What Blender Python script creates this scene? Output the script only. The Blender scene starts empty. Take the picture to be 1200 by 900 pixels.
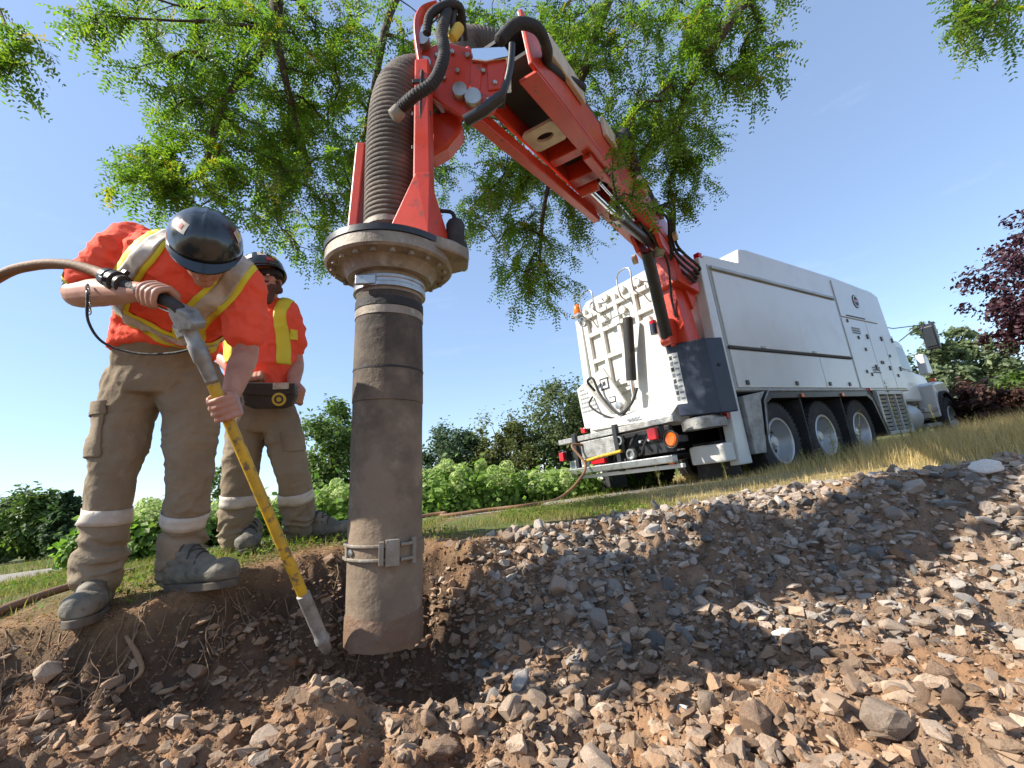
import bpy, bmesh, math, random
import numpy as np
from mathutils import Vector, Matrix, Quaternion
from mathutils.bvhtree import BVHTree

scene = bpy.context.scene
col = scene.collection
rng = np.random.default_rng(11)
random.seed(5)
V = Vector
R = math.radians

# ---------------------------------------------------------------- camera
FPX, PITCH, ROLL, CAMH = 545.0, R(11.6), R(7.6), 0.38
cd = bpy.data.cameras.new('camera'); cam = bpy.data.objects.new('camera', cd); col.objects.link(cam)
cd.sensor_width = 36; cd.lens = FPX / 1200 * 36; cd.clip_start = 0.05; cd.clip_end = 3000
Fv = V((0, math.cos(PITCH), math.sin(PITCH))); R0 = V((1, 0, 0)); U0 = R0.cross(Fv)
Rv = R0 * math.cos(ROLL) - U0 * math.sin(ROLL); Uv = R0 * math.sin(ROLL) + U0 * math.cos(ROLL)
cm = Matrix((Rv, Uv, -Fv)).transposed().to_4x4(); cm.translation = V((0, 0, CAMH)); cam.matrix_world = cm
scene.camera = cam
CO = V((0, 0, CAMH))
def ray(px, py): return Fv + Rv * ((px - 600) / FPX) + Uv * ((450 - py) / FPX)
def P(px, py, d): return CO + ray(px, py) * d          # photo pixel at a known distance -> place in metres

# ---------------------------------------------------------------- daylight
SUN_AZ, SUN_EL = R(-101), R(42)     # azimuth measured from +Y towards +X
w = bpy.data.worlds.new('World'); scene.world = w; w.use_nodes = True
nt = w.node_tree; nt.nodes.clear()
sky = nt.nodes.new('ShaderNodeTexSky'); sky.sky_type = 'NISHITA'; sky.sun_disc = False
sky.sun_elevation = SUN_EL; sky.sun_rotation = SUN_AZ
sky.altitude = 0; sky.air_density = 1.0; sky.dust_density = 0.45; sky.ozone_density = 3.5
bg = nt.nodes.new('ShaderNodeBackground'); bg.inputs[1].default_value = 0.15
wo = nt.nodes.new('ShaderNodeOutputWorld')
# thin wisps of high cloud, spread over the whole sky
geo = nt.nodes.new('ShaderNodeTexCoord'); mp = nt.nodes.new('ShaderNodeMapping'); mp.inputs['Scale'].default_value = (1.2, 2.6, 7.0)
mp.inputs['Rotation'].default_value = (0.1, 0.15, 0.5)
cn = nt.nodes.new('ShaderNodeTexNoise'); cn.inputs['Scale'].default_value = 2.2; cn.inputs['Detail'].default_value = 7; cn.inputs['Roughness'].default_value = 0.62
cr = nt.nodes.new('ShaderNodeMapRange'); cr.inputs[1].default_value = 0.60; cr.inputs[2].default_value = 0.95; cr.inputs[3].default_value = 0; cr.inputs[4].default_value = 0.30
mx = nt.nodes.new('ShaderNodeMix'); mx.data_type = 'RGBA'
nt.links.new(geo.outputs['Generated'], mp.inputs['Vector']); nt.links.new(mp.outputs[0], cn.inputs['Vector'])
nt.links.new(cn.outputs['Fac'], cr.inputs[0]); nt.links.new(cr.outputs[0], mx.inputs['Factor'])
hz_ = nt.nodes.new('ShaderNodeMix'); hz_.data_type = 'RGBA'; hz_.inputs['Factor'].default_value = 0.48; hz_.inputs['B'].default_value = (1.38, 1.80, 2.62, 1)      # even veil of high haze over the whole sky
nt.links.new(sky.outputs[0], hz_.inputs['A']); nt.links.new(hz_.outputs['Result'], mx.inputs['A']); mx.inputs['B'].default_value = (3.6, 3.9, 4.3, 1)
nt.links.new(mx.outputs['Result'], bg.inputs[0]); nt.links.new(bg.outputs[0], wo.inputs[0])
sd = bpy.data.lights.new('sun', 'SUN'); sd.energy = 4.6; sd.angle = R(0.53); sd.color = (1.0, 0.93, 0.82)
sun = bpy.data.objects.new('sun', sd); col.objects.link(sun)
SUNV = V((math.sin(SUN_AZ) * math.cos(SUN_EL), math.cos(SUN_AZ) * math.cos(SUN_EL), math.sin(SUN_EL)))
sun.rotation_euler = SUNV.to_track_quat('Z', 'Y').to_euler(); sun.location = (-9, 1, 9)
scene.view_settings.view_transform = 'Standard'; scene.view_settings.look = 'None'
scene.view_settings.exposure = 1.0; scene.view_settings.gamma = 1
scene.render.engine = 'CYCLES'

# ---------------------------------------------------------------- helpers
def tag(o, label=None, cat=None, group=None, kind=None):
    if label: o['label'] = label
    if cat: o['category'] = cat
    if group: o['group'] = group
    if kind: o['kind'] = kind
    return o
def empty(name, loc=(0, 0, 0), mat=None):
    o = bpy.data.objects.new(name, None); col.objects.link(o); o.empty_display_size = 0.1
    if mat is not None: o.matrix_world = mat
    else: o.location = loc
    return o
def link(name, me, parent=None):
    o = bpy.data.objects.new(name, me); col.objects.link(o); o.parent = parent; return o
def frame(d, up=V((0, 0, 1))):
    d = V(d).normalized(); up = V(up)
    if abs(d.dot(up.normalized())) > 0.98: up = V((1, 0, 0)) if abs(d.x) < 0.9 else V((0, 1, 0))
    a = up.cross(d).normalized(); b = d.cross(a); return d, a, b
def spline(pts, n=8):
    pts = [V(p) for p in pts]; out = []
    for i in range(len(pts) - 1):
        p0 = pts[max(i - 1, 0)]; p1 = pts[i]; p2 = pts[i + 1]; p3 = pts[min(i + 2, len(pts) - 1)]
        for k in range(n):
            t = k / n
            out.append(0.5 * ((2 * p1) + (p2 - p0) * t + (2 * p0 - 5 * p1 + 4 * p2 - p3) * t * t + (3 * p1 - p0 - 3 * p2 + p3) * t ** 3))
    out.append(pts[-1]); return out
def interp(vals, n):
    vals = np.asarray(vals, float); return np.interp(np.linspace(0, len(vals) - 1, n), range(len(vals)), vals)

class MB:
    """collects the shapes of ONE part"""
    def __init__(s): s.v = []; s.f = []
    def add(s, vs, fs):
        b = len(s.v); s.v += [V(p) for p in vs]; s.f += [tuple(i + b for i in f) for f in fs]; return s
    def box(s, c, size, rot=None):
        c = V(c); h = V(size) / 2
        vs = [V((x * h.x, y * h.y, z * h.z)) for x in (-1, 1) for y in (-1, 1) for z in (-1, 1)]
        if rot is not None: vs = [rot @ p for p in vs]
        return s.add([p + c for p in vs], [(0, 1, 3, 2), (4, 6, 7, 5), (0, 4, 5, 1), (2, 3, 7, 6), (0, 2, 6, 4), (1, 5, 7, 3)])
    def bb(s, x0, x1, y0, y1, z0, z1): return s.box(((x0 + x1) / 2, (y0 + y1) / 2, (z0 + z1) / 2), (abs(x1 - x0), abs(y1 - y0), abs(z1 - z0)))
    def bar(s, p0, p1, w, h, up=(0, 0, 1), w1=None, h1=None):
        p0 = V(p0); p1 = V(p1); d, a, b = frame(p1 - p0, up); w1 = w if w1 is None else w1; h1 = h if h1 is None else h1
        vs = [p0 + a * (w / 2 * i) + b * (h / 2 * j) for i, j in ((-1, -1), (1, -1), (1, 1), (-1, 1))] + [p1 + a * (w1 / 2 * i) + b * (h1 / 2 * j) for i, j in ((-1, -1), (1, -1), (1, 1), (-1, 1))]
        return s.add(vs, [(3, 2, 1, 0), (4, 5, 6, 7), (0, 1, 5, 4), (1, 2, 6, 5), (2, 3, 7, 6), (3, 0, 4, 7)])
    def tube(s, pts, r, seg=10, caps=True, flat=1.0, up=(0, 0, 1)):
        pts = [V(p) for p in pts]; n = len(pts)
        rr = interp(r, n) if hasattr(r, '__len__') else np.full(n, r)
        d = (pts[1] - pts[0]); _, a, b = frame(d, up); vs = []; pd = d.normalized()
        for i, p in enumerate(pts):
            t = (pts[min(i + 1, n - 1)] - pts[max(i - 1, 0)])
            t = t.normalized() if t.length > 1e-9 else pd
            q = pd.rotation_difference(t); a = (q @ a).normalized(); b = t.cross(a).normalized(); pd = t
            for k in range(seg):
                an = 2 * math.pi * k / seg; vs.append(p + a * (math.cos(an) * rr[i]) + b * (math.sin(an) * rr[i] * flat))
        fs = [(i * seg + k, i * seg + (k + 1) % seg, (i + 1) * seg + (k + 1) % seg, (i + 1) * seg + k) for i in range(n - 1) for k in range(seg)]
        if caps: fs += [tuple(range(seg))[::-1], tuple(range((n - 1) * seg, n * seg))]
        return s.add(vs, fs)
    def rod(s, p0, p1, r, r1=None, seg=12): return s.tube([p0, p1], [r, r if r1 is None else r1], seg)
    def lathe(s, prof, o, ax, seg=24):       # prof: (radius, distance along the axis)
        o = V(o); d, a, b = frame(ax); n = len(prof); vs = []
        for r, t in prof:
            for k in range(seg):
                an = 2 * math.pi * k / seg; vs.append(o + d * t + (a * math.cos(an) + b * math.sin(an)) * r)
        fs = [(i * seg + k, i * seg + (k + 1) % seg, (i + 1) * seg + (k + 1) % seg, (i + 1) * seg + k) for i in range(n - 1) for k in range(seg)]
        if prof[0][0] > 1e-6: fs.append(tuple(range(seg))[::-1])
        if prof[-1][0] > 1e-6: fs.append(tuple(range((n - 1) * seg, n * seg)))
        return s.add(vs, fs)
    def prism(s, poly, ex):
        poly = [V(p) for p in poly]; ex = V(ex); n = len(poly)
        return s.add(poly + [p + ex for p in poly], [tuple(range(n))[::-1], tuple(range(n, 2 * n))] + [(i, (i + 1) % n, n + (i + 1) % n, n + i) for i in range(n)])
    def loft(s, secs, seg=20, caps=True, pw=2.0):   # secs: (centre, lateral axis, other axis, a, b)
        vs = []
        for c, la, nb, a, b in secs:
            for k in range(seg):
                an = 2 * math.pi * k / seg; ca, sa = math.cos(an), math.sin(an)
                vs.append(V(c) + V(la) * (a * math.copysign(abs(ca) ** (2 / pw), ca)) + V(nb) * (b * math.copysign(abs(sa) ** (2 / pw), sa)))
        n = len(secs)
        fs = [(i * seg + k, i * seg + (k + 1) % seg, (i + 1) * seg + (k + 1) % seg, (i + 1) * seg + k) for i in range(n - 1) for k in range(seg)]
        if caps: fs += [tuple(range(seg))[::-1], tuple(range((n - 1) * seg, n * seg))]
        return s.add(vs, fs)
    def ball(s, c, r, ax=None, seg=14, rings=9, z0=-1.0, z1=1.0):   # ellipsoid, ax = 3 axis vectors
        c = V(c); ax = ax or (V((1, 0, 0)), V((0, 1, 0)), V((0, 0, 1)))
        r = (r, r, r) if not hasattr(r, '__len__') else r; vs = []
        for i in range(rings + 1):
            ph = math.pi * i / rings; zz = -math.cos(ph); q = math.sin(ph)
            q = max(q, 0.02)
            for k in range(seg):
                an = 2 * math.pi * k / seg
                vs.append(c + ax[0] * (r[0] * q * math.cos(an)) + ax[1] * (r[1] * q * math.sin(an)) + ax[2] * (r[2] * zz))
        fs = [(i * seg + k, i * seg + (k + 1) % seg, (i + 1) * seg + (k + 1) % seg, (i + 1) * seg + k) for i in range(rings) for k in range(seg)]
        fs += [tuple(range(seg))[::-1], tuple(range(rings * seg, (rings + 1) * seg))]
        return s.add(vs, fs)
    def mesh(s, name='m', xf=None):
        me = bpy.data.meshes.new(name); vs = s.v if xf is None else [xf @ p for p in s.v]
        me.from_pydata([tuple(p) for p in vs], [], s.f); return me
    def build(s, name, mat, parent=None, smooth=None, bevel=0, xf=None, label=None, kind=None):
        me = s.mesh(name, xf)
        bm = bmesh.new(); bm.from_mesh(me); bmesh.ops.recalc_face_normals(bm, faces=bm.faces); bm.to_mesh(me); bm.free()
        if mat: me.materials.append(M[mat] if isinstance(mat, str) else mat)
        if smooth is not None:
            me.shade_smooth(); me.set_sharp_from_angle(angle=R(smooth))
        o = link(name, me, parent)
        if bevel:
            b = o.modifiers.new('bevel', 'BEVEL'); b.width = bevel; b.segments = 2; b.limit_method = 'ANGLE'; b.angle_limit = R(35)
        if label: o['label'] = label
        if kind: o['kind'] = kind
        return o
def np_mesh(name, v, faces, mat, parent=None, smooth=False, attr=None):
    """v (n,3); faces (m,k) constant k"""
    me = bpy.data.meshes.new(name); v = np.asarray(v, np.float32); faces = np.asarray(faces, np.int32); m, k = faces.shape
    me.vertices.add(len(v)); me.vertices.foreach_set('co', v.ravel())
    me.loops.add(m * k); me.loops.foreach_set('vertex_index', faces.ravel())
    me.polygons.add(m); me.polygons.foreach_set('loop_start', np.arange(0, m * k, k, dtype=np.int32))
    try: me.polygons.foreach_set('loop_total', np.full(m, k, np.int32))
    except Exception: pass
    me.polygons.foreach_set('use_smooth', np.full(m, bool(smooth)))
    if attr is not None:
        a = me.color_attributes.new('tone', 'FLOAT_COLOR', 'POINT')
        c = np.ones((len(v), 4), np.float32); c[:, :attr.shape[1]] = attr; a.data.foreach_set('color', c.ravel())
    me.update(calc_edges=True); me.validate()
    if mat: me.materials.append(M[mat] if isinstance(mat, str) else mat)
    return link(name, me, parent)

def _h(ix, iy, iz, s):
    n = (ix * 374761393 + iy * 668265263 + iz * 2147483647 + s * 144665) & 0xFFFFFFFF
    n = ((n ^ (n >> 13)) * 1274126177) & 0xFFFFFFFF
    n = ((n ^ (n >> 16)) * 2246822519) & 0xFFFFFFFF
    return ((n ^ (n >> 15)) & 0xFFFFFF) / float(0xFFFFFF) * 2 - 1
def noise(p, s=0):
    p = np.asarray(p, float); i = np.floor(p).astype(np.int64); f = p - i; f = f * f * (3 - 2 * f); o = 0
    for a in (0, 1):
        for b in (0, 1):
            for c in (0, 1):
                wgt = (f[:, 0] if a else 1 - f[:, 0]) * (f[:, 1] if b else 1 - f[:, 1]) * (f[:, 2] if c else 1 - f[:, 2])
                o = o + wgt * _h(i[:, 0] + a, i[:, 1] + b, i[:, 2] + c, s)
    return o
def fbm(p, s=0, oct=4, g=0.5):
    o = 0; a = 1.0; p = np.asarray(p, float)
    for k in range(oct): o = o + a * noise(p * 2 ** k + k * 17.3, s + k); a *= g
    return o

# ---------------------------------------------------------------- materials
M = {}
def mat(name, c, rough=0.6, metal=0.0, c2=None, scale=8.0, lo=0.4, hi=0.65, bump=0.0, bscale=60.0, c3=None, s3=25.0, lo3=0.55, hi3=0.7,
        spec=0.5, coat=0.0, tone=False, trans=0.0, rand=0.0, dist=0.02):
    m = bpy.data.materials.new(name); m.use_nodes = True; n = m.node_tree; b = n.nodes['Principled BSDF']; L = n.links.new
    b.inputs['Roughness'].default_value = rough; b.inputs['Metallic'].default_value = metal; b.inputs['Specular IOR Level'].default_value = spec
    if coat: b.inputs['Coat Weight'].default_value = coat; b.inputs['Coat Roughness'].default_value = 0.12
    tc = n.nodes.new('ShaderNodeTexCoord'); src = None
    def rgb(c): 
        x = n.nodes.new('ShaderNodeRGB'); x.outputs[0].default_value = (*c, 1); return x.outputs[0]
    def nz(sc, det=6):
        x = n.nodes.new('ShaderNodeTexNoise'); x.inputs['Scale'].default_value = sc; x.inputs['Detail'].default_value = det; x.inputs['Roughness'].default_value = 0.6
        L(tc.outputs['Object'], x.inputs['Vector']); return x.outputs['Fac']
    def mr(v, a, bb, x0=0.0, x1=1.0):
        x = n.nodes.new('ShaderNodeMapRange'); x.inputs[1].default_value = a; x.inputs[2].default_value = bb; x.inputs[3].default_value = x0; x.inputs[4].default_value = x1; L(v, x.inputs[0]); return x.outputs[0]
    def mix(f, a, bb, mode='MIX'):
        x = n.nodes.new('ShaderNodeMix'); x.data_type = 'RGBA'; x.blend_type = mode
        if isinstance(f, float): x.inputs['Factor'].default_value = f
        else: L(f, x.inputs['Factor'])
        L(a, x.inputs['A']); L(bb, x.inputs['B']); return x.outputs['Result']
    src = rgb(c)
    if tone:
        a = n.nodes.new('ShaderNodeVertexColor'); a.layer_name = 'tone'; src = a.outputs['Color']
    if c2 is not None: src = mix(mr(nz(scale), lo, hi), src, rgb(c2))
    if c3 is not None: src = mix(mr(nz(s3), lo3, hi3), src, rgb(c3))
    if rand:
        oi = n.nodes.new('ShaderNodeObjectInfo'); hs = n.nodes.new('ShaderNodeHueSaturation')
        L(mr(oi.outputs['Random'], 0, 1, 1 - rand, 1 + rand), hs.inputs['Value']); L(src, hs.inputs['Color']); src = hs.outputs[0]
    L(src, b.inputs['Base Color'])
    if bump:
        bu = n.nodes.new('ShaderNodeBump'); bu.inputs['Strength'].default_value = bump; bu.inputs['Distance'].default_value = dist
        L(nz(bscale, 8), bu.inputs['Height']); L(bu.outputs[0], b.inputs['Normal'])
    if trans:
        out = n.nodes['Material Output']; t = n.nodes.new('ShaderNodeBsdfTranslucent'); ms = n.nodes.new('ShaderNodeMixShader'); ms.inputs[0].default_value = trans
        hs = n.nodes.new('ShaderNodeHueSaturation'); hs.inputs['Hue'].default_value = 0.505; hs.inputs['Saturation'].default_value = 1.1; hs.inputs['Value'].default_value = 1.9; L(src, hs.inputs['Color']); L(hs.outputs[0], t.inputs['Color'])
        L(b.outputs[0], ms.inputs[1]); L(t.outputs[0], ms.inputs[2]); L(ms.outputs[0], out.inputs[0])
    M[name] = m; return m
mat('soil', (0.16, 0.09, 0.05), 0.95, tone=True, c3=(0.30, 0.19, 0.11), s3=30, lo3=0.56, hi3=0.8, bump=0.9, bscale=90, dist=0.012, spec=0.2)
mat('gravel_path', (0.27, 0.245, 0.21), 0.95, c2=(0.36, 0.325, 0.28), scale=30, c3=(0.16, 0.15, 0.13), s3=90, bump=0.6, bscale=150, spec=0.2)
mat('stone_grey', (0.338, 0.312, 0.281), 0.9, c2=(0.45, 0.40, 0.345), scale=14, c3=(0.312, 0.213, 0.138), s3=40, bump=0.5, bscale=70, rand=0.4, spec=0.3)
mat('stone_dark', (0.12, 0.118, 0.115), 0.85, c2=(0.20, 0.19, 0.175), scale=12, bump=0.5, bscale=70, rand=0.3, spec=0.3)
mat('stone_brown', (0.312, 0.206, 0.138), 0.95, c2=(0.425, 0.319, 0.237), scale=12, c3=(0.250, 0.131, 0.069), s3=22, lo3=0.48, hi3=0.66, bump=0.7, bscale=60, rand=0.3, spec=0.2)
mat('stone_tan', (0.450, 0.375, 0.300), 0.95, c2=(0.350, 0.225, 0.144), scale=16, bump=0.6, bscale=60, rand=0.3, spec=0.2)
mat('stone_white', (0.66, 0.64, 0.60), 0.8, c2=(0.42, 0.36, 0.30), scale=18, lo=0.5, hi=0.72, bump=0.4, rand=0.15)
mat('pebbles', (0.3, 0.25, 0.2), 0.95, tone=True, bump=0.5, bscale=90, spec=0.2)
mat('white_paint', (0.60, 0.615, 0.60), 0.35, c2=(0.52, 0.525, 0.50), scale=1.6, lo=0.5, hi=0.75, c3=(0.50, 0.47, 0.41), s3=7, lo3=0.62, hi3=0.85, bump=0.03, bscale=4, coat=0.3)
mat('white_grimy', (0.62, 0.61, 0.57), 0.45, c2=(0.55, 0.51, 0.43), scale=4, lo=0.5, hi=0.8, c3=(0.30, 0.26, 0.21), s3=9, lo3=0.62, hi3=0.8, bump=0.05, bscale=20)
mat('grey_trim', (0.30, 0.33, 0.33), 0.4, c2=(0.40, 0.42, 0.41), scale=3)
mat('dark_gap', (0.03, 0.032, 0.033), 0.7)
mat('black_rubber', (0.022, 0.022, 0.024), 0.75, c2=(0.07, 0.062, 0.052), scale=7, lo=0.5, hi=0.8, bump=0.3, bscale=80)
mat('black_steel', (0.02, 0.021, 0.024), 0.4, c2=(0.06, 0.055, 0.05), scale=10, lo=0.55, hi=0.8, bump=0.05)
mat('navy_paint', (0.012, 0.020, 0.044), 0.4, c2=(0.022, 0.032, 0.058), scale=3)
mat('tyre', (0.025, 0.025, 0.026), 0.85, c2=(0.075, 0.065, 0.052), scale=5, lo=0.5, hi=0.8, bump=0.3, bscale=50)
mat('alloy', (0.50, 0.505, 0.51), 0.45, metal=0.6, c2=(0.45, 0.43, 0.40), scale=6, lo=0.55, hi=0.8)
mat('steel', (0.42, 0.42, 0.41), 0.35, metal=0.85, c2=(0.24, 0.21, 0.18), scale=12, lo=0.5, hi=0.75, bump=0.1)
mat('bright_rod', (0.75, 0.76, 0.78), 0.12, metal=1.0)
mat('tread_plate', (0.36, 0.36, 0.35), 0.45, metal=0.5, c2=(0.2, 0.19, 0.17), scale=9, bump=0.5, bscale=60)
mat('red_paint', (0.60, 0.055, 0.022), 0.38, c2=(0.50, 0.042, 0.018), scale=4, c3=(0.17, 0.06, 0.04), s3=17, lo3=0.58, hi3=0.72, bump=0.06, bscale=40, coat=0.1)
mat('beige_plate', (0.60, 0.52, 0.40), 0.5, c2=(0.44, 0.37, 0.28), scale=9, bump=0.05)
mat('suction_hose', (0.075, 0.063, 0.052), 0.75, c2=(0.16, 0.125, 0.095), scale=7, lo=0.42, hi=0.72, bump=0.25, bscale=60)
mat('muddy_tube', (0.21, 0.155, 0.105), 0.85, c2=(0.075, 0.066, 0.06), scale=4.2, lo=0.44, hi=0.66, c3=(0.33, 0.255, 0.18), s3=9, lo3=0.58, hi3=0.72, bump=0.5, bscale=28, dist=0.012)
mat('muddy_dark', (0.042, 0.036, 0.031), 0.8, c2=(0.13, 0.098, 0.07), scale=6, lo=0.50, hi=0.75, c3=(0.26, 0.20, 0.14), s3=14, lo3=0.62, hi3=0.75, bump=0.5, bscale=28, dist=0.012)
mat('mud_wet', (0.17, 0.10, 0.06), 0.6, c2=(0.21, 0.135, 0.085), scale=9, bump=0.5, bscale=30)
mat('muddy_steel', (0.299, 0.258, 0.204), 0.6, metal=0.2, c2=(0.184, 0.150, 0.112), scale=9, lo=0.4, hi=0.65, c3=(0.340, 0.326, 0.299), s3=20, bump=0.2, bscale=60)
mat('amber', (0.80, 0.16, 0.015), 0.25)
mat('red_lens', (0.50, 0.012, 0.02), 0.2)
mat('glass', (0.03, 0.035, 0.04), 0.06, spec=0.8)
mat('paper', (0.72, 0.72, 0.70), 0.6, c2=(0.6, 0.6, 0.57), scale=20)
mat('ink', (0.03, 0.03, 0.035), 0.6)
mat('lettering_grey', (0.2, 0.22, 0.25), 0.5)
mat('shirt', (0.92, 0.115, 0.062), 0.85, c2=(0.84, 0.090, 0.046), scale=5, lo=0.45, hi=0.8, c3=(0.25, 0.04, 0.02), s3=14, lo3=0.72, hi3=0.82, bump=0.45, bscale=70, dist=0.005, spec=0.2)
mat('stripe_yellow', (0.72, 0.62, 0.03), 0.6, bump=0.15, bscale=300, dist=0.002)
mat('stripe_silver', (0.52, 0.46, 0.38), 0.5, c2=(0.38, 0.32, 0.25), scale=20, bump=0.15, bscale=300, dist=0.002)
mat('trousers', (0.292, 0.232, 0.162), 0.92, c2=(0.216, 0.167, 0.113), scale=5, lo=0.42, hi=0.7, c3=(0.324, 0.265, 0.194), s3=11, lo3=0.6, hi3=0.8, bump=0.55, bscale=75, dist=0.006, spec=0.15)
mat('trouser_band', (0.60, 0.54, 0.46), 0.6, c2=(0.46, 0.40, 0.33), scale=12, bump=0.1)
mat('skin', (0.47, 0.235, 0.155), 0.55, c2=(0.37, 0.155, 0.10), scale=14, lo=0.42, hi=0.72, bump=0.15, bscale=140, dist=0.004)
mat('beard', (0.10, 0.045, 0.022), 0.8, bump=0.8, bscale=120)
mat('boot', (0.125, 0.115, 0.09), 0.7, c2=(0.25, 0.215, 0.16), scale=9, lo=0.42, hi=0.7, c3=(0.06, 0.055, 0.05), s3=20, bump=0.3, bscale=70)
mat('boot_sole', (0.13, 0.105, 0.078), 0.9, c2=(0.07, 0.058, 0.045), scale=12)
mat('lace', (0.05, 0.047, 0.04), 0.8)
mat('helmet', (0.012, 0.017, 0.019), 0.24, c2=(0.05, 0.052, 0.05), scale=7, lo=0.56, hi=0.85, coat=0.5)
mat('sticker', (0.62, 0.58, 0.50), 0.6, c2=(0.40, 0.33, 0.25), scale=30)
mat('sticker_red', (0.42, 0.05, 0.04), 0.6)
mat('leather', (0.035, 0.028, 0.023), 0.6, c2=(0.08, 0.062, 0.047), scale=14, lo=0.5, hi=0.75, bump=0.2)
mat('badge_gold', (0.62, 0.45, 0.06), 0.5)
mat('eye_white', (0.7, 0.68, 0.65), 0.3)
mat('lance_yellow', (0.64, 0.38, 0.018), 0.5, c2=(0.46, 0.28, 0.03), scale=14, c3=(0.18, 0.12, 0.065), s3=30, lo3=0.54, hi3=0.64, bump=0.1)
mat('lance_grey', (0.30, 0.30, 0.285), 0.5, metal=0.4, c2=(0.17, 0.155, 0.135), scale=22, lo=0.45, hi=0.7, bump=0.1)
mat('air_hose', (0.21, 0.105, 0.05), 0.7, c2=(0.14, 0.085, 0.05), scale=9, lo=0.45, hi=0.7, bump=0.2, bscale=90)
mat('bark', (0.055, 0.038, 0.028), 0.9, c2=(0.10, 0.072, 0.055), scale=22, bump=0.8, bscale=45)
mat('leaf_locust', (0.09, 0.17, 0.025), 0.5, tone=True, trans=0.55, spec=0.35)
mat('leaf', (0.06, 0.11, 0.02), 0.55, tone=True, trans=0.35, spec=0.3)
mat('purple_leaf', (0.05, 0.018, 0.03), 0.5, tone=True, trans=0.25, spec=0.35)
mat('bloom', (0.40, 0.44, 0.22), 0.8, tone=True, trans=0.3)
mat('grass', (0.13, 0.17, 0.03), 0.7, tone=True, trans=0.3, spec=0.2)
mat('root', (0.30, 0.20, 0.12), 0.9, c2=(0.18, 0.11, 0.07), scale=20)
mat('dry_leaf', (0.20, 0.09, 0.045), 0.8, bump=0.6)

# the tube: black rubber above, dried mud thickening towards its mouth
def tube_material(name, z0, z1):
    m = mat(name, (0.235, 0.175, 0.12), 0.85, c2=(0.145, 0.108, 0.075), scale=5, lo=0.42, hi=0.7, c3=(0.32, 0.25, 0.175), s3=11, lo3=0.58, hi3=0.74, bump=0.6, bscale=24, dist=0.014)
    n = m.node_tree; L = n.links.new; b = n.nodes['Principled BSDF']; src = b.inputs['Base Color'].links[0].from_socket
    tc = n.nodes.new('ShaderNodeTexCoord'); sx = n.nodes.new('ShaderNodeSeparateXYZ'); L(tc.outputs['Object'], sx.inputs[0])
    nz = n.nodes.new('ShaderNodeTexNoise'); nz.inputs['Scale'].default_value = 5; nz.inputs['Detail'].default_value = 7; nz.inputs['Roughness'].default_value = 0.65; L(tc.outputs['Object'], nz.inputs['Vector'])
    ma = n.nodes.new('ShaderNodeMath'); ma.operation = 'MULTIPLY_ADD'; ma.inputs[1].default_value = 1.5; L(nz.outputs['Fac'], ma.inputs[0]); L(sx.outputs['Z'], ma.inputs[2])
    mr = n.nodes.new('ShaderNodeMapRange'); mr.inputs[1].default_value = z0 + 0.75; mr.inputs[2].default_value = z1 + 0.75; L(ma.outputs[0], mr.inputs[0])
    mx = n.nodes.new('ShaderNodeMix'); mx.data_type = 'RGBA'; mx.inputs['B'].default_value = (0.045, 0.038, 0.032, 1); L(mr.outputs[0], mx.inputs['Factor']); L(src, mx.inputs['A']); L(mx.outputs['Result'], b.inputs['Base Color'])
tube_material('muddy_tube', 0.45, 1.45)
# ---------------------------------------------------------------- terrain: meadow, trench, spoil
CX = np.array([-9, -3.2, -2.3, -1.95, -1.6, -1.38, -1.12, -0.85, -0.55, -0.3, 0.0, 0.5, 1.1, 1.9, 2.7, 4.0, 9.0])
CY = np.array([1.7, 1.72, 1.82, 1.86, 1.84, 1.98, 2.28, 2.42, 2.44, 2.36, 2.5, 2.62, 2.66, 2.62, 2.55, 2.5, 2.5])
PATH = [V((-30, 1.5, 0)), V((-14, 3.6, 0)), V((-6, 4.75, 0)), V((-2, 5.2, 0)), V((1.2, 5.75, 0)), V((3.2, 7.6, 0)), V((7.2, 10.8, 0)), V((14, 14.6, 0)), V((30, 22, 0)), V((60, 38, 0))]
PATHS = spline(PATH, 10)
_px = np.array([p.x for p in PATHS]); _py = np.array([p.y for p in PATHS])
def sm(a, b, x): t = np.clip((x - a) / (b - a), 0, 1); return t * t * (3 - 2 * t)
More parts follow.
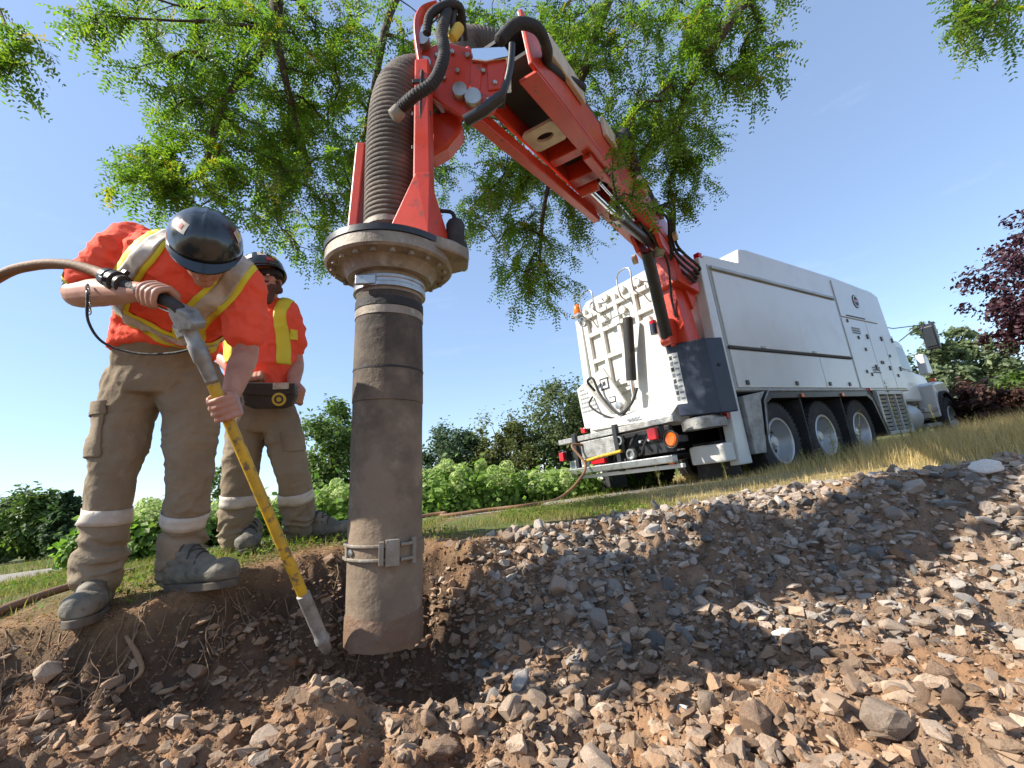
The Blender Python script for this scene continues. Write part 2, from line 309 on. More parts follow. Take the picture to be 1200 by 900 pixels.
def height(x, y, detail=True, want=False):
    x = np.asarray(x, float); y = np.asarray(y, float); q = np.stack([x, y, 0 * x], -1)
    g = 0.10 - 0.15 * sm(4.6, 7.4, y) + 0.10 * np.exp(-((x + 1.45) ** 2 / 0.8 + (y - 2.75) ** 2 / 0.55))
    g = g - 0.05 * np.exp(-((x + 1.8) ** 2 / 0.3 + (y - 1.75) ** 2 / 0.12))
    wob = 0.05 * noise(q * 2.2, 3) + 0.035 * noise(q * 6.5, 4) + 0.018 * noise(q * 15, 5)
    yc = np.interp(x, CX, CY) + wob
    t = yc - y                                      # metres in front of the crest, towards the trench
    left = 1 - sm(-0.45, 0.15, x)
    slope = 1.55 * left + 0.72 * (1 - left)
    floor = np.interp(x, [-4, -1.6, -0.6, 0.3, 1.2, 4], [-0.24, -0.27, -0.33, -0.40, -0.45, -0.48])
    floor = floor + 0.05 * noise(q * 1.7, 8) + 0.03 * noise(q * 4.1, 9)
    fall = np.clip(t, 0, None) * slope
    dep = g - floor
    k = 0.16; e = np.clip(0.5 + 0.5 * (dep - fall) / k, 0, 1); drop = dep * (1 - e) + fall * e - k * e * (1 - e)   # smooth min
    drop = np.where(t > 0, np.clip(drop, 0, None), 0)
    far = sm(-0.5, -2.2, y); drop = drop * (1 - far)
    drop = drop * (1 - sm(6.5, 8.5, np.abs(x)))
    z = g - drop
    pit = np.exp(-(((x + 0.60) / 0.29) ** 2 + ((y - 2.09) / 0.22) ** 2) ** 1.5); z = z - 0.24 * pit
    ridge = np.exp(-(((x + 0.75) / 0.55) ** 2 + ((y - 1.62) / 0.13) ** 2)); z = z + 0.07 * ridge * (drop > 0)
    mound = np.exp(-(((x - 0.75) / 0.5) ** 2 + ((y - 1.55) / 0.28) ** 2)); z = z + 0.10 * mound
    heap = np.exp(-((y - yc - 0.02) / 0.22) ** 2) * sm(0.3, 1.6, x) * (1 - sm(4.5, 6, x)); z = z + 0.04 * heap
    under = np.exp(-(((x + 1.33) / 0.26) ** 2 + ((y - 1.80) / 0.10) ** 2)); z = z - 0.10 * under * sm(0.0, 0.08, t)
    dug = sm(-0.06, 0.10, t) * (1 - far) * (1 - sm(6.5, 8.5, np.abs(x)))
    if detail:
        rough = 0.010 + 0.044 * dug
        n = fbm(q * 9, 21, 3, 0.55); b = 1 - np.abs(noise(q * 17, 31)) * 2
        cl = np.abs(noise(q * 26 + 0.6 * n[:, None], 36)); z = z + rough * (0.75 * n + 0.45 * b * dug) + dug * (0.024 * (cl - 0.3) + 0.013 * fbm(q * 42, 41, 2, 0.6))
        z = np.where(np.abs(x) + np.abs(y) > 14, g, z)
    pathd = np.min(np.hypot(x[:, None] - _px[None], y[:, None] - _py[None]), 1) if want else None
    if want: return z, t, dug, pathd, left
    return z
def hz(x, y, detail=True): return float(height([x], [y], detail)[0])
def hit(px, py, dmax=30):
    d = ray(px, py); ts = np.concatenate([np.linspace(0.8, 4, 640), np.linspace(4, dmax, 800)])
    z = CAMH + d.z * ts - height(d.x * ts, d.y * ts)
    k = np.argmax(z < 0); t = ts[k] if z.min() < 0 else dmax
    return CO + d * t, t

def axis(fine0, fine1, st, out0, out1):
    a = list(np.arange(fine0, fine1 + 1e-6, st)); s = st
    lo = []; x = fine0
    while x > out0: s *= 1.16; x -= s; lo.append(x)
    s = st; hi = []; x = fine1
    while x < out1: s *= 1.16; x += s; hi.append(x)
    return np.array(lo[::-1] + a + hi)
xs = axis(-2.7, 3.5, 0.0115, -900, 900); ys = axis(0.75, 3.3, 0.0105, -400, 1500)
gx, gy = np.meshgrid(xs, ys); fx = gx.ravel(); fy = gy.ravel()
fz, ft, fdug, fpd, fleft = [np.concatenate(a) for a in zip(*[height(fx[i:i + 40000], fy[i:i + 40000], True, True) for i in range(0, len(fx), 40000)])]
q = np.stack([fx, fy, fz * 2], -1); n1 = fbm(q * 2.3, 51, 3); n2 = fbm(q * 8, 61, 3); n3 = fbm(q * 25, 71, 2)
red = np.array([0.285, 0.165, 0.092]); dark = np.array([0.085, 0.056, 0.038]); grey = np.array([0.22, 0.16, 0.115]); tan = np.array([0.37, 0.245, 0.15])
turf = np.array([0.16, 0.125, 0.055]); green = np.array([0.095, 0.12, 0.03]); straw = np.array([0.36, 0.27, 0.13])
C3 = np.tile(red, (len(fx), 1))
def mixc(C, c, f): f = np.clip(f, 0, 1)[:, None]; return C * (1 - f) + c * f
C3 = mixc(C3, tan, 0.55 * sm(0.1, 0.8, n2))
C3 = mixc(C3, grey, sm(-0.2, 0.5, n1 + n2 * 0.5) * 0.55)
C3 = mixc(C3, dark, (sm(0.42, 0.10, ft) * fdug * (0.35 + 0.65 * fleft)) * sm(-0.6, 0.3, n1 + 0.4))       # topsoil layer
C3 = mixc(C3, dark, fleft * sm(-0.15, 0.45, n1 + 0.3 * n2) * 0.55)
C3 = mixc(C3, grey * 0.9, (1 - fleft) * sm(1.0, 0.6, ft) * fdug * 0.7)
gcol = mixc(np.tile(turf, (len(fx), 1)), green, sm(-0.3, 0.5, n1 + n2 * 0.4))
gcol = mixc(gcol, straw, sm(0.5, 2.2, fx + n1) * 0.75)
gcol = mixc(gcol, red * 0.9, sm(0.35, 0.05, -ft) * 0.75)
gcol = mixc(gcol, np.array([0.075, 0.10, 0.025]), sm(9, 16, fy) * 0.8)
C3 = C3 * fdug[:, None] + gcol * (1 - fdug[:, None])
C3 = C3 * (1 + 0.22 * n3[:, None])
nx, ny = len(xs), len(ys); idx = np.arange(nx * ny).reshape(ny, nx)
quads = np.stack([idx[:-1, :-1], idx[:-1, 1:], idx[1:, 1:], idx[1:, :-1]], -1).reshape(-1, 4)
ground = np_mesh('ground', np.stack([fx, fy, fz], -1), quads, 'soil', smooth=True, attr=np.clip(C3, 0.005, 1))
tag(ground, 'brown soil trench bank and rough meadow under everything', 'ground', kind='structure')
BV = None
# gravel path: a thin crowned sheet lying on the meadow
pv = []; pf = []
pp = [p for p in PATHS]
for i, p in enumerate(pp):
    t = (pp[min(i + 1, len(pp) - 1)] - pp[max(i - 1, 0)]).normalized(); a = V((t.y, -t.x, 0))
    for k in range(9):
        s = (k - 4) / 4 * (0.80 + 0.07 * math.sin(i * 1.7 + (k > 4)))
        qv = p + a * s; pv.append((qv.x, qv.y, hz(qv.x, qv.y, False) + 0.022 - 0.03 * (abs(k - 4) / 4) ** 4))
n = len(pp)
for i in range(n - 1):
    for k in range(8): pf.append((i * 9 + k, i * 9 + k + 1, (i + 1) * 9 + k + 1, (i + 1) * 9 + k))
path = np_mesh('path', pv, pf, 'gravel_path', smooth=True); tag(path, 'pale gravel path running behind the workers and under the truck', 'path', kind='structure')
# ---------------------------------------------------------------- the vacuum excavation truck
TX, TY, TZ, TH = 2.666, 5.721, -0.093, 0.957
tu = V((math.sin(TH), math.cos(TH), 0)); tv = V((-math.cos(TH), math.sin(TH), 0)); to = V((TX, TY, TZ))
TM = Matrix((tu, tv, V((0, 0, 1)))).transposed().to_4x4(); TM.translation = to
TI = TM.inverted()
truck = empty('vacuum_truck', mat=TM)
tag(truck, 'white vacuum excavation truck with red boom arm and muddy suction tube over the trench', 'truck')
def RL(px, py, x):        # photo pixel -> truck-local place on the cross plane at x
    d = ray(px, py); n = tu; t = ((to + n * x - CO).dot(n)) / d.dot(n); return TI @ (CO + d * t)
def RZ(zx, zy, x): return RL(640 + zx / 3, 290 + zy / 3, x)
def SL(px, py, y=0.0):
    d = ray(px, py); n = tv; t = ((to + n * y - CO).dot(n)) / d.dot(n); return TI @ (CO + d * t)
def T(name, mb, m, parent=truck, **k): return mb.build(name, m, parent, **k)
WD = 2.45
prof = [(0.12, 1.20), (6.58, 1.20), (6.36, 3.22), (6.10, 3.29), (4.36, 3.36), (1.30, 3.37), (1.10, 3.34), (1.02, 3.11), (0.12, 3.08)]
body = T('body', MB().prism([(x, 0.03, z) for x, z in prof], (0, WD - 0.06, 0)), 'white_paint', bevel=0.02)
# side doors stand proud of the body with real gaps between them
def panel(x0, x1, z0, z1, name='side_door', y=0.03, t=0.035, m='white_paint'):
    return T(name, MB().bb(x0, x1, y - t, y - 0.003, z0, z1), m, bevel=0.008)
for s in (0, 1):
    pass
T('gap_strip', MB().bb(0.14, 4.06, 0.012, 0.028, 1.21, 2.93), 'grey_trim')
big = panel(0.20, 3.98, 1.80, 2.84); lo1 = panel(0.20, 2.72, 1.24, 1.745); lo2 = panel(2.735, 3.98, 1.24, 1.745)
T('door_rail', MB().bb(0.18, 3.96, -0.030, 0.02, 2.862, 2.905), 'grey_trim', bevel=0.006)
T('door_rail', MB().bb(0.18, 4.00, -0.020, 0.02, 1.757, 1.788), 'dark_gap', bevel=0.004)
for x, pz in ((1.05, big), (2.6, big)):
    T('hinge', MB().bb(x - 0.06, x + 0.06, -0.018, -0.004, 1.80, 1.83), 'grey_trim', pz, bevel=0.003)
for x, d in ((0.42, lo1), (1.75, lo1), (2.85, lo2), (3.6, lo2)):
    T('latch', MB().bb(x - 0.035, x + 0.035, -0.022, -0.002, 1.275, 1.335), 'black_steel', d, bevel=0.004)
for x0, x1, z0, z1 in ((4.10, 5.16, 1.24, 2.55), (5.175, 5.86, 1.24, 2.55), (5.875, 6.44, 1.24, 2.35), (4.12, 5.86, 2.575, 3.28)):
    d = panel(x0, x1, z0, z1, 'cabinet_door', t=0.022)
    if z1 < 2.7:
        for zz in (1.6, 2.2): T('latch', MB().bb(x1 - 0.13, x1 - 0.07, -0.010, 0.012, zz, zz + 0.09), 'black_steel', d, bevel=0.003)
T('vent_slot', MB().bb(4.35, 5.2, 0.002, 0.012, 2.600, 2.622), 'dark_gap')
for x, z in ((4.32, 2.5), (4.62, 2.2), (4.8, 1.98), (4.55, 1.55), (4.75, 1.5), (5.4, 1.75), (5.48, 1.75), (5.95, 1.9), (6.1, 1.5)):
    T('lock', MB().bb(x - 0.025, x + 0.025, -0.008, 0.012, z - 0.03, z + 0.03), 'black_steel', bevel=0.004)
# round maker's badge: dark oval with a pale ring and bar
bd = T('badge', MB().lathe([(0.135, 0), (0.135, 0.012), (0.0, 0.013)], (4.99, 0.010, 2.95), (0, -1, 0), 32), 'ink')
T('badge_ring', MB().lathe([(0.120, 0), (0.120, 0.016), (0.100, 0.016), (0.100, 0)], (4.99, 0.010, 2.95), (0, -1, 0), 32), 'white_paint', bd)
T('badge_mark', MB().bb(4.91, 5.07, -0.008, 0.0, 2.93, 2.975), 'red_lens', bd)
# small grey print on the cabinet doors: rows of characters too small to read
for bx, bz, rows in ((4.42, 2.36, 3), (4.85, 1.62, 3)):
    tp = MB()
    for r_ in range(rows):
        x = bx
        while x < bx + 0.34: wd = random.uniform(0.015, 0.03); tp.bb(x, x + wd, 0.001, 0.0055, bz - r_ * 0.045, bz - r_ * 0.045 + 0.028); x += wd + 0.012
    T('small_print', tp, 'lettering_grey', kind='stuff')
T('corner_post', MB().prism([(-0.13, 0.0, 0.30), (0.13, 0.0, 0.30), (0.115, 0.0, 3.0), (-0.035, 0.0, 3.0)], (0, 0.14, 0)), 'white_paint', bevel=0.012)
T('corner_post', MB().prism([(-0.13, WD - .14, 0.30), (0.13, WD - .14, 0.30), (0.115, WD - .14, 3.0), (-0.035, WD - .14, 3.0)], (0, 0.14, 0)), 'white_paint', bevel=0.012)
T('roof_lamp', MB().bb(0.02, 0.10, 0.02, 0.10, 3.0, 3.09), 'red_lens', bevel=0.008)
for s in range(7):
    z = 1.55 + s * 0.22; x = 6.40 - (z - 1.2) * 0.11 + 0.09
    T('ladder_rung', MB().rod((x + 0.09, 0.12, z), (x + 0.09, 0.52, z), 0.012), 'steel', smooth=40)
for y in (0.12, 0.52): T('ladder_rail', MB().rod((6.69, y, 1.3), (6.47, y, 3.2), 0.016), 'steel', smooth=40)
# chassis
T('chassis_rail', MB().bb(-0.5, 9.2, 0.78, 0.90, 0.62, 0.95), 'black_steel'); T('chassis_rail', MB().bb(-0.5, 9.2, 1.55, 1.67, 0.62, 0.95), 'black_steel')
T('under_body', MB().bb(0.2, 6.2, 0.55, 1.9, 0.96, 1.19), 'black_steel')
for x in (1.0, 2.35, 3.70, 8.90):
    T('axle', MB().rod((x, 0.25, 0.52), (x, 2.2, 0.52), 0.075), 'black_steel', smooth=40)
# wheels
def tyre_mesh():
    mb = MB(); prof = [(0.30, -0.13), (0.345, -0.145), (0.46, -0.15), (0.505, -0.135), (0.52, -0.10), (0.522, -0.05), (0.505, -0.045), (0.505, -0.035), (0.522, -0.03), (0.522, 0.03), (0.505, 0.035), (0.505, 0.045), (0.522, 0.05), (0.52, 0.10), (0.505, 0.135), (0.46, 0.15), (0.345, 0.145), (0.30, 0.13)]
    mb.lathe(prof, (0, 0, 0), (0, 1, 0), 48); mb.f = [f for f in mb.f if len(f) == 4]
    for k in range(48):                                    # shoulder blocks
        a = 2 * math.pi * k / 48; c_ = V((math.sin(a), 0, math.cos(a)))
        for sy in (-1, 1): mb.box(c_ * 0.513 + V((0, sy * 0.117, 0)), (0.030, 0.045, 0.03), Matrix.Rotation(a, 3, 'Y'))
    return mb
def wheel(x, side, front=False):
    wr = empty('wheel'); wr.parent = truck; wr.location = (x, 0.17 if side > 0 else WD - 0.17, 0.52)
    if side < 0: wr.rotation_euler.z = math.pi
    if 't' not in WM:
        t = tyre_mesh().build('tyre', 'tyre', wr, smooth=35); WM['t'] = t.data
        rim = MB(); rim.lathe([(0.315, -0.135), (0.305, -0.148), (0.285, -0.142), (0.272, -0.11), (0.262, 0.02), (0.235, 0.055), (0.16, 0.065), (0.15, 0.03), (0.09, 0.03), (0.085, -0.045), (0.06, -0.065), (0, -0.068)], (0, 0, 0), (0, 1, 0), 40)
        rim.f = [f for f in rim.f if len(f) == 4]; rm = rim.build('rim', 'alloy', wr, smooth=35); WM['r'] = rm.data
        nb = MB()
        for k in range(10):
            a = 2 * math.pi * k / 10; nb.lathe([(0.014, 0.01), (0.014, 0.034), (0.006, 0.04)][::-1] if 0 else [(0.006, 0.0), (0.014, 0.006), (0.014, 0.035)], (math.sin(a) * 0.12, -0.004, math.cos(a) * 0.12), (0, 1, 0), 6)
        nn = nb.build('wheel_nuts', 'steel', wr); WM['n'] = nn.data
        hl = MB()
        for k in range(10):
            a = 2 * math.pi * (k + .5) / 10; hl.lathe([(0.026, 0), (0.026, 0.006), (0, 0.006)], (math.sin(a) * 0.205, 0.051, math.cos(a) * 0.205), (0, -1, 0), 12)
        h2 = hl.build('hand_holes', 'dark_gap', wr, smooth=40); WM['h'] = h2.data
    else:
        for nm, k in (('tyre', 't'), ('rim', 'r'), ('wheel_nuts', 'n'), ('hand_holes', 'h')): link(nm, WM[k], wr)
    return wr
WM = {}
for x in (1.0, 2.35, 3.70): wheel(x, 1)
for x in (1.0, 2.35, 3.70): wheel(x, -1)
wheel(8.90, 1); wheel(8.90, -1)
# mudguards
fen = MB()
outer = [(0.50, 0.62), (0.62, 1.06), (0.78, 1.185), (4.10, 1.185), (4.30, 1.05), (4.56, 0.40)]
inner = [(0.56, 0.62), (0.68, 1.02), (0.84, 1.085), (4.02, 1.085), (4.20, 1.0), (4.47, 0.40)]
for i in range(5): fen.prism([(outer[i][0], -0.06, outer[i][1]), (outer[i + 1][0], -0.06, outer[i + 1][1]), (inner[i + 1][0], -0.06, inner[i + 1][1]), (inner[i][0], -0.06, inner[i][1])], (0, 0.55, 0))
T('mudguard', fen, 'black_steel', bevel=0.004)
T('mudguard_trim', MB().tube([(x, -0.066, z) for x, z in outer], 0.012, 6), 'tread_plate', smooth=40)
T('mudguard_plate', MB().prism([(0.15, -0.055, 0.40), (0.40, -0.055, 0.40), (0.46, -0.055, 0.62), (0.56, -0.055, 1.06), (0.70, -0.055, 1.18), (0.15, -0.055, 1.12)], (0, 0.35, 0)), 'tread_plate', bevel=0.006)
for x in (1.675, 3.025):
    T('wheel_divider', MB().bb(x - 0.02, x + 0.02, -0.03, 0.40, 0.22, 1.08), 'black_rubber', bevel=0.005)
    T('marker_lamp', MB().bb(x - 0.035, x + 0.035, -0.085, -0.064, 1.085, 1.14), 'amber', bevel=0.006)
T('marker_lamp', MB().bb(4.30, 4.40, -0.04, 0.02, 1.185, 1.235), 'red_lens', bevel=0.006)
T('inner_wall', MB().bb(0.3, 4.5, 0.42, 0.46, 0.45, 1.19), 'black_steel')
# louvred cabinet
lc = T('louvre_cabinet', MB().bb(4.58, 5.92, 0.03, 0.75, 0.38, 1.19), 'dark_gap')
for a in ((4.58, 4.66, 0.38, 1.185), (5.84, 5.92, 0.38, 1.185), (4.66, 5.84, 1.115, 1.185), (4.66, 5.84, 0.38, 0.45)):
    T('cabinet_frame', MB().bb(a[0], a[1], -0.035, 0.028, a[2], a[3]), 'grey_trim', lc, bevel=0.006)
for k in range(9):
    z = 0.475 + k * 0.072; T('slat', MB().box((5.25, -0.004, z + 0.018), (1.18, 0.012, 0.048), Matrix.Rotation(R(24), 3, 'X')), 'grey_trim', lc)
for x in (5.05, 5.45): T('cabinet_frame', MB().bb(x - .02, x + .02, -0.034, 0.0, 0.45, 1.115), 'grey_trim', lc)
# cab ahead of the body
T('fuel_tank', MB().lathe([(0.0, 0), (0.27, 0.01), (0.30, 0.04), (0.30, 0.9), (0.27, 0.93), (0, 0.94)], (6.15, 0.36, 0.66), (1, 0, 0), 28), 'grey_trim', smooth=40)
cabp = [(6.85, 1.02), (8.25, 1.02), (8.25, 1.70), (8.02, 2.34), (7.86, 2.42), (6.95, 2.46), (6.85, 2.36)]
cab = T('cab', MB().prism([(x, 0.30, z) for x, z in cabp], (0, 1.85, 0)), 'white_paint', bevel=0.03)
T('side_window', MB().prism([(7.15, 0.290, 1.75), (8.08, 0.290, 1.75), (7.92, 0.290, 2.26), (7.15, 0.290, 2.30)], (0, 0.012, 0)), 'glass', cab)
T('cab_door', MB().prism([(7.08, 0.286, 1.06), (8.14, 0.286, 1.06), (8.14, 0.286, 1.70), (7.08, 0.286, 1.70)], (0, 0.016, 0)), 'white_paint', cab, bevel=0.006)
T('door_handle', MB().bb(7.14, 7.30, 0.26, 0.285, 1.60, 1.64), 'black_steel', cab, bevel=0.004)
T('windscreen', MB().prism([(8.262, 0.4, 1.74), (8.262, 2.05, 1.74), (8.065, 1.95, 2.28), (8.065, 0.5, 2.28)], (0.012, 0, 0.004)), 'glass', cab)
hood = T('bonnet', MB().prism([(8.28, 0.42, 0.95), (9.55, 0.42, 0.95), (9.55, 0.42, 1.55), (9.42, 0.42, 1.66), (8.28, 0.42, 1.80)], (0, 1.61, 0)), 'white_paint', bevel=0.05)
T('bumper_front', MB().bb(9.45, 9.62, 0.06, 2.4, 0.42, 0.80), 'white_paint', bevel=0.03)
fa = []
for k in range(11):
    a = math.pi * (k / 10); fa.append((8.90 - 0.62 * math.cos(a), 0.60 + 0.60 * math.sin(a)))
ff = MB()
for i in range(10): ff.prism([(fa[i][0], 0.02, fa[i][1]), (fa[i + 1][0], 0.02, fa[i + 1][1]), (8.9 + (fa[i + 1][0] - 8.9) * .93, 0.02, .6 + (fa[i + 1][1] - .6) * .93), (8.9 + (fa[i][0] - 8.9) * .93, 0.02, .6 + (fa[i][1] - .6) * .93)], (0, 0.40, 0))
T('front_mudguard', ff, 'black_rubber', smooth=50)
T('bonnet_side', MB().prism([(8.26, 0.06, 0.62), (8.30, 0.06, 1.35), (8.6, 0.06, 1.42), (9.2, 0.06, 1.42), (9.5, 0.06, 1.2), (9.5, 0.2, 0.9), (8.4, 0.1, 0.6)], (0, 0.36, 0)), 'white_paint', bevel=0.03)
T('turn_lamp', MB().bb(8.42, 8.55, 0.02, 0.12, 1.425, 1.49), 'amber', bevel=0.01)
for k in range(2): T('cab_step', MB().bb(7.2, 8.1, 0.05, 0.4, 0.42 + k * .32, 0.50 + k * .32), 'tread_plate', bevel=0.01)
mir = T('mirror', MB().prism([(7.98, -0.34, 2.08), (8.10, -0.34, 2.08), (8.16, -0.34, 2.62), (8.06, -0.34, 2.68), (7.96, -0.34, 2.60)], (0, 0.24, 0)), 'black_steel', bevel=0.03)
T('mirror_glass', MB().bb(7.955, 7.963, -0.31, -0.13, 2.15, 2.58), 'glass', mir)
T('mirror_arm', MB().tube([(7.9, 0.30, 2.42), (7.98, -0.02, 2.62), (8.02, -0.2, 2.64)], 0.012, 8), 'black_steel', mir, smooth=50)
T('mirror_arm', MB().tube([(8.0, -0.2, 2.66), (7.4, 0.2, 2.66), (6.5, 0.3, 2.70)], 0.010, 8), 'black_steel', mir, smooth=50)
T('mirror_arm', MB().tube([(8.15, 0.30, 1.7), (8.1, 0.0, 1.9), (8.04, -0.2, 2.1)], 0.012, 8), 'black_steel', mir, smooth=50)
T('exhaust_shield', MB().prism([(7.75, -0.06, 1.55), (8.12, -0.06, 1.55), (8.06, -0.06, 2.0), (7.80, -0.06, 2.02)], (0, 0.15, 0)), 'white_paint', bevel=0.03)

# ---- rear end
T('rear_frame', MB().bb(-0.02, 0.11, 0.15, WD - .15, 1.0, 3.06), 'white_grimy', bevel=0.01)
gate = MB().prism([(-0.09, 0.62, 1.62), (-0.09, 2.16, 1.52), (-0.09, 2.20, 3.10), (-0.09, 2.06, 3.20), (-0.09, 0.60, 3.18)], (0.066, 0, 0))
gate = T('tailgate', gate, 'white_grimy', bevel=0.012)
for y in (0.72, 1.06, 1.42, 1.78, 2.10): T('rib', MB().bb(-0.155, -0.092, y - 0.035, y + 0.035, 1.62, 3.06), 'white_grimy', gate, bevel=0.008)
for z in (1.70, 2.16, 2.60, 2.92): T('rib', MB().bb(-0.145, -0.093, 0.66, 2.14, z - 0.035, z + 0.035), 'white_grimy', gate, bevel=0.008)
for y, z in ((0.95, 3.05), (1.25, 3.07), (1.6, 3.08), (1.9, 3.07), (1.3, 2.76), (1.7, 2.76)): T('clamp', MB().lathe([(0.0, 0), (0.05, 0.004), (0.06, 0.02), (0.06, 0.06)][::-1], (-0.10, y, z), (-1, 0, 0), 16), 'white_grimy', gate, smooth=40)
for y0, y1 in ((0.9, 1.15), (1.7, 1.98)):
    T('handrail', MB().tube(spline([(-0.10, y0, 2.84), (-0.30, y0, 2.9), (-0.32, y0, 3.22), (-0.30, y1, 3.22), (-0.30, y1, 2.9), (-0.10, y1, 2.84)], 4), 0.012, 8), 'steel', gate, smooth=50)
T('handrail', MB().tube([(-0.12, 1.2, 2.66), (-0.25, 1.2, 2.66), (-0.25, 1.65, 2.66), (-0.12, 1.65, 2.66)], 0.012, 8), 'steel', gate, smooth=50)
bc = T('beacon', MB().lathe([(0.07, 0), (0.075, 0.02), (0.068, 0.13), (0.04, 0.16), (0, 0.165)], (-0.12, 2.26, 3.06), (0, 0, 1), 20), 'amber', smooth=40)
T('beacon_bracket', MB().bb(-0.18, 0.0, 2.20, 2.40, 3.02, 3.058), 'steel', bc)
T('work_lamp', MB().lathe([(0.05, 0), (0.085, 0.03), (0.085, 0.08), (0.07, 0.082), (0.06, 0.06), (0, 0.055)], (-0.1, 2.12, 2.88), (-1, 0.2, -0.2), 20), 'steel', smooth=40)
# big white brace plate, chute and lower panels
T('brace_plate', MB().prism([(-0.26, 0.55, 1.06), (-0.26, 1.42, 1.22), (-0.26, 1.10, 2.00), (-0.26, 0.95, 2.42), (-0.26, 0.78, 2.46), (-0.26, 0.60, 1.9)], (0.10, 0, 0)), 'white_grimy', bevel=0.012)
T('lower_panel', MB().prism([(-0.30, 2.36, 1.12), (-0.30, 2.40, 1.78), (-0.30, 2.22, 1.84), (-0.30, 1.72, 1.22), (-0.30, 1.72, 1.08)], (0.24, 0, 0)), 'white_grimy', bevel=0.01)
tp = MB()
for r_ in range(6):
    z = 1.72 - r_ * 0.07; y = 2.34
    while y > 2.18 - r_ * 0.05 + 0.05 and y > 1.9: wd = random.uniform(0.02, 0.035); tp.bb(-0.305, -0.3002, y - wd, y, z, z + 0.03); y -= wd + 0.014
T('small_print', tp, 'lettering_grey', kind='stuff')
T('discharge_chute', MB().prism([(-0.62, 0.5, 0.98), (-0.62, 1.9, 1.04), (-0.34, 1.95, 1.24), (-0.34, 0.5, 1.18)], (0.30, 0, -0.10)), 'white_grimy', bevel=0.012)
T('chute_lip', MB().bb(-0.66, -0.30, 0.62, 2.34, 0.965, 0.99), 'tread_plate', bevel=0.004)
mk = MB()
for i, y in enumerate((1.20, 1.14, 1.08, 1.02)): mk.prism([(-0.60, y, 1.05), (-0.60, y - 0.045, 1.05), (-0.575, y - 0.045, 1.078), (-0.575, y, 1.078)], (-0.02, 0, 0.002))
T('small_print', mk, 'lettering_grey', kind='stuff')
arm = T('gate_arm', MB().prism([(-0.34, 2.02, 1.86), (-0.34, 1.74, 1.98), (-0.34, 1.40, 1.36), (-0.34, 1.48, 1.22), (-0.34, 1.66, 1.24)], (0.06, 0, 0)), 'white_grimy', bevel=0.02)
pg = T('pictogram', MB().bb(-0.346, -0.341, 1.64, 1.82, 1.62, 1.80), 'ink', arm)
T('pictogram_face', MB().bb(-0.350, -0.3462, 1.665, 1.795, 1.645, 1.775), 'paper', arm); T('pictogram_mark', MB().bb(-0.353, -0.3502, 1.70, 1.76, 1.68, 1.745), 'ink', arm)
T('pictogram', MB().bb(-0.346, -0.341, 1.56, 1.68, 1.40, 1.49), 'ink', arm); T('pictogram_face', MB().bb(-0.350, -0.3462, 1.575, 1.665, 1.415, 1.475), 'paper', arm)
T('arm_pivot', MB().lathe([(0.055, 0), (0.055, 0.05), (0, 0.055)], (-0.34, 1.50, 1.33), (-1, 0, 0), 18), 'steel', arm, smooth=40)
cyl = T('lift_cylinder', MB().rod((-0.40, 1.02, 2.50), (-0.40, 1.16, 1.62), 0.072, seg=20), 'black_rubber', smooth=40)
T('cylinder_rod', MB().rod((-0.40, 1.16, 1.62), (-0.38, 1.18, 1.34), 0.035), 'bright_rod', cyl, smooth=40)
T('hydraulic_hose', MB().tube(spline([(-0.32, 1.98, 1.66), (-0.46, 1.96, 1.80), (-0.46, 1.84, 1.82), (-0.42, 1.80, 1.60), (-0.42, 1.66, 1.38), (-0.44, 1.45, 1.20), (-0.42, 1.22, 1.30), (-0.38, 1.1, 1.5)], 6), 0.020, 8), 'black_rubber', smooth=50)
T('hydraulic_hose', MB().tube(spline([(-0.32, 2.05, 1.58), (-0.46, 2.0, 1.44), (-0.44, 1.80, 1.26), (-0.42, 1.5, 1.14), (-0.42, 1.3, 1.24)], 6), 0.016, 8), 'black_rubber', smooth=50)
# deck, bumper, lamps
T('deck_beam', MB().bb(-0.82, -0.74, 0.30, 2.44, 0.90, 0.975), 'tread_plate', bevel=0.006)
T('deck_beam', MB().bb(-0.74, 0.0, 2.36, 2.44, 0.90, 0.97), 'white_grimy', bevel=0.006)
T('rear_cross_panel', MB().bb(-0.60, -0.52, 0.55, 2.40, 0.56, 0.89), 'black_steel', bevel=0.006)
T('tool_box', MB().bb(-0.80, -0.61, 1.30, 1.98, 0.64, 0.885), 'tread_plate', bevel=0.012)
for y in (1.22, 2.04): T('deck_bracket', MB().bb(-0.86, -0.80, y - 0.035, y + 0.035, 0.40, 1.02), 'black_steel', bevel=0.006)
T('bumper', MB().bar((-0.84, 2.46, 0.475), (-0.84, 0.36, 0.475), 0.10, 0.09), 'steel', bevel=0.012)
T('bumper', MB().bar((-0.78, 2.44, 0.385), (-0.78, 0.30, 0.385), 0.06, 0.05), 'white_grimy', bevel=0.008)
T('rear_skirt', MB().bb(-0.36, -0.135, 0.03, 0.50, 0.36, 0.58), 'white_grimy', bevel=0.02)
for y in (2.30, 2.06): T('number_plate', MB().bb(-0.70, -0.694, y - 0.10, y + 0.09, 0.53, 0.64), 'paper')
tp = MB()
for k in range(4): tp.bb(-0.7035, -0.7005, 2.25 - k * 0.0 - 0.045 + k * 0.04, 2.25 - 0.02 + k * 0.04, 0.555, 0.615); tp.bb(-0.7035, -0.7005, 2.005 + k * 0.04, 2.03 + k * 0.04, 0.555, 0.615)
T('plate_characters', tp, 'lettering_grey', kind='stuff')
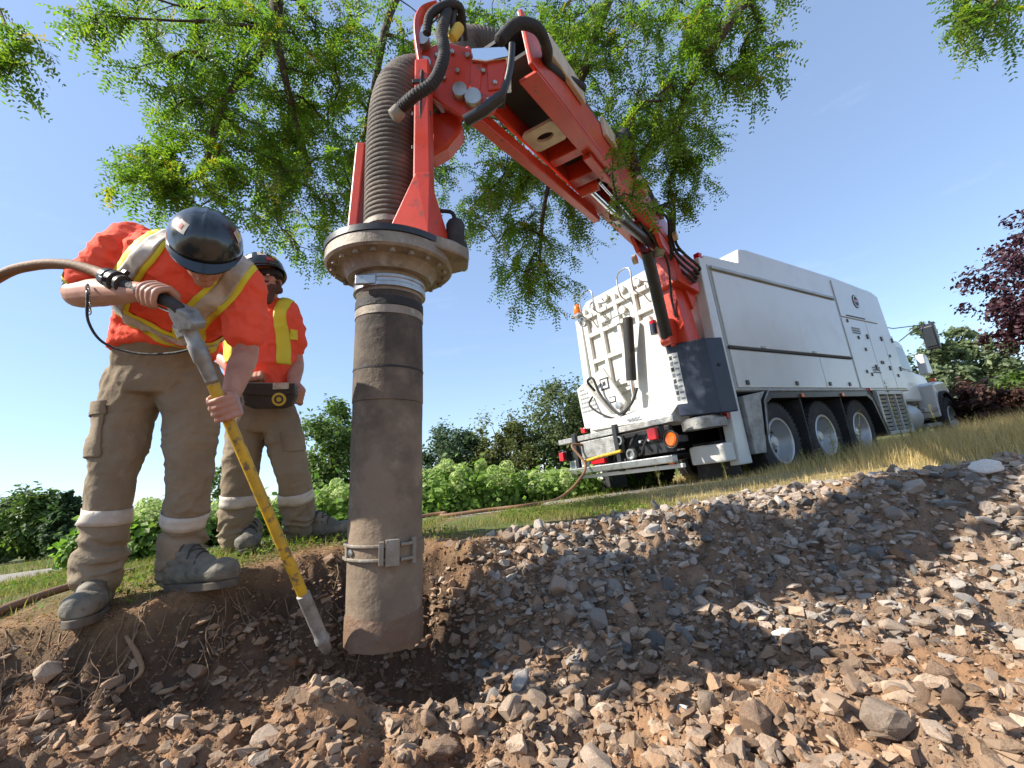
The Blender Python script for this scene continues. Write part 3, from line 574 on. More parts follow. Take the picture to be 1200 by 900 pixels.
for y, z, sy, sz in ((2.38, 0.72, 0.10, 0.13), (0.62, 0.80, 0.13, 0.14), (1.62, 0.575, 0.26, 0.07)):
    tl = T('tail_lamp', MB().bb(-0.86, -0.80, y - sy / 2, y + sy / 2, z - sz / 2, z + sz / 2), 'red_lens', bevel=0.01)
    T('lamp_housing', MB().bb(-0.80, -0.70, y - sy / 2 - .015, y + sy / 2 + .015, z - sz / 2 - .015, z + sz / 2 + .015), 'black_steel', tl, bevel=0.006)
T('tail_lamp', MB().bb(-0.18, -0.13, 0.005, 0.09, 0.86, 0.95), 'red_lens', bevel=0.01); T('tail_lamp', MB().bb(-0.33, -0.27, 2.34, 2.43, 1.06, 1.14), 'red_lens', bevel=0.01)
il = T('indicator_lamp', MB().lathe([(0.02, 0), (0.085, 0.02), (0.09, 0.07), (0.075, 0.085), (0.03, 0.075), (0, 0.073)], (-0.72, 0.40, 0.70), (-1, 0.15, 0.1), 24), 'amber', smooth=40)
T('lamp_guard', MB().tube([(-0.80, 0.40 + 0.10 * math.cos(a), 0.70 + 0.10 * math.sin(a)) for a in np.linspace(0, 6.283, 25)], 0.010, 8), 'black_steel', il, smooth=60)
T('lamp_bracket', MB().bb(-0.74, -0.52, 0.36, 0.44, 0.66, 0.74), 'black_steel', il, bevel=0.006)
T('reflector', MB().lathe([(0.055, 0), (0.055, 0.012), (0, 0.014)], (-0.84, 0.42, 0.46), (-1, 0, 0), 18), 'amber', smooth=40)
T('coupling', MB().lathe([(0.07, 0), (0.07, 0.05), (0.05, 0.05), (0.05, 0.02), (0, 0.02)], (-0.80, 1.02, 0.60), (-1, 0, 0), 20), 'steel', smooth=40)
T('coupling', MB().lathe([(0.06, 0), (0.06, 0.05), (0.04, 0.05), (0.04, 0.02), (0, 0.02)], (-0.80, 1.18, 0.80), (-1, 0, 0), 20), 'steel', smooth=40)
T('yellow_pipe', MB().tube([(-0.86, 1.9, 0.60), (-0.86, 1.6, 0.63), (-0.86, 1.15, 0.66)], 0.022, 8), 'lance_yellow', smooth=50)
for y in (0.8, 0.95, 1.12, 1.4, 1.55, 1.85):
    T('valve', MB().lathe([(0.02, 0), (0.028, 0.02), (0.028, 0.06), (0.018, 0.08), (0.018, 0.12)], (-0.62, y, 0.70 + 0.04 * math.sin(y * 9)), (-1, 0.2 * math.sin(y * 5), 0.1), 10), 'steel', smooth=40)
for k in range(4): T('hydraulic_hose', MB().tube(spline([(-0.62, 0.8 + k * .25, 0.85), (-0.74, 0.84 + k * .22, 0.72 + .04 * k), (-0.72, 0.95 + k * .24, 0.58), (-0.6, 1.1 + k * .2, 0.60)], 5), 0.014, 6), 'black_rubber', smooth=50)
T('mud_flap', MB().bb(-0.10, -0.08, 0.04, 0.62, 0.16, 0.62), 'black_rubber'); T('mud_flap', MB().bb(-0.10, -0.08, 1.85, 2.4, 0.16, 0.62), 'black_rubber')
# ---- boom turret: navy cabinet, red column
nb = T('turret_cabinet', MB().prism([(-0.52, 0.42, 0.97), (-0.40, -0.06, 0.92), (-0.16, -0.14, 0.92), (-0.16, 0.42, 0.97)], (0, 0, 0.92)), 'navy_paint', bevel=0.015)
fx_ = lambda y, e=0.0: -0.52 + 0.25 * (0.42 - y) - e
sheet = T('instruction_sheet', MB().prism([(fx_(.41, .001), .41, 1.12), (fx_(.29, .001), .29, 1.11), (fx_(.29, .001), .29, 1.76), (fx_(.41, .001), .41, 1.77)], (-0.003, -0.001, 0)), 'paper', nb)
for k in range(8):
    z = 1.16 + k * 0.075
    T('pictogram', MB().prism([(fx_(.40, .004), .40, z), (fx_(.365, .004), .365, z), (fx_(.365, .004), .365, z + 0.05), (fx_(.40, .004), .40, z + 0.05)], (-0.003, -0.001, 0)), ('lettering_grey', 'ink')[k % 2], nb)
    T('small_print', MB().prism([(fx_(.352, .004), .352, z + .01), (fx_(.30, .004), .30, z + .01), (fx_(.30, .004), .30, z + 0.035), (fx_(.352, .004), .352, z + 0.035)], (-0.003, -0.001, 0)), 'lettering_grey', nb)
T('cabinet_lock', MB().lathe([(0.02, 0), (0.02, 0.012), (0, 0.013)], (-0.285, -0.102, 1.50), (-0.3, -1, 0), 14), 'dark_gap', nb, smooth=40)
T('turret_base', MB().lathe([(0.26, 0), (0.26, 0.22), (0.20, 0.30), (0.20, 0.36)][::-1] if 0 else [(0.26, 0), (0.26, 0.10), (0.22, 0.14)], (-0.32, 0.24, 0.78), (0, 0, 1), 28), 'tread_plate', smooth=40)
# ---------------------------------------------------------------- boom and suction tube (parts of the truck, laid out in world metres)
def proj(p):
    v = V(p) - CO; d = v.dot(Fv); return 600 + FPX * v.dot(Rv) / d, 450 - FPX * v.dot(Uv) / d, d
def PY(px, py, y): d = ray(px, py); return CO + d * (y / d.y)
root = TM @ RL(772, 286, -0.34)
head = PY(583, 66, 2.14)
e1 = (head - root); BL = e1.length; e1.normalize(); e2 = e1.cross(V((0, 0, 1))).normalized(); e3 = e2.cross(e1)
e2 = -e2                                    # e2 points to the camera's side of the boom
def B(s, lat, up): return root + e1 * (s * BL) + e2 * lat + e3 * up
def W(name, mb, m, parent, **k): return mb.build(name, m, parent, xf=TI, **k)
bm_ = MB()
HW = 0.175
def side(s0, s1, lat, u0a, u1a, u0b, u1b, t=0.028):
    return MB().prism([B(s0, lat - t / 2, u0a), B(s1, lat - t / 2, u0b), B(s1, lat - t / 2, u1b), B(s0, lat - t / 2, u1a)], e2 * t)
boom = W('boom', side(0.0, 1.0, HW, -0.12, 0.16, -0.15, 0.17), 'red_paint', truck, bevel=0.008)
W('boom_plate', side(0.0, 1.0, -HW, -0.12, 0.16, -0.15, 0.17), 'red_paint', boom, bevel=0.008)
W('boom_plate', MB().bar(B(0.02, 0, 0.15), B(0.98, 0, 0.165), 2 * HW - 0.04, 0.02, up=e3), 'black_steel', boom)
W('boom_flange', MB().prism([B(0.08, HW - 0.10, -0.128), B(0.99, HW - 0.10, -0.158), B(0.99, HW + 0.012, -0.158), B(0.08, HW + 0.012, -0.128)], e3 * -0.02), 'red_paint', boom, bevel=0.005)
W('boom_flange', MB().prism([B(0.08, -HW - 0.012, -0.128), B(0.62, -HW - 0.012, -0.146), B(0.62, -HW + 0.09, -0.146), B(0.08, -HW + 0.09, -0.128)], e3 * -0.02), 'red_paint', boom, bevel=0.005)
# long stay beam on the far lower edge, stopping short with a stepped end
W('stay_beam', MB().bar(B(0.55, -HW - 0.03, -0.20), B(1.0, -HW - 0.05, -0.22), 0.07, 0.09, up=e3), 'red_paint', boom, bevel=0.008)
W('stay_beam', MB().prism([B(0.50, -HW - 0.065, -0.245), B(0.56, -HW - 0.065, -0.245), B(0.56, -HW - 0.065, -0.10), B(0.53, -HW - 0.065, -0.10)], e2 * 0.07), 'red_paint', boom, bevel=0.006)
def holed(s0, s1, lat0, lat1, up, hr, n=24, th=0.02):
    o = B((s0 + s1) / 2, (lat0 + lat1) / 2, up); a = e1 * ((s1 - s0) * BL / 2); b = e2 * ((lat1 - lat0) / 2); vs = []
    for lay in (0, 1):
        for k in range(n):
            an = 2 * math.pi * (k + .5) / n; ca, sa = math.cos(an), math.sin(an); m_ = max(abs(ca), abs(sa))
            vs.append(o + a * (ca / m_) + b * (sa / m_) - e3 * (th * lay))
        for k in range(n):
            an = 2 * math.pi * (k + .5) / n; vs.append(o + a.normalized() * (hr * 0.75 * math.cos(an)) + b.normalized() * (hr * math.sin(an)) - e3 * (th * lay))
    fs = []
    for k in range(n):
        j = (k + 1) % n
        fs += [(k, j, n + j, n + k), (2 * n + k, 3 * n + k, 3 * n + j, 2 * n + j), (k, 2 * n + k, 2 * n + j, j), (n + k, n + j, 3 * n + j, 3 * n + k)]
    return MB().add(vs, fs)
W('cover_plate', holed(0.825, 0.885, -HW + 0.02, HW - 0.09, -0.148, 0.06), 'beige_plate', boom)
W('inner_web', MB().bar(B(0.60, 0, 0.0), B(0.98, 0, 0.0), 2 * HW - 0.05, 0.02, up=e3), 'dark_gap', boom)
for s, h_ in ((0.76, 0.11), (0.66, 0.16), (0.50, 0.10), (0.34, 0.12), (0.16, 0.14)):
    W('cross_member', MB().bar(B(s, -HW + 0.014, -0.06), B(s, HW - 0.014, -0.06), h_, 0.16, up=e3), 'red_paint', boom, bevel=0.008)
W('gusset', MB().prism([B(0.66, HW - 0.10, -0.182), B(0.76, HW - 0.10, -0.182), B(0.76, HW - 0.04, -0.182), B(0.62, HW - 0.04, -0.182)], e3 * -0.03), 'red_paint', boom, bevel=0.004)
for k in range(5): W('bolt', MB().lathe([(0.012, 0), (0.012, 0.014), (0, 0.015)], B(0.615 + k * 0.016, HW - 0.03, -0.172), -e3, 8), 'steel', boom)
for s0, s1 in ((0.80, 0.93), (0.60, 0.69), (0.36, 0.48), (0.16, 0.24)):
    W('cover_plate', MB().prism([B(s0, HW + 0.016, 0.06), B(s1, HW + 0.016, 0.06), B(s1, HW + 0.016, 0.215), B(s0, HW + 0.016, 0.215)], e2 * 0.035), 'beige_plate', boom, bevel=0.008)
# telescoping ram under the boom
ram = W('boom_cylinder', MB().rod(B(0.49, -0.02, -0.235), B(0.14, 0.03, -0.20), 0.055, seg=20), 'black_steel', boom, smooth=40)
W('cylinder_rod', MB().rod(B(0.66, -0.04, -0.225), B(0.49, -0.02, -0.235), 0.026, seg=16), 'bright_rod', boom, smooth=40)
W('cylinder_gland', MB().rod(B(0.497, -0.02, -0.235), B(0.475, -0.02, -0.235), 0.066, seg=20), 'steel', boom, smooth=40)
W('cylinder_eye', MB().rod(B(0.66, -0.11, -0.225), B(0.66, 0.04, -0.225), 0.045, seg=16), 'red_paint', boom, smooth=40)
W('cylinder_rod', MB().rod(B(0.66, 0.05, -0.20), B(0.40, 0.05, -0.20), 0.014, seg=10), 'bright_rod', boom, smooth=40)
W('boom_foot', MB().prism([B(0.06, -0.14, -0.14), B(0.26, -0.14, -0.16), B(0.22, -0.14, -0.30), B(0.13, -0.14, -0.34)], e2 * 0.05), 'red_paint', boom, bevel=0.008)
W('boom_foot', MB().prism([B(0.06, 0.12, -0.14), B(0.26, 0.12, -0.16), B(0.22, 0.12, -0.30), B(0.13, 0.12, -0.34)], e2 * 0.05), 'red_paint', boom, bevel=0.008)
for s, la, up in ((0.15, -0.20, -0.28), (0.10, 0.24, -0.10)):
    W('pivot_pin', MB().lathe([(0.06, 0), (0.06, 0.05), (0.05, 0.055), (0, 0.056)], B(s, la, up), e2 * (1 if la > 0 else -1), 20), 'beige_plate', boom, smooth=40)
for s, la, up in ((0.17, 0.10, -0.30), (0.12, -0.05, -0.33)):
    W('flood_lamp', MB().lathe([(0.02, 0), (0.06, 0.03), (0.065, 0.07), (0.055, 0.072), (0.05, 0.05), (0, 0.05)], B(s, la, up), V((-0.5, -0.6, -0.6)), 18), 'steel', boom, smooth=40)
# column rising from the navy cabinet, with the luffing ram in front of it
c0 = TM @ V((-0.30, 0.26, 1.80)); c1 = root + V((0, 0, 0.05))
colm = W('boom_column', MB().bar(c0, c1, 0.26, 0.26, up=tu, w1=0.22, h1=0.24), 'red_paint', truck, bevel=0.015)
W('column_head', MB().prism([TM @ V((-0.52, 0.40, 2.62)), TM @ V((-0.10, 0.40, 2.50)), TM @ V((-0.06, 0.40, 2.98)), TM @ V((-0.50, 0.40, 3.02))], tv * -0.36), 'red_paint', colm, bevel=0.015)
W('column_arm', MB().prism([TM @ V((-0.20, 0.12, 2.30)), TM @ V((-0.02, 0.10, 2.62)), TM @ V((-0.02, 0.10, 2.78)), TM @ V((-0.35, 0.12, 2.85))], tv * 0.05), 'red_paint', colm, bevel=0.01)
for x in (-0.40, -0.20): W('column_foot', MB().bar(TM @ V((x, 0.30, 1.84)), TM @ V((x, 0.28, 2.2)), 0.03, 0.30, up=tu), 'red_paint', colm, bevel=0.004)
lr0 = B(0.20, -0.03, -0.25); lr1 = TM @ V((-0.56, 0.34, 1.98))
W('luffing_cylinder', MB().rod(lr0 + (lr1 - lr0) * 0.05, lr1, 0.072, seg=20), 'black_steel', colm, smooth=40)
W('cylinder_collar', MB().rod(lr1, lr1 + (lr1 - lr0).normalized() * 0.06, 0.05, seg=16), 'steel', colm, smooth=40)
W('cylinder_eye', MB().rod(lr1 + V((0, 0, -.06)) - tv * 0.07, lr1 + V((0, 0, -.06)) + tv * 0.07, 0.055, seg=16), 'red_paint', colm, smooth=40)
W('accumulator', MB().rod(TM @ V((-0.58, 0.50, 2.06)), TM @ V((-0.58, 0.49, 2.20)), 0.045, seg=16), 'navy_paint', colm, smooth=40)
W('accumulator_band', MB().rod(TM @ V((-0.58, 0.49, 2.20)), TM @ V((-0.58, 0.49, 2.24)), 0.046, seg=16), 'red_lens', colm, smooth=40)
for k in range(4):
    a = 0.04 * k
    W('hydraulic_hose', MB().tube(spline([B(0.30, 0.16 + a, 0.0), B(0.16, 0.26 + a * .8, 0.04 + a), TM @ V((-0.52, 0.08 - a, 2.95 + a)), TM @ V((-0.30, -0.02 - a, 2.62 + a)), TM @ V((-0.10, 0.06, 2.70 + a))], 7), 0.017, 8), 'black_rubber', boom, smooth=50)
W('hydraulic_hose', MB().tube(spline([B(0.34, 0.06, -0.14), B(0.22, 0.10, -0.24), B(0.12, 0.12, -0.42), TM @ V((-0.50, 0.20, 2.45)), TM @ V((-0.46, 0.22, 2.2))], 7), 0.015, 8), 'black_rubber', boom, smooth=50)
W('hydraulic_hose', MB().tube([TM @ V((-0.3, 0.14, 3.02)) + V((0.12 * math.cos(a / 3), 0.05 * math.sin(a / 7), 0.12 * math.sin(a / 3))) for a in range(19)], 0.018, 8), 'black_rubber', boom, smooth=50)

# ---- suction tube: axis through the flange
TB = P(450, 748, 1.90); TT = PY(457, 345, 2.03)
tdir = (TT - TB).normalized(); tl = V((1, 0, 0)); tl = (tl - tdir * tl.dot(tdir)).normalized(); tf = tdir.cross(tl); tf = tf if tf.y < 0 else -tf   # tf faces the camera
def AX(py):                                  # place on the tube axis seen at this photo row
    a, b = -0.3, 1.6
    for _ in range(40):
        m_ = (a + b) / 2
        if proj(TB + (TT - TB) * m_)[1] > py: a = m_
        else: b = m_
    return TB + (TT - TB) * a
def tz(py): return (AX(py) - TB).dot(tdir)
def ring(prof, seg=48): return MB().lathe([(r, t) for r, t in prof], TB, tdir, seg)
def wob(o, amp, sc):
    me = o.data; n = len(me.vertices); a = np.zeros(n * 3, np.float32); me.vertices.foreach_get('co', a); a = a.reshape(-1, 3)
    nn = np.zeros(n * 3, np.float32); me.vertices.foreach_get('normal', nn); nn = nn.reshape(-1, 3)
    a += nn * (fbm(a * sc, 3, 3) * amp)[:, None]; me.vertices.foreach_set('co', a.ravel()); me.update(); return o
z0, zm, zs, zt = tz(748), tz(640), tz(470), tz(352)
noz = W('suction_tube', ring([(0.160, z0 + t * (zs - z0) / 30) if False else (0.155 - 0.004 * (t / 30), z0 + t * (zs - z0) / 30) for t in range(31)] + [(0.14, zs)]), 'muddy_tube', truck, smooth=35)
noz.data.polygons  # outer skin
wob(noz, 0.004, 7)
W('tube_mouth', ring([(0.142, z0 + 0.10), (0.142, z0 - 0.004), (0.157, z0 - 0.006), (0.1585, z0 + 0.02), (0.1578, z0 + 0.10), (0.152, z0 + 0.125)], 64), 'mud_wet', noz, smooth=50)
W('upper_sleeve', ring([(0.145, zs - 0.015), (0.1535, zs - 0.012), (0.153, zs + 0.1)] + [(0.153 - 0.0004 * t, zs + 0.1 + t * (zt - zs - 0.1) / 12) for t in range(1, 13)] + [(0.13, zt)], 64), 'muddy_tube', noz, smooth=35)
zb_ = tz(437); W('sleeve_seam', ring([(0.150, zb_ - 0.004), (0.1545, zb_ - 0.004), (0.1545, zb_ + 0.004), (0.150, zb_ + 0.004)], 64), 'black_rubber', noz)
za = tz(374); W('strap', ring([(0.145, za - 0.018), (0.1525, za - 0.018), (0.1525, za + 0.018), (0.145, za + 0.018)], 64), 'muddy_steel', noz, smooth=30)
W('strap', ring([(0.145, za + 0.022), (0.1535, za + 0.022), (0.1525, za + 0.06), (0.145, za + 0.06)], 64), 'black_rubber', noz, smooth=30)
zc = tz(343)
W('tube_collar', ring([(0.140, zt - 0.005), (0.150, zt - 0.002), (0.152, zc - 0.02), (0.1515, zc + 0.03), (0.165, zc + 0.06), (0.200, zc + 0.10), (0.15, zc + 0.11)], 48), 'muddy_steel', noz, smooth=40)
clamp = W('clamp_band', ring([(0.148, zc - 0.026), (0.163, zc - 0.026), (0.163, zc - 0.008), (0.159, zc - 0.004), (0.159, zc + 0.010), (0.163, zc + 0.014), (0.163, zc + 0.026), (0.148, zc + 0.026)], 48), 'steel', noz, smooth=30)
cax = TB + tdir * zc
W('clamp_latch', MB().box(cax + (tf * 0.9 - tl * 0.35).normalized() * 0.168, (0.09, 0.02, 0.045), Matrix((tl, tf, tdir)).transposed()), 'steel', clamp, bevel=0.004)
# buckle band low on the tube
zk = tz(641); kb = TB + tdir * zk
band = W('buckle_band', ring([(0.148, zk - 0.030), (0.1605, zk - 0.030), (0.1605, zk + 0.030), (0.148, zk + 0.030)], 64), 'muddy_tube', noz, smooth=30)
def curved(a0, a1, dz0, dz1, r0, r1, n=10):     # a plate bent round the tube; angle 0 faces the camera
    vs = []; 
    for i in range(n + 1):
        a = R(a0 + (a1 - a0) * i / n); d_ = tf * math.cos(a) + tl * math.sin(a)
        for r_, dz in ((r0, dz0), (r1, dz0), (r1, dz1), (r0, dz1)): vs.append(kb + d_ * r_ + tdir * dz)
    fs = [(i * 4 + k, i * 4 + (k + 1) % 4, (i + 1) * 4 + (k + 1) % 4, (i + 1) * 4 + k) for i in range(n) for k in range(4)] + [(0, 1, 2, 3), (n * 4 + 3, n * 4 + 2, n * 4 + 1, n * 4)]
    return MB().add(vs, fs)
for nm, a in (('buckle_frame', (-72, 18, 0.020, 0.032, 0.160, 0.172)), ('buckle_frame', (-72, 18, -0.032, -0.020, 0.160, 0.172)), ('buckle_frame', (-50, -44, -0.032, 0.032, 0.161, 0.173)), ('buckle_lever', (16, 34, -0.050, 0.050, 0.160, 0.178)), ('buckle_lever', (8, 14, -0.044, 0.044, 0.160, 0.182)), ('buckle_hook', (36, 58, 0.022, 0.034, 0.160, 0.174)), ('buckle_hook', (36, 58, -0.034, -0.022, 0.160, 0.174)), ('buckle_hook', (54, 60, -0.05, 0.05, 0.160, 0.175))):
    W(nm, curved(*a), 'muddy_steel', band, bevel=0.003)
d_ = tf * math.cos(R(-38)) + tl * math.sin(R(-38)); W('buckle_rivet', MB().lathe([(0.014, 0.157), (0.014, 0.168), (0, 0.170)], kb, d_, 12), 'steel', band, smooth=40)
# flange with bolts, side motor
zf = tz(313)
fl = W('flange', ring([(0.14, zf - 0.085), (0.19, zf - 0.082), (0.205, zf - 0.05), (0.22, zf - 0.032), (0.280, zf - 0.028), (0.290, zf - 0.018), (0.290, zf + 0.028), (0.28, zf + 0.040), (0.16, zf + 0.040)], 72), 'muddy_steel', noz, smooth=35)
W('flange_ring', ring([(0.275, zf + 0.034), (0.294, zf + 0.034), (0.294, zf + 0.062), (0.16, zf + 0.062)], 72), 'black_steel', noz, smooth=35)
for k in range(20):
    a = 2 * math.pi * k / 20; d_ = tl * math.cos(a) + tf * math.sin(a)
    W('bolt', MB().lathe([(0.013, 0), (0.013, 0.016), (0, 0.017)], TB + tdir * (zf - 0.029) + d_ * 0.253, -tdir, 6), 'muddy_steel', fl)
fp = TB + tdir * (zf + 0.01)
W('flange_wing', MB().prism([fp + tl * 0.22 - tf * 0.16, fp + tl * 0.355 - tf * 0.10, fp + tl * 0.375 + tf * 0.02, fp + tl * 0.32 + tf * 0.10, fp + tl * 0.22 + tf * 0.18], tdir * 0.06), 'muddy_steel', fl, bevel=0.01)
mo = fp + tl * 0.31 + tdir * 0.06
mot = W('slew_motor', MB().lathe([(0.055, 0), (0.055, 0.03), (0.042, 0.035), (0.045, 0.13), (0.035, 0.15), (0, 0.152)], mo, tdir, 22), 'black_rubber', noz, smooth=40)
W('motor_hose', MB().tube(spline([mo + tdir * 0.15, mo + tdir * 0.20 - tl * 0.02, mo + tdir * 0.21 - tl * 0.10], 6), 0.010, 8), 'black_rubber', mot, smooth=50)
# corrugated hose, up from the flange and over to the boom
ztop = zf + 0.06; hb = TB + tdir * ztop
hose_pts = spline([hb, hb + tdir * 0.27, hb + tdir * 0.55, hb + tdir * 0.80 + tl * 0.012 - tf * 0.01, hb + tdir * 0.97 + tl * 0.05 - tf * 0.05, hb + tdir * 1.07 + tl * 0.13 - tf * 0.14, hb + tdir * 1.11 + tl * 0.25 - tf * 0.30, P(545, 58, 2.98), B(0.86, -0.04, 0.34), B(0.76, 0, 0.36), B(0.5, 0, 0.36), B(0.2, 0.05, 0.36), TM @ V((0.0, 0.5, 3.30)), TM @ V((0.9, 0.9, 3.30)), TM @ V((1.3, 1.1, 3.28))], 24)
# resample evenly
acc = [0.0]
for a, b in zip(hose_pts, hose_pts[1:]): acc.append(acc[-1] + (b - a).length)
tot = acc[-1]; pitch = 0.0245; n = int(tot / pitch) * 6
ss = np.linspace(0, tot, n); hx = [np.interp(ss, acc, [p[k] for p in hose_pts]) for k in range(3)]
hp = [V((hx[0][i], hx[1][i], hx[2][i])) for i in range(n)]
rr = 0.1195 + 0.0085 * np.abs(np.sin(ss / pitch * math.pi)) ** 0.6
hmb = MB(); hmb.tube(hp, list(rr), 28, True, 1.0, up=(0, 1, 0))
shose = W('suction_hose', hmb, 'suction_hose', truck, smooth=60)
for k in (5, 30): 
    W('hose_clamp', MB().lathe([(0.124, -0.012), (0.131, -0.012), (0.131, 0.012), (0.124, 0.012)], hp[k], hp[k + 3] - hp[k], 32), 'muddy_steel', shose, smooth=30)
# red carrier frame holding tube to boom head
fr0 = TB + tdir * (zf + 0.062)
def FX(l, f, t): return fr0 + tl * l + tf * f + tdir * t
tp_ = 0.98
post = W('carrier_post', MB().bar(FX(0.185, 0.12, 0.0), FX(0.165, 0.05, tp_), 0.085, 0.11, up=tf, w1=0.07, h1=0.10), 'red_paint', truck, bevel=0.008)
W('post_gusset', MB().prism([FX(0.02, 0.165, 0.0), FX(0.22, 0.185, 0.0), FX(0.22, 0.155, 0.32), FX(0.15, 0.155, 0.32)], tf * -0.03), 'red_paint', post, bevel=0.006)
W('post_gusset', MB().prism([FX(0.225, 0.18, 0.0), FX(0.30, -0.02, 0.0), FX(0.215, 0.06, 0.30), FX(0.215, 0.13, 0.30)], tl * -0.02), 'red_paint', post, bevel=0.006)
W('carrier_post', MB().bar(FX(-0.195, -0.04, 0.0), FX(-0.165, -0.06, 0.62), 0.05, 0.10, up=tf), 'red_paint', post, bevel=0.008)
W('post_gusset', MB().prism([FX(-0.25, 0.02, 0.0), FX(-0.19, 0.05, 0.0), FX(-0.19, 0.0, 0.12), FX(-0.22, -0.02, 0.12)], tf * -0.03), 'red_paint', post, bevel=0.006)
# boom head: cheek plates, knuckle, guard hoop, covers
pt = FX(0.165, 0.05, tp_)
def HD(px, py, dd=0.0): return P(px, py, proj(head)[2] + dd)
for off in (-0.13, 0.10):
    W('head_cheek', MB().prism([HD(486, 62, off), HD(520, 48, off), HD(566, 60, off), HD(600, 88, off), HD(578, 132, off), HD(545, 140, off), HD(515, 120, off), HD(490, 100, off)], Fv * 0.035), 'red_paint', boom, bevel=0.01)
W('knuckle', MB().prism([HD(505, 132, -0.02), HD(538, 128, -0.02), HD(542, 150, -0.02), HD(524, 172, -0.02), HD(503, 184, -0.02)], Fv * 0.16), 'red_paint', boom, bevel=0.02)
W('knuckle', MB().prism([HD(500, 85, -0.06), HD(548, 92, -0.06), HD(552, 126, -0.06), HD(530, 132, -0.06), HD(500, 112, -0.06)], Fv * 0.10), 'red_paint', boom, bevel=0.02)
W('head_cover', MB().prism([HD(552, 56, -0.16), HD(592, 54, -0.16), HD(600, 66, -0.16), HD(570, 72, -0.16), HD(553, 70, -0.16)], Fv * 0.30), 'bright_rod', boom, bevel=0.006)
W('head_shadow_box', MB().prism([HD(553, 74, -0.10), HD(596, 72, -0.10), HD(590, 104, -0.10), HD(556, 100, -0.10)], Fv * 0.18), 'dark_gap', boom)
W('head_strut', MB().prism([HD(570, 72, -0.14), HD(594, 70, -0.14), HD(586, 104, -0.14), HD(572, 106, -0.14)], Fv * 0.05), 'red_paint', boom, bevel=0.006)
W('head_strut', MB().prism([HD(552, 74, -0.14), HD(566, 73, -0.14), HD(562, 110, -0.14), HD(550, 108, -0.14)], Fv * 0.05), 'red_paint', boom, bevel=0.006)
for px, py, r_ in ((555, 120, 0.046), (497, 54, 0.035), (500, 82, 0.035), (540, 112, 0.040)):
    W('pivot_pin', MB().lathe([(r_, 0), (r_, 0.05), (r_ * .9, 0.06), (0, 0.061)], HD(px, py, -0.12), -Fv, 22), 'steel', boom, smooth=40)
W('guard_hoop', MB().tube(spline([FX(0.165, 0.05, tp_ - 0.1), P(488, 42, 2.38), P(494, 18, 2.40), P(512, 10, 2.42)], 8), 0.042, 10, flat=0.35), 'red_paint', boom, smooth=50)
def ribbed(pts, r_, pitch_, parent, m='black_rubber', name='cable_conduit'):
    pts = spline(pts, 24); ac = [0.0]
    for a, b in zip(pts, pts[1:]): ac.append(ac[-1] + (b - a).length)
    n_ = int(ac[-1] / pitch_) * 4; s_ = np.linspace(0, ac[-1], n_); xx = [np.interp(s_, ac, [p[k] for p in pts]) for k in range(3)]
    q_ = [V((xx[0][i], xx[1][i], xx[2][i])) for i in range(n_)]
    mb = MB(); mb.tube(q_, list(r_ * (0.88 + 0.16 * np.abs(np.sin(s_ / pitch_ * math.pi)))), 12, up=(0, 1, 0)); return W(name, mb, m, parent, smooth=60)
ribbed([P(468, 128, 2.12), P(486, 112, 2.06), P(508, 96, 2.05), P(520, 66, 2.08), P(518, 36, 2.14), P(524, 14, 2.22)], 0.027, 0.015, boom)
W('cable_bundle_end', MB().lathe([(0.026, 0), (0.034, 0.01), (0.034, 0.05), (0.02, 0.055)], P(470, 128, 2.12), P(464, 134, 2.12) - P(474, 124, 2.12), 12), 'muddy_steel', boom, smooth=40)
ribbed([P(500, 40, 2.16), P(504, 18, 2.16), P(522, 6, 2.2), P(538, 8, 2.24), P(542, 26, 2.3)], 0.020, 0.013, boom)
ribbed([P(585, 48, 2.16), P(606, 28, 2.22), P(630, 34, 2.34), P(641, 58, 2.5), P(645, 80, 2.75), B(0.80, HW + 0.05, 0.18)], 0.029, 0.014, boom)
W('hose_guide', MB().tube(spline([P(600, 52, 2.12), P(598, 78, 2.10), P(592, 102, 2.10), P(585, 114, 2.10)], 5), 0.016, 10), 'black_steel', boom, smooth=50)
W('hose_guide', MB().tube([P(586, 114, 2.10), P(566, 130, 2.10), P(545, 142, 2.12)], 0.027, 14), 'black_steel', boom, smooth=50)
for px in (515, 522, 530): W('hydraulic_hose', MB().tube(spline([P(px, 32, 2.2), P(px + 4, 12, 2.24), P(px + 12, 20, 2.28), P(px + 16, 48, 2.34)], 6), 0.011, 8), 'black_rubber', boom, smooth=50)
W('fitting', MB().lathe([(0.02, 0), (0.026, 0.01), (0.026, 0.07), (0.016, 0.08)], P(540, 30, 2.2), P(530, 44, 2.2) - P(540, 30, 2.2), 10), 'badge_gold', boom, smooth=40)
W('cable_loop', MB().tube(spline([B(0.62, HW + 0.06, 0.10), B(0.58, HW + 0.10, 0.26), B(0.52, HW + 0.08, 0.24), B(0.48, HW + 0.06, 0.08)], 8), 0.05, 12), 'black_rubber', boom, smooth=50)

for px, py in ((512, 66), (530, 62), (548, 66), (566, 84), (580, 98), (572, 118), (520, 92), (536, 84)):
    W('bolt', MB().lathe([(0.013, 0), (0.013, 0.014), (0.008, 0.018), (0, 0.018)], HD(px, py, -0.132), -Fv, 6), 'steel', boom)
for t_ in (0.12, 0.30, 0.48):
    c_ = FX(0.168, 0.112, t_ + 0.36); W('hose_clip', MB().box(c_, (0.09, 0.012, 0.022), Matrix((tl, tf, tdir)).transposed()), 'black_steel', post, bevel=0.003)
W('pilot_hose', MB().tube(spline([FX(0.15, 0.125, 0.34), FX(0.172, 0.122, 0.5), FX(0.165, 0.118, 0.7), FX(0.17, 0.11, 0.9)], 6), 0.008, 8), 'black_rubber', post, smooth=60)
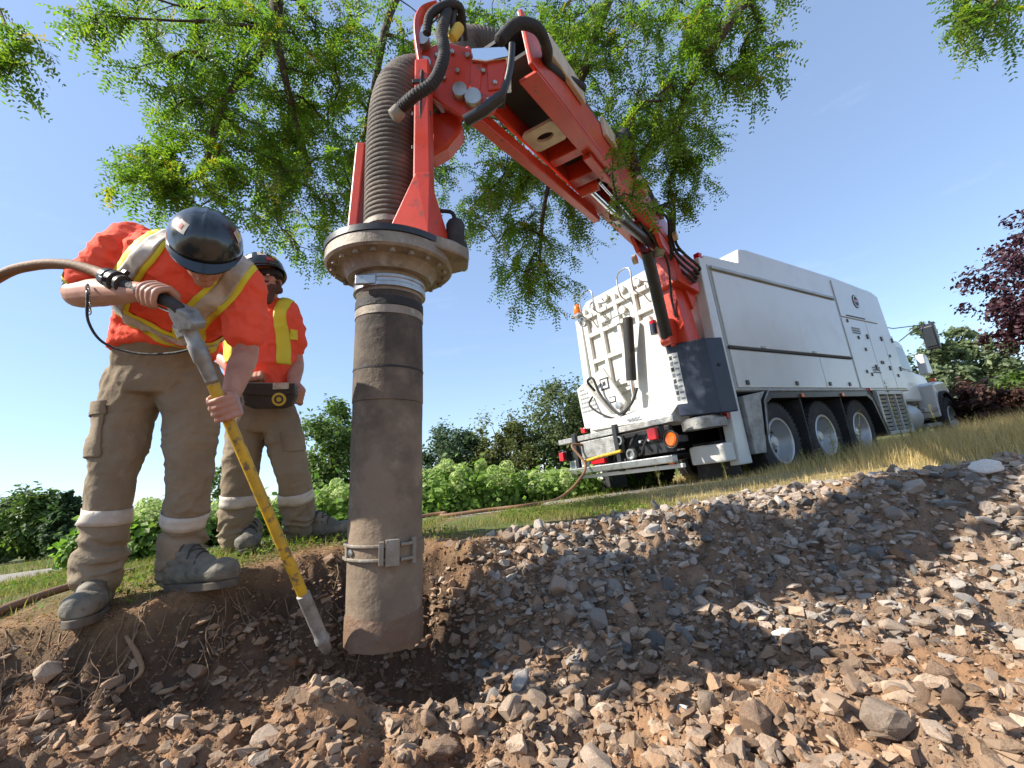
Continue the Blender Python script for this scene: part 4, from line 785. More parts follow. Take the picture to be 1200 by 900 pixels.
# ---------------------------------------------------------------- people
def organic(mb, voxel, it=4, disp=None):
    """fuse the overlapping shapes of one garment or body into a single continuous skin"""
    me = mb.mesh('tmp'); bm = bmesh.new(); bm.from_mesh(me); bmesh.ops.recalc_face_normals(bm, faces=bm.faces); bm.to_mesh(me); bm.free()
    o = bpy.data.objects.new('tmp', me); col.objects.link(o)
    r = o.modifiers.new('r', 'REMESH'); r.mode = 'VOXEL'; r.voxel_size = voxel; r.adaptivity = 0
    s = o.modifiers.new('s', 'SMOOTH'); s.factor = 0.5; s.iterations = it
    dg = bpy.context.evaluated_depsgraph_get(); dg.update()
    nm = bpy.data.meshes.new_from_object(o.evaluated_get(dg)); bpy.data.objects.remove(o); bpy.data.meshes.remove(me)
    if disp is not None:
        n = len(nm.vertices); a = np.zeros(n * 3, np.float32); nm.vertices.foreach_get('co', a); a = a.reshape(-1, 3)
        nn = np.zeros(n * 3, np.float32); nm.vertices.foreach_get('normal', nn); nn = nn.reshape(-1, 3)
        a = a + nn * disp(a.astype(float), nn)[:, None]; nm.vertices.foreach_set('co', a.astype(np.float32).ravel()); nm.update()
    nm.materials.clear(); return nm
def part(name, me, m, parent, smooth=True, label=None, mod=None):
    me.name = name; me.materials.append(M[m])
    if smooth: me.shade_smooth()
    o = link(name, me, parent)
    if label: o['label'] = label
    return o
def bvh_of(me): 
    return BVHTree.FromPolygons([v.co.copy() for v in me.vertices], [tuple(p.vertices) for p in me.polygons])
def limb(mb, pts, rad, n=6, seg=16, flat=1.0, up=(0, 0, 1)):
    p = spline(pts, n); r_ = interp(rad, len(p)); mb.tube(p, list(r_), seg, True, flat, up)
    mb.ball(p[0], r_[0], seg=seg); mb.ball(p[-1], r_[-1], seg=seg); return mb
def ribbon(bv, pts, dirs, wdirs, width, off, across=6, n=8):
    p = spline(pts, n); d = spline(dirs, n); wd = spline(wdirs, n); vs = []; ok = []
    for a, b, c_ in zip(p, d, wd):
        b = b.normalized(); c_ = c_.normalized()
        for k in range(across + 1):
            o_ = a + c_ * (width * (k / across - 0.5)) + b * 0.35; h_ = bv.ray_cast(o_, -b, 0.8)
            vs.append((h_[0] + b * off) if h_[0] is not None else None)
    fs = []; m_ = across + 1
    for i in range(len(p) - 1):
        for k in range(across):
            f = (i * m_ + k, i * m_ + k + 1, (i + 1) * m_ + k + 1, (i + 1) * m_ + k)
            if all(vs[j] is not None for j in f) and max((vs[f[0]] - vs[j]).length for j in f) < 0.09: fs.append(f)
    used = sorted({j for f in fs for j in f}); mp_ = {j: i for i, j in enumerate(used)}
    return MB().add([vs[j] for j in used], [tuple(mp_[j] for j in f) for f in fs])
def band(bv, c, axis_, half, off, seg=40, rows=3, rad=0.5, a0=0.0, a1=360.0):
    ax_, la, lb = frame(axis_); vs = []; fs = []; full = abs(a1 - a0 - 360) < 1e-3; ns = seg if full else seg + 1
    for j in range(rows + 1):
        for k in range(ns):
            an = R(a0 + (a1 - a0) * k / seg); d_ = la * math.cos(an) + lb * math.sin(an); o_ = V(c) + ax_ * (half * (2 * j / rows - 1))
            h_ = bv.ray_cast(o_, d_, rad); vs.append((h_[0] if h_[0] is not None else o_ + d_ * 0.08) + d_ * off)
    for j in range(rows):
        for k in range(seg if full else seg): fs.append((j * ns + k, j * ns + (k + 1) % ns, (j + 1) * ns + (k + 1) % ns, (j + 1) * ns + k))
    return MB().add(vs, fs)
def sheet(mb, name, m, parent, th=0.003, label=None):
    if not mb.f: return None
    o = mb.build(name, m, parent, smooth=70, label=label); s = o.modifiers.new('s', 'SOLIDIFY'); s.thickness = th; s.offset = 0; return o
def grip(mb, C, axis_, outd, wrist, rp, flip=1, spread=0.0215, a_end=235, thumb=1, fr=0.0098):
    """a hand closed on a bar: palm on the outd side, four fingers round it, thumb from the palm's side the other way"""
    ax_ = V(axis_).normalized(); outd = (V(outd) - ax_ * V(outd).dot(ax_)).normalized(); tg = ax_.cross(outd) * flip
    def at(an, r_, s): an = R(an); return V(C) + ax_ * s + outd * (math.cos(an) * r_) + tg * (math.sin(an) * r_)
    wrist = V(wrist)
    pc = at(-18, rp + 0.020, 0)
    for s in (-0.030, -0.010, 0.010, 0.030):                     # palm made of four metacarpal rays from the wrist
        kn = at(38, rp + 0.021, s * 1.05)
        mb.tube(spline([wrist + ax_ * s * 0.5, (wrist + pc) / 2 + ax_ * s * 0.8, pc + ax_ * s, kn], 4), [0.020, 0.018, 0.016, 0.0125], 10); mb.ball(kn, 0.0128, seg=10, rings=6)
    lens = (0.88, 1.0, 0.96, 0.80)
    for i, s in enumerate((-1.5, -0.5, 0.5, 1.5)):
        s_ = s * spread; ae = 38 + (a_end - 38) * lens[i if thumb > 0 else 3 - i]
        pts = [at(38 + (ae - 38) * t, rp + 0.012 + 0.010 * (1 - t) + (0.004 if abs(t - .45) < .1 else 0), s_) for t in (0, .25, .45, .7, .85, 1)]
        mb.tube(spline(pts, 3), [fr * 1.2, fr * 1.12, fr * 1.1, fr, fr * .95, fr * .8], 8); mb.ball(pts[-1], fr * .82, seg=8, rings=5)
        mb.ball(pts[2], fr * 1.18, seg=8, rings=5)
    ts = -1 if thumb > 0 else 1
    b0 = wrist * 0.55 + pc * 0.45 + ax_ * (ts * 0.020)
    tp_ = [b0, at(-50, rp + 0.022, ts * 0.044), at(-95, rp + 0.014, ts * 0.046), at(-150, rp + 0.012, ts * 0.040)]
    mb.tube(spline(tp_, 4), [0.017, 0.0135, 0.0115, 0.0095], 8); mb.ball(tp_[-1], 0.0098, seg=8, rings=5)
    return tp_
def headshape(mb, c, up, fwd, k=1.0):
    up = V(up).normalized(); fwd = V(fwd); fwd = (fwd - up * fwd.dot(up)).normalized(); rt = fwd.cross(up); ax_ = (rt, fwd, up)
    A = lambda r_, f, u: V(c) + (rt * r_ + fwd * f + up * u) * k
    mb.ball(A(0, -0.005, 0.035), (0.076 * k, 0.094 * k, 0.085 * k), ax_); mb.ball(A(0, 0.022, -0.035), (0.062 * k, 0.066 * k, 0.075 * k), ax_)
    mb.ball(A(0, 0.052, -0.088), (0.034 * k, 0.032 * k, 0.026 * k), ax_)                       # chin
    for s in (-1, 1):
        mb.ball(A(s * 0.040, 0.058, -0.022), (0.026 * k, 0.024 * k, 0.022 * k), ax_, 10, 7)     # cheek
        mb.ball(A(s * 0.034, 0.075, 0.026), (0.026 * k, 0.014 * k, 0.009 * k), ax_, 10, 6)      # brow
        mb.ball(A(s * 0.078, -0.012, -0.008), (0.010 * k, 0.019 * k, 0.032 * k), ax_, 10, 6)    # ear
    mb.tube([A(0, 0.082, 0.022), A(0, 0.098, -0.010), A(0, 0.106, -0.026)], [0.010 * k, 0.013 * k, 0.015 * k], 10)
    for s in (-1, 1): mb.ball(A(s * 0.013, 0.094, -0.030), 0.011 * k, None, 8, 5)
    mb.ball(A(0, 0.082, -0.055), (0.026 * k, 0.013 * k, 0.007 * k), ax_, 10, 5); mb.ball(A(0, 0.081, -0.067), (0.023 * k, 0.013 * k, 0.008 * k), ax_, 10, 5)
    return A, ax_
def make_helmet(parent, c, up, fwd, k=1.0, full=True, label=None):
    up = V(up).normalized(); fwd = V(fwd); fwd = (fwd - up * fwd.dot(up)).normalized(); rt = fwd.cross(up)
    A = lambda r_, f, u: V(c) + (rt * r_ + fwd * f + up * u) * k
    mb = MB(); seg = 48; rings = 14; vs = []; fs = []
    for i in range(rings + 1):
        ph = math.pi / 2 * i / rings * 0.999
        for j in range(seg):
            an = 2 * math.pi * j / seg; cr_, sr = math.cos(an), math.sin(an); q_ = math.cos(ph) ** 0.85; u_ = math.sin(ph) ** 0.95
            rdg = 0.0
            if q_ < 0.97:
                for x0 in (0.0, 0.036, -0.036): rdg = max(rdg, math.exp(-((cr_ * q_ * 0.117 - x0) / 0.0065) ** 2)) * min(1, u_ * 1.5)
            sc = 1 + 0.035 * rdg
            vs.append(A(cr_ * q_ * 0.117 * sc, sr * q_ * 0.142 * sc, u_ * 0.118 * sc - 0.012))
    for i in range(rings):
        for j in range(seg): fs.append((i * seg + j, i * seg + (j + 1) % seg, (i + 1) * seg + (j + 1) % seg, (i + 1) * seg + j))
    fs.append(tuple(range(rings * seg, (rings + 1) * seg)))
    shell = MB().add(vs, fs).build('helmet', 'helmet', parent, smooth=50, label=label)
    so = shell.modifiers.new('s', 'SOLIDIFY'); so.thickness = 0.004; so.offset = 1
    vs = []; fs = []
    for j in range(seg):
        an = 2 * math.pi * j / seg; cr_, sr = math.cos(an), math.sin(an); vis = max(0, sr) ** 2.2
        ro = 0.010 + 0.026 * vis
        vs += [A(cr_ * 0.116, sr * 0.141, -0.012), A(cr_ * (0.117 + ro * .55), sr * (0.142 + ro), -0.016 - 0.020 * vis), A(cr_ * (0.117 + ro * .55), sr * (0.142 + ro), -0.022 - 0.020 * vis), A(cr_ * 0.112, sr * 0.136, -0.018)]
    for j in range(seg):
        for q_ in range(4): a_, b_ = j * 4 + q_, j * 4 + (q_ + 1) % 4; c_, d_ = ((j + 1) % seg) * 4 + (q_ + 1) % 4, ((j + 1) % seg) * 4 + q_; fs.append((a_, b_, c_, d_))
    MB().add(vs, fs).build('brim', 'helmet', shell, smooth=50)
    MB().lathe([(0.098 * k, 0), (0.103 * k, 0), (0.103 * k, 0.03 * k), (0.098 * k, 0.03 * k)], A(0, 0, -0.05), up, 32).build('headband', 'black_rubber', shell, smooth=40)
    def sticker(lon, lat, w_, h_, m, name='sticker', lift=1.05):
        vs = []; n_ = 5
        for i in range(n_ + 1):
            for j in range(n_ + 1):
                lo = R(lon) + (i / n_ - .5) * w_; la = R(lat) + (j / n_ - .5) * h_; q_ = math.cos(la) ** 0.85
                vs.append(A(math.cos(lo) * q_ * 0.117 * lift, math.sin(lo) * q_ * 0.142 * lift, (math.sin(la) ** 0.95) * 0.118 * lift - 0.012))
        return MB().add(vs, [(i * (n_ + 1) + j, (i + 1) * (n_ + 1) + j, (i + 1) * (n_ + 1) + j + 1, i * (n_ + 1) + j + 1) for i in range(n_) for j in range(n_)]).build(name, m, shell, smooth=60)
    return shell, sticker, A
def make_boot(parent, heel, toe_dir, ground_z, ankle, k=1.0, tilt=0.0):
    d = V((toe_dir[0], toe_dir[1], 0)).normalized(); s_ = V((-d.y, d.x, 0)); L = 0.315 * k; up = V((0, 0, 1))
    o = V((heel[0], heel[1], ground_z)); A = lambda f, l, u: o + d * (f * L) + s_ * (l * k) + up * (u * k + tilt * f * L)
    mb = MB()
    secs = [(0.02, 0.030, 0.085, 0.075), (0.10, 0.040, 0.085, 0.080), (0.28, 0.042, 0.075, 0.072), (0.48, 0.044, 0.066, 0.060), (0.66, 0.052, 0.056, 0.046), (0.82, 0.053, 0.050, 0.040), (0.93, 0.045, 0.042, 0.032), (1.0, 0.025, 0.032, 0.018)]
    mb.loft([(A(f, 0, 0.028 + h * 0.45), s_, up, w_ * k, h * k * 0.62) for f, w_, h, _ in secs], 18, pw=2.4)
    mb.ball(A(0.84, 0, 0.056), (0.053 * k, 0.055 * k, 0.044 * k), (s_, d, up))
    an = V(ankle)
    limb(mb, [A(0.17, 0, 0.07), A(0.17, 0, 0.13), A(0.18, 0, 0.12) * 0.35 + an * 0.65, an], [0.046 * k, 0.047 * k, 0.054 * k, 0.058 * k])
    limb(mb, [A(0.30, 0, 0.13), A(0.45, 0, 0.095), A(0.60, 0, 0.075)], [0.040 * k, 0.040 * k, 0.038 * k])
    me = organic(mb, 0.0065, 4, lambda a, n: 0.0022 * fbm(a * 26, 5, 3) + 0.0016 * np.sin(a[:, 2] * 190 + 3 * noise(a * 12, 9)) * np.exp(-((a[:, 2] - ground_z - 0.12) / 0.05) ** 2))
    b = part('boot', me, 'boot', parent)
    out = []
    for i in range(40):
        t = 2 * math.pi * i / 40; f = 0.5 - 0.53 * math.cos(t); w_ = (0.036 + 0.022 * f) * math.sin(t); w_ *= 1 - 0.25 * math.exp(-((f - 0.38) / 0.14) ** 2)
        out.append(A(f, w_ * 1.12, 0.0))
    MB().prism(out, up * 0.026 * k).build('sole', 'boot_sole', b, smooth=40, bevel=0.004)
    bv = bvh_of(b.data)
    for i in range(5):
        f = 0.32 + i * 0.055; pts = []
        for j in range(7):
            l = (j / 6 - .5) * 0.075; h_ = bv.ray_cast(A(f + (0.03 if (i % 2) else -0.03) * (l / 0.04), l, 0.3), -up, 0.4); 
            if h_[0] is not None: pts.append(h_[0] + up * 0.003)
        if len(pts) > 2: MB().tube(pts, 0.0032, 6).build('lace', 'lace', b, smooth=60)
    return b
gz = lambda p: hz(p[0], p[1], False)
def cloth(zc, amp=0.010, folds=0.012, seed=0):
    """wrinkles: broad diagonal folds everywhere and stacked rings above the cuff height zc"""
    def f(a, n):
        q_ = np.stack([a[:, 0] * 7 + a[:, 2] * 5, a[:, 1] * 7, a[:, 2] * 8], -1); r1 = 1 - np.abs(noise(q_, seed)) * 2
        q2 = np.stack([a[:, 0] * 9, a[:, 1] * 9, a[:, 2] * 34 + 2.2 * noise(a * 9, seed + 4)], -1); r2 = 1 - np.abs(noise(q2, seed + 2)) * 2.2
        wz = np.exp(-(np.clip(a[:, 2] - zc, -1, 9) / 0.13) ** 2); wk = 0.25 * np.exp(-((a[:, 2] - zc - 0.42) / 0.10) ** 2)
        q3 = np.stack([a[:, 0] * 16 - a[:, 2] * 12, a[:, 1] * 14, a[:, 2] * 15], -1); r3 = np.clip(1 - np.abs(noise(q3, seed + 9)) * 3, -0.3, 1)
        return amp * 0.55 * np.clip(r1, -0.5, 1) * (1 - 0.5 * wz) + 0.0035 * r3 + folds * 1.35 * r2 * (wz + wk) + 0.0018 * noise(a * 45, seed + 7)
    return f
def pole_line(a, b, t): return a + (b - a) * t

# ---- worker bending over the air lance
LH = P(217, 374, 1.52); LT = P(384, 764, 1.80); ld = (LT - LH).normalized()          # lance head and tip
HD0 = P(146, 334, 1.56); HD1 = P(206, 358, 1.50)                                      # lance grip handle
w1 = empty('person', (-1.55, 1.95, 0.08)); OFF = V(w1.location)
def pinv(o): 
    o.matrix_parent_inverse = Matrix.Translation(-OFF); return o
J = dict(ankR=P(116, 668, 1.88), kneeR=P(131, 562, 1.92), hipR=P(158, 452, 2.02), ankL=P(211, 664, 2.02), kneeL=P(222, 566, 1.98), hipL=P(226, 448, 2.04),
         pel=P(190, 440, 2.02), waist=P(194, 400, 1.98), chest=P(212, 335, 1.82), neck=P(232, 297, 1.70), shR=P(152, 290, 1.76), elR=P(91, 343, 1.70), wrR=P(166, 342, 1.555), shL=P(283, 336, 1.82), elL=P(288, 412, 1.80), wrL=P(271, 462, 1.66))
ta = (J['neck'] - J['waist']).normalized(); la = (J['shL'] - J['shR']); la = (la - ta * la.dot(ta)).normalized(); fr = la.cross(ta); fr = fr if fr.dot(CO - J['chest']) > 0 else -fr
pl = (J['hipL'] - J['hipR']).normalized(); pu = V((0.12, 0.1, 1)).normalized(); pl = (pl - pu * pl.dot(pu)).normalized(); pf_ = pl.cross(pu); pf_ = pf_ if pf_.y < 0 else -pf_
# trousers
tr = MB()
tr.loft([(J['pel'] + pu * -0.10, pl, pf_, 0.150, 0.105), (J['pel'] + pu * -0.05, pl, pf_, 0.178, 0.125), (J['pel'], pl, pf_, 0.183, 0.130), (J['waist'] + pu * -0.03, pl, pf_, 0.178, 0.128), (J['waist'] + pu * 0.035, pl, pf_, 0.174, 0.124)], 24, pw=2.3)
for s, sgn in (('R', -1), ('L', 1)):
    h_, k_, a_ = J['hip' + s], J['knee' + s], J['ank' + s]
    limb(tr, [J['pel'] + pl * sgn * 0.075 - pu * 0.02, h_ * 0.75 + k_ * 0.25], [0.105, 0.108])
    limb(tr, [h_ + pl * sgn * 0.015, h_ * 0.5 + k_ * 0.5, k_, k_ * 0.5 + a_ * 0.5, a_ + V((0, 0, -0.02))], [0.108, 0.099, 0.081, 0.080, 0.078])
tme = organic(tr, 0.0075, 5, cloth(J['ankR'].z + 0.02, 0.012, 0.013, 3))
trs = pinv(part('trousers', tme, 'trousers', w1)); tbv = bvh_of(tme)
for s in 'RL':
    c_ = J['knee' + s] * 0.60 + J['ank' + s] * 0.40; ax_ = J['knee' + s] - J['ank' + s]
    sheet(band(tbv, c_, ax_, 0.030, 0.004, 44, 3, 0.17), 'reflective_band', 'trouser_band', trs)
# cargo pocket on the outer thigh, fly and belt
pc = J['hipR'] * 0.62 + J['kneeR'] * 0.38; out_ = (-pl * 0.75 + pf_ * 0.75).normalized(); wv = pl * 0.75 + pf_ * 0.75
ax_ = (J['hipR'] - J['kneeR']).normalized()
sheet(ribbon(tbv, [pc + ax_ * 0.02, pc - ax_ * 0.07, pc - ax_ * 0.17], [out_] * 3, [wv] * 3, 0.15, 0.007), 'cargo_pocket', 'trousers', trs, 0.008)
sheet(ribbon(tbv, [pc + ax_ * 0.055, pc + ax_ * 0.03, pc + ax_ * 0.0], [out_] * 3, [wv] * 3, 0.165, 0.014), 'pocket_flap', 'trousers', trs, 0.007)
sheet(band(tbv, J['waist'] - pu * 0.01, pu, 0.020, 0.005, 48, 2, 0.4), 'waistband', 'trousers', trs, 0.005)
# shirt
sh = MB()
sh.loft([(J['waist'] - pu * 0.05, pl, pf_, 0.188, 0.140), (J['waist'] + pu * 0.03, pl, pf_, 0.188, 0.142), (J['waist'] * 0.5 + J['chest'] * 0.5, la, fr, 0.192, 0.142), (J['chest'], la, fr, 0.215, 0.140), (J['chest'] * 0.4 + J['neck'] * 0.6, la, fr, 0.195, 0.115), (J['neck'] - ta * 0.01, la, fr, 0.10, 0.075)], 28, pw=2.4)
sl = [J['shR'] + la * 0.05, J['shR'], J['shR'] * 0.45 + J['elR'] * 0.55]; limb(sh, sl, [0.088, 0.080, 0.072]); limb(sh, [sl[1], sl[2], sl[2] + (J['elR'] - J['shR']) * 0.12], [0.076, 0.071, 0.075])
sl2 = [J['shL'] - la * 0.05, J['shL'], J['shL'] * 0.42 + J['elL'] * 0.58]; limb(sh, sl2, [0.090, 0.080, 0.070]); limb(sh, [sl2[1], sl2[2], sl2[2] + (J['elL'] - J['shL']) * 0.08], [0.076, 0.072, 0.076])
def shirt_folds(a, n):
    q_ = np.stack([a[:, 0] * 9 - a[:, 2] * 5, a[:, 1] * 6, a[:, 2] * 10 + a[:, 0] * 4], -1); r1 = 1 - np.abs(noise(q_, 14)) * 2
    q2 = np.stack([a[:, 0] * 22 + a[:, 2] * 8, a[:, 1] * 14, a[:, 2] * 20], -1); return 0.0085 * r1 + 0.0065 * np.clip(1 - np.abs(noise(q2, 15)) * 3, -0.25, 1) + 0.003 * np.clip(1 - np.abs(noise(q2 * 2.2, 16)) * 3, -0.2, 1)
sme = organic(sh, 0.0075, 5, shirt_folds)
shirt = pinv(part('shirt', sme, 'shirt', w1)); sbv = bvh_of(sme)
def stripes(bv, parent, pts, dirs, wds, wy, ws):
    sheet(ribbon(bv, pts, dirs, wds, wy, 0.004), 'reflective_stripe', 'stripe_yellow', parent); sheet(ribbon(bv, pts, dirs, wds, ws, 0.008), 'reflective_stripe', 'stripe_silver', parent)
for sgn, x0, x1 in ((-1, 0.125, 0.125), (1, 0.135, 0.125)):
    l0 = la * sgn
    pts = [J['neck'] + l0 * (x0 - 0.01) - ta * 0.00 - fr * 0.08, J['neck'] + l0 * x0 + ta * 0.0, J['neck'] + l0 * x0 - ta * 0.08 + fr * 0.05, J['chest'] + l0 * x1 + fr * 0.08, J['chest'] * 0.6 + J['waist'] * 0.4 + l0 * x1 + fr * 0.08]
    dirs = [(ta * 1.0 - fr * 0.6), (ta * 0.9 + fr * 0.3), (ta * 0.5 + fr * 0.8), fr, fr]
    stripes(sbv, shirt, pts, [d_.normalized() for d_ in dirs], [la] * 5, 0.098, 0.056)
wc = J['waist'] * 0.58 + J['chest'] * 0.42; wax = (ta * 0.8 + pu * 0.3 + la * 0.10).normalized()
sheet(band(sbv, wc, wax, 0.047, 0.006, 60, 4, 0.4), 'reflective_stripe', 'stripe_yellow', shirt); sheet(band(sbv, wc, wax, 0.028, 0.010, 60, 3, 0.4), 'reflective_stripe', 'stripe_silver', shirt)
MB().tube([J['neck'] + la * (0.066 * math.cos(a)) + fr * (0.060 * math.sin(a)) + ta * (0.012 - 0.02 * math.sin(a)) for a in np.linspace(0, 2 * math.pi, 26)], 0.010, 8).build('collar', 'shirt', shirt, smooth=60)
# skin: one continuous body
bd_ = MB()
hc = P(241, 296, 1.64); hup = (CO - hc).normalized() * 0.66 + V((0.02, 0, 0.72)); hfw = V((0.22, -0.42, -0.80))
headshape(bd_, hc, hup, hfw, 0.95)
limb(bd_, [J['chest'] + ta * 0.1, J['neck'] + fr * 0.01, hc - hup.normalized() * 0.05], [0.075, 0.062, 0.058])
limb(bd_, [J['waist'], J['chest'], J['neck'] - ta * 0.05], [0.11, 0.11, 0.08]); limb(bd_, [J['shR'], J['neck'] - ta * 0.06, J['shL']], [0.055, 0.06, 0.055])
limb(bd_, [J['shR'], (J['shR'] + J['elR']) / 2, J['elR'], J['elR'] * 0.6 + J['wrR'] * 0.4, J['wrR']], [0.058, 0.056, 0.048, 0.050, 0.031])
limb(bd_, [J['shL'], (J['shL'] + J['elL']) / 2, J['elL'], J['elL'] * 0.6 + J['wrL'] * 0.4, J['wrL']], [0.058, 0.055, 0.045, 0.047, 0.030])
limb(bd_, [J['pel'], J['waist']], [0.11, 0.10])
for s, sg_ in (('R', -1), ('L', 1)): limb(bd_, [J['pel'] + pl * sg_ * 0.07, J['hip' + s], J['knee' + s], J['ank' + s] - V((0, 0, 0.08))], [0.07, 0.065, 0.05, 0.038])
hC = HD0 * 0.35 + HD1 * 0.65
grip(bd_, hC, HD1 - HD0, V((-0.10, 0.45, 0.75)), J['wrR'], 0.020, flip=-1 if (HD1 - HD0).normalized().cross(V((0, 0, 1))).y > 0 else 1, a_end=215, thumb=1)
lC = pole_line(LH, LT, 0.235)
grip(bd_, lC, ld, V((0.75, 0.55, 0.1)), J['wrL'], 0.021, flip=1, a_end=205, thumb=1)
bme = organic(bd_, 0.0042, 2)
body1 = pinv(part('body', bme, 'skin', w1))
hel, stick, HA = make_helmet(w1, hc + hup.normalized() * 0.045, hup, hfw, 0.93); pinv(hel)
stick(40, 44, 0.50, 0.34, 'sticker'); stick(40, 44, 0.14, 0.16, 'sticker_red', 'sticker_mark', 1.056); stick(168, 34, 0.42, 0.34, 'sticker'); stick(168, 34, 0.22, 0.10, 'badge_gold', 'sticker_mark', 1.056)
for s in (-1, 1):
    up_ = hup.normalized(); f_ = (hfw - up_ * hfw.dot(up_)).normalized(); r_ = f_.cross(up_)
    pinv(MB().ball(hc + r_ * s * 0.034 + f_ * 0.078 + up_ * 0.008, 0.013, None, 12, 8).build('eye', 'eye_white', w1, smooth=60))
b1h = P(128, 705, 1.98); b1 = make_boot(w1, (-1.82, 2.05), (0.50, -0.86), hz(-1.72, 1.90, False) - 0.004, J['ankR'], 1.18, -0.02); pinv(b1)
b2 = make_boot(w1, (-1.56, 2.06), (0.95, -0.30), hz(-1.40, 2.00, False) - 0.006, J['ankL'], 1.18); pinv(b2)
tag(w1, 'worker in black helmet and orange shirt bending over the yellow air lance', 'person')

# ---- second worker standing behind
w2 = empty('person', (-1.38, 2.62, 0.19)); OFF2 = V(w2.location)
def pin2(o):
    o.matrix_parent_inverse = Matrix.Translation(-OFF2); return o
K = dict(ankR=P(276, 622, 2.54), kneeR=P(281, 560, 2.56), hipR=P(290, 488, 2.62), ankL=P(352, 612, 2.66), kneeL=P(343, 556, 2.60), hipL=P(326, 484, 2.66), pel=P(309, 480, 2.64), waist=P(306, 448, 2.64), chest=P(307, 395, 2.66), neck=P(310, 352, 2.66),
         shR=P(276, 374, 2.66), shL=P(333, 370, 2.72), elL=P(346, 424, 2.72), wrL=P(344, 450, 2.58), elR=P(262, 418, 2.70), wrR=P(286, 444, 2.52))
ta2 = (K['neck'] - K['waist']).normalized(); la2 = (K['shL'] - K['shR']); la2 = (la2 - ta2 * la2.dot(ta2)).normalized(); fr2 = la2.cross(ta2); fr2 = fr2 if fr2.y < 0 else -fr2
tr = MB()
tr.loft([(K['pel'] - ta2 * 0.12, la2, fr2, 0.15, 0.11), (K['pel'] - ta2 * 0.04, la2, fr2, 0.165, 0.12), (K['waist'] + ta2 * 0.0, la2, fr2, 0.16, 0.125)], 24, pw=2.3)
for s in 'RL':
    h_, k_, a_ = K['hip' + s], K['knee' + s], K['ank' + s]; limb(tr, [h_, h_ * .5 + k_ * .5, k_, k_ * .5 + a_ * .5, a_ - V((0, 0, .035))], [0.100, 0.094, 0.083, 0.083, 0.079])
tme = organic(tr, 0.009, 5, cloth(K['ankR'].z + 0.02, 0.012, 0.013, 23)); trs2 = pin2(part('trousers', tme, 'trousers', w2)); tbv2 = bvh_of(tme)
for s in 'RL': sheet(band(tbv2, K['knee' + s] * 0.58 + K['ank' + s] * 0.42, K['knee' + s] - K['ank' + s], 0.030, 0.004, 36, 3, 0.17), 'reflective_band', 'trouser_band', trs2)
sheet(ribbon(tbv2, [K['hipL'] * .7 + K['kneeL'] * .3, K['hipL'] * .55 + K['kneeL'] * .45, K['hipL'] * .4 + K['kneeL'] * .6], [(la2 + fr2 * .8).normalized()] * 3, [fr2 - la2 * .8] * 3, 0.15, 0.006), 'cargo_pocket', 'trousers', trs2, 0.007)
sh = MB()
sh.loft([(K['waist'] - ta2 * 0.04, la2, fr2, 0.168, 0.136), (K['waist'] + ta2 * 0.10, la2, fr2, 0.172, 0.138), (K['chest'], la2, fr2, 0.184, 0.130), (K['chest'] * .4 + K['neck'] * .6, la2, fr2, 0.180, 0.11), (K['neck'] - ta2 * 0.01, la2, fr2, 0.095, 0.075)], 28, pw=2.4)
limb(sh, [K['shR'] + la2 * .05, K['shR'], K['shR'] * .4 + K['elR'] * .6], [0.090, 0.085, 0.080]); limb(sh, [K['shL'] - la2 * .05, K['shL'], K['shL'] * .4 + K['elL'] * .6], [0.090, 0.085, 0.084])
sme = organic(sh, 0.009, 5, shirt_folds); shirt2 = pin2(part('shirt', sme, 'shirt', w2)); sbv2 = bvh_of(sme)
for sgn in (-1, 1):
    l0 = la2 * sgn * 0.115
    pts = [K['neck'] + l0 - fr2 * 0.06, K['neck'] + l0 - ta2 * 0.02, K['chest'] + l0 + ta2 * 0.10 + fr2 * .06, K['chest'] + l0 * 1.15 + fr2 * .1, K['waist'] + l0 * 1.2 + ta2 * 0.1 + fr2 * .1]
    sheet(ribbon(sbv2, pts, [(ta2 - fr2 * .6).normalized(), (ta2 * .9 + fr2 * .3).normalized(), (ta2 * .3 + fr2).normalized(), fr2, fr2], [la2] * 5, 0.062, 0.004), 'reflective_stripe', 'stripe_yellow', shirt2)
sheet(ribbon(sbv2, [K['shL'] * .55 + K['elL'] * .45 + V((0, 0, .03)), K['shL'] * .55 + K['elL'] * .45 - V((0, 0, .03))], [(fr2 + la2 * .5).normalized()] * 2, [la2] * 2, 0.05, 0.004), 'sleeve_patch', 'stripe_yellow', shirt2)
MB().tube([K['neck'] + la2 * (0.064 * math.cos(a)) + fr2 * (0.058 * math.sin(a)) + ta2 * (0.012 - 0.02 * math.sin(a)) for a in np.linspace(0, 2 * math.pi, 26)], 0.010, 8).build('collar', 'shirt', shirt2, smooth=60)
bd_ = MB(); hc2 = P(310, 331, 2.62); hup2 = V((-0.22, -0.02, 1.0)).normalized(); hfw2 = V((0.30, -0.95, -0.05))
HA2, hax2 = headshape(bd_, hc2, hup2, hfw2, 1.0)
limb(bd_, [K['chest'] + ta2 * .08, K['neck'], hc2 - hup2 * 0.05], [0.075, 0.064, 0.058]); limb(bd_, [K['waist'], K['chest'], K['neck'] - ta2 * .05], [0.10, 0.10, 0.08]); limb(bd_, [K['shR'], K['neck'] - ta2 * 0.06, K['shL']], [0.05, 0.06, 0.05])
for s in 'RL':
    limb(bd_, [K['sh' + s], (K['sh' + s] + K['el' + s]) / 2, K['el' + s], K['el' + s] * .6 + K['wr' + s] * .4, K['wr' + s]], [0.056, 0.054, 0.046, 0.048, 0.031])
    limb(bd_, [K['pel'], K['hip' + s] * .7 + K['pel'] * .3, K['knee' + s], K['ank' + s] - V((0, 0, 0.08))], [0.09, 0.08, 0.055, 0.038])
limb(bd_, [K['pel'], K['waist']], [0.10, 0.10])
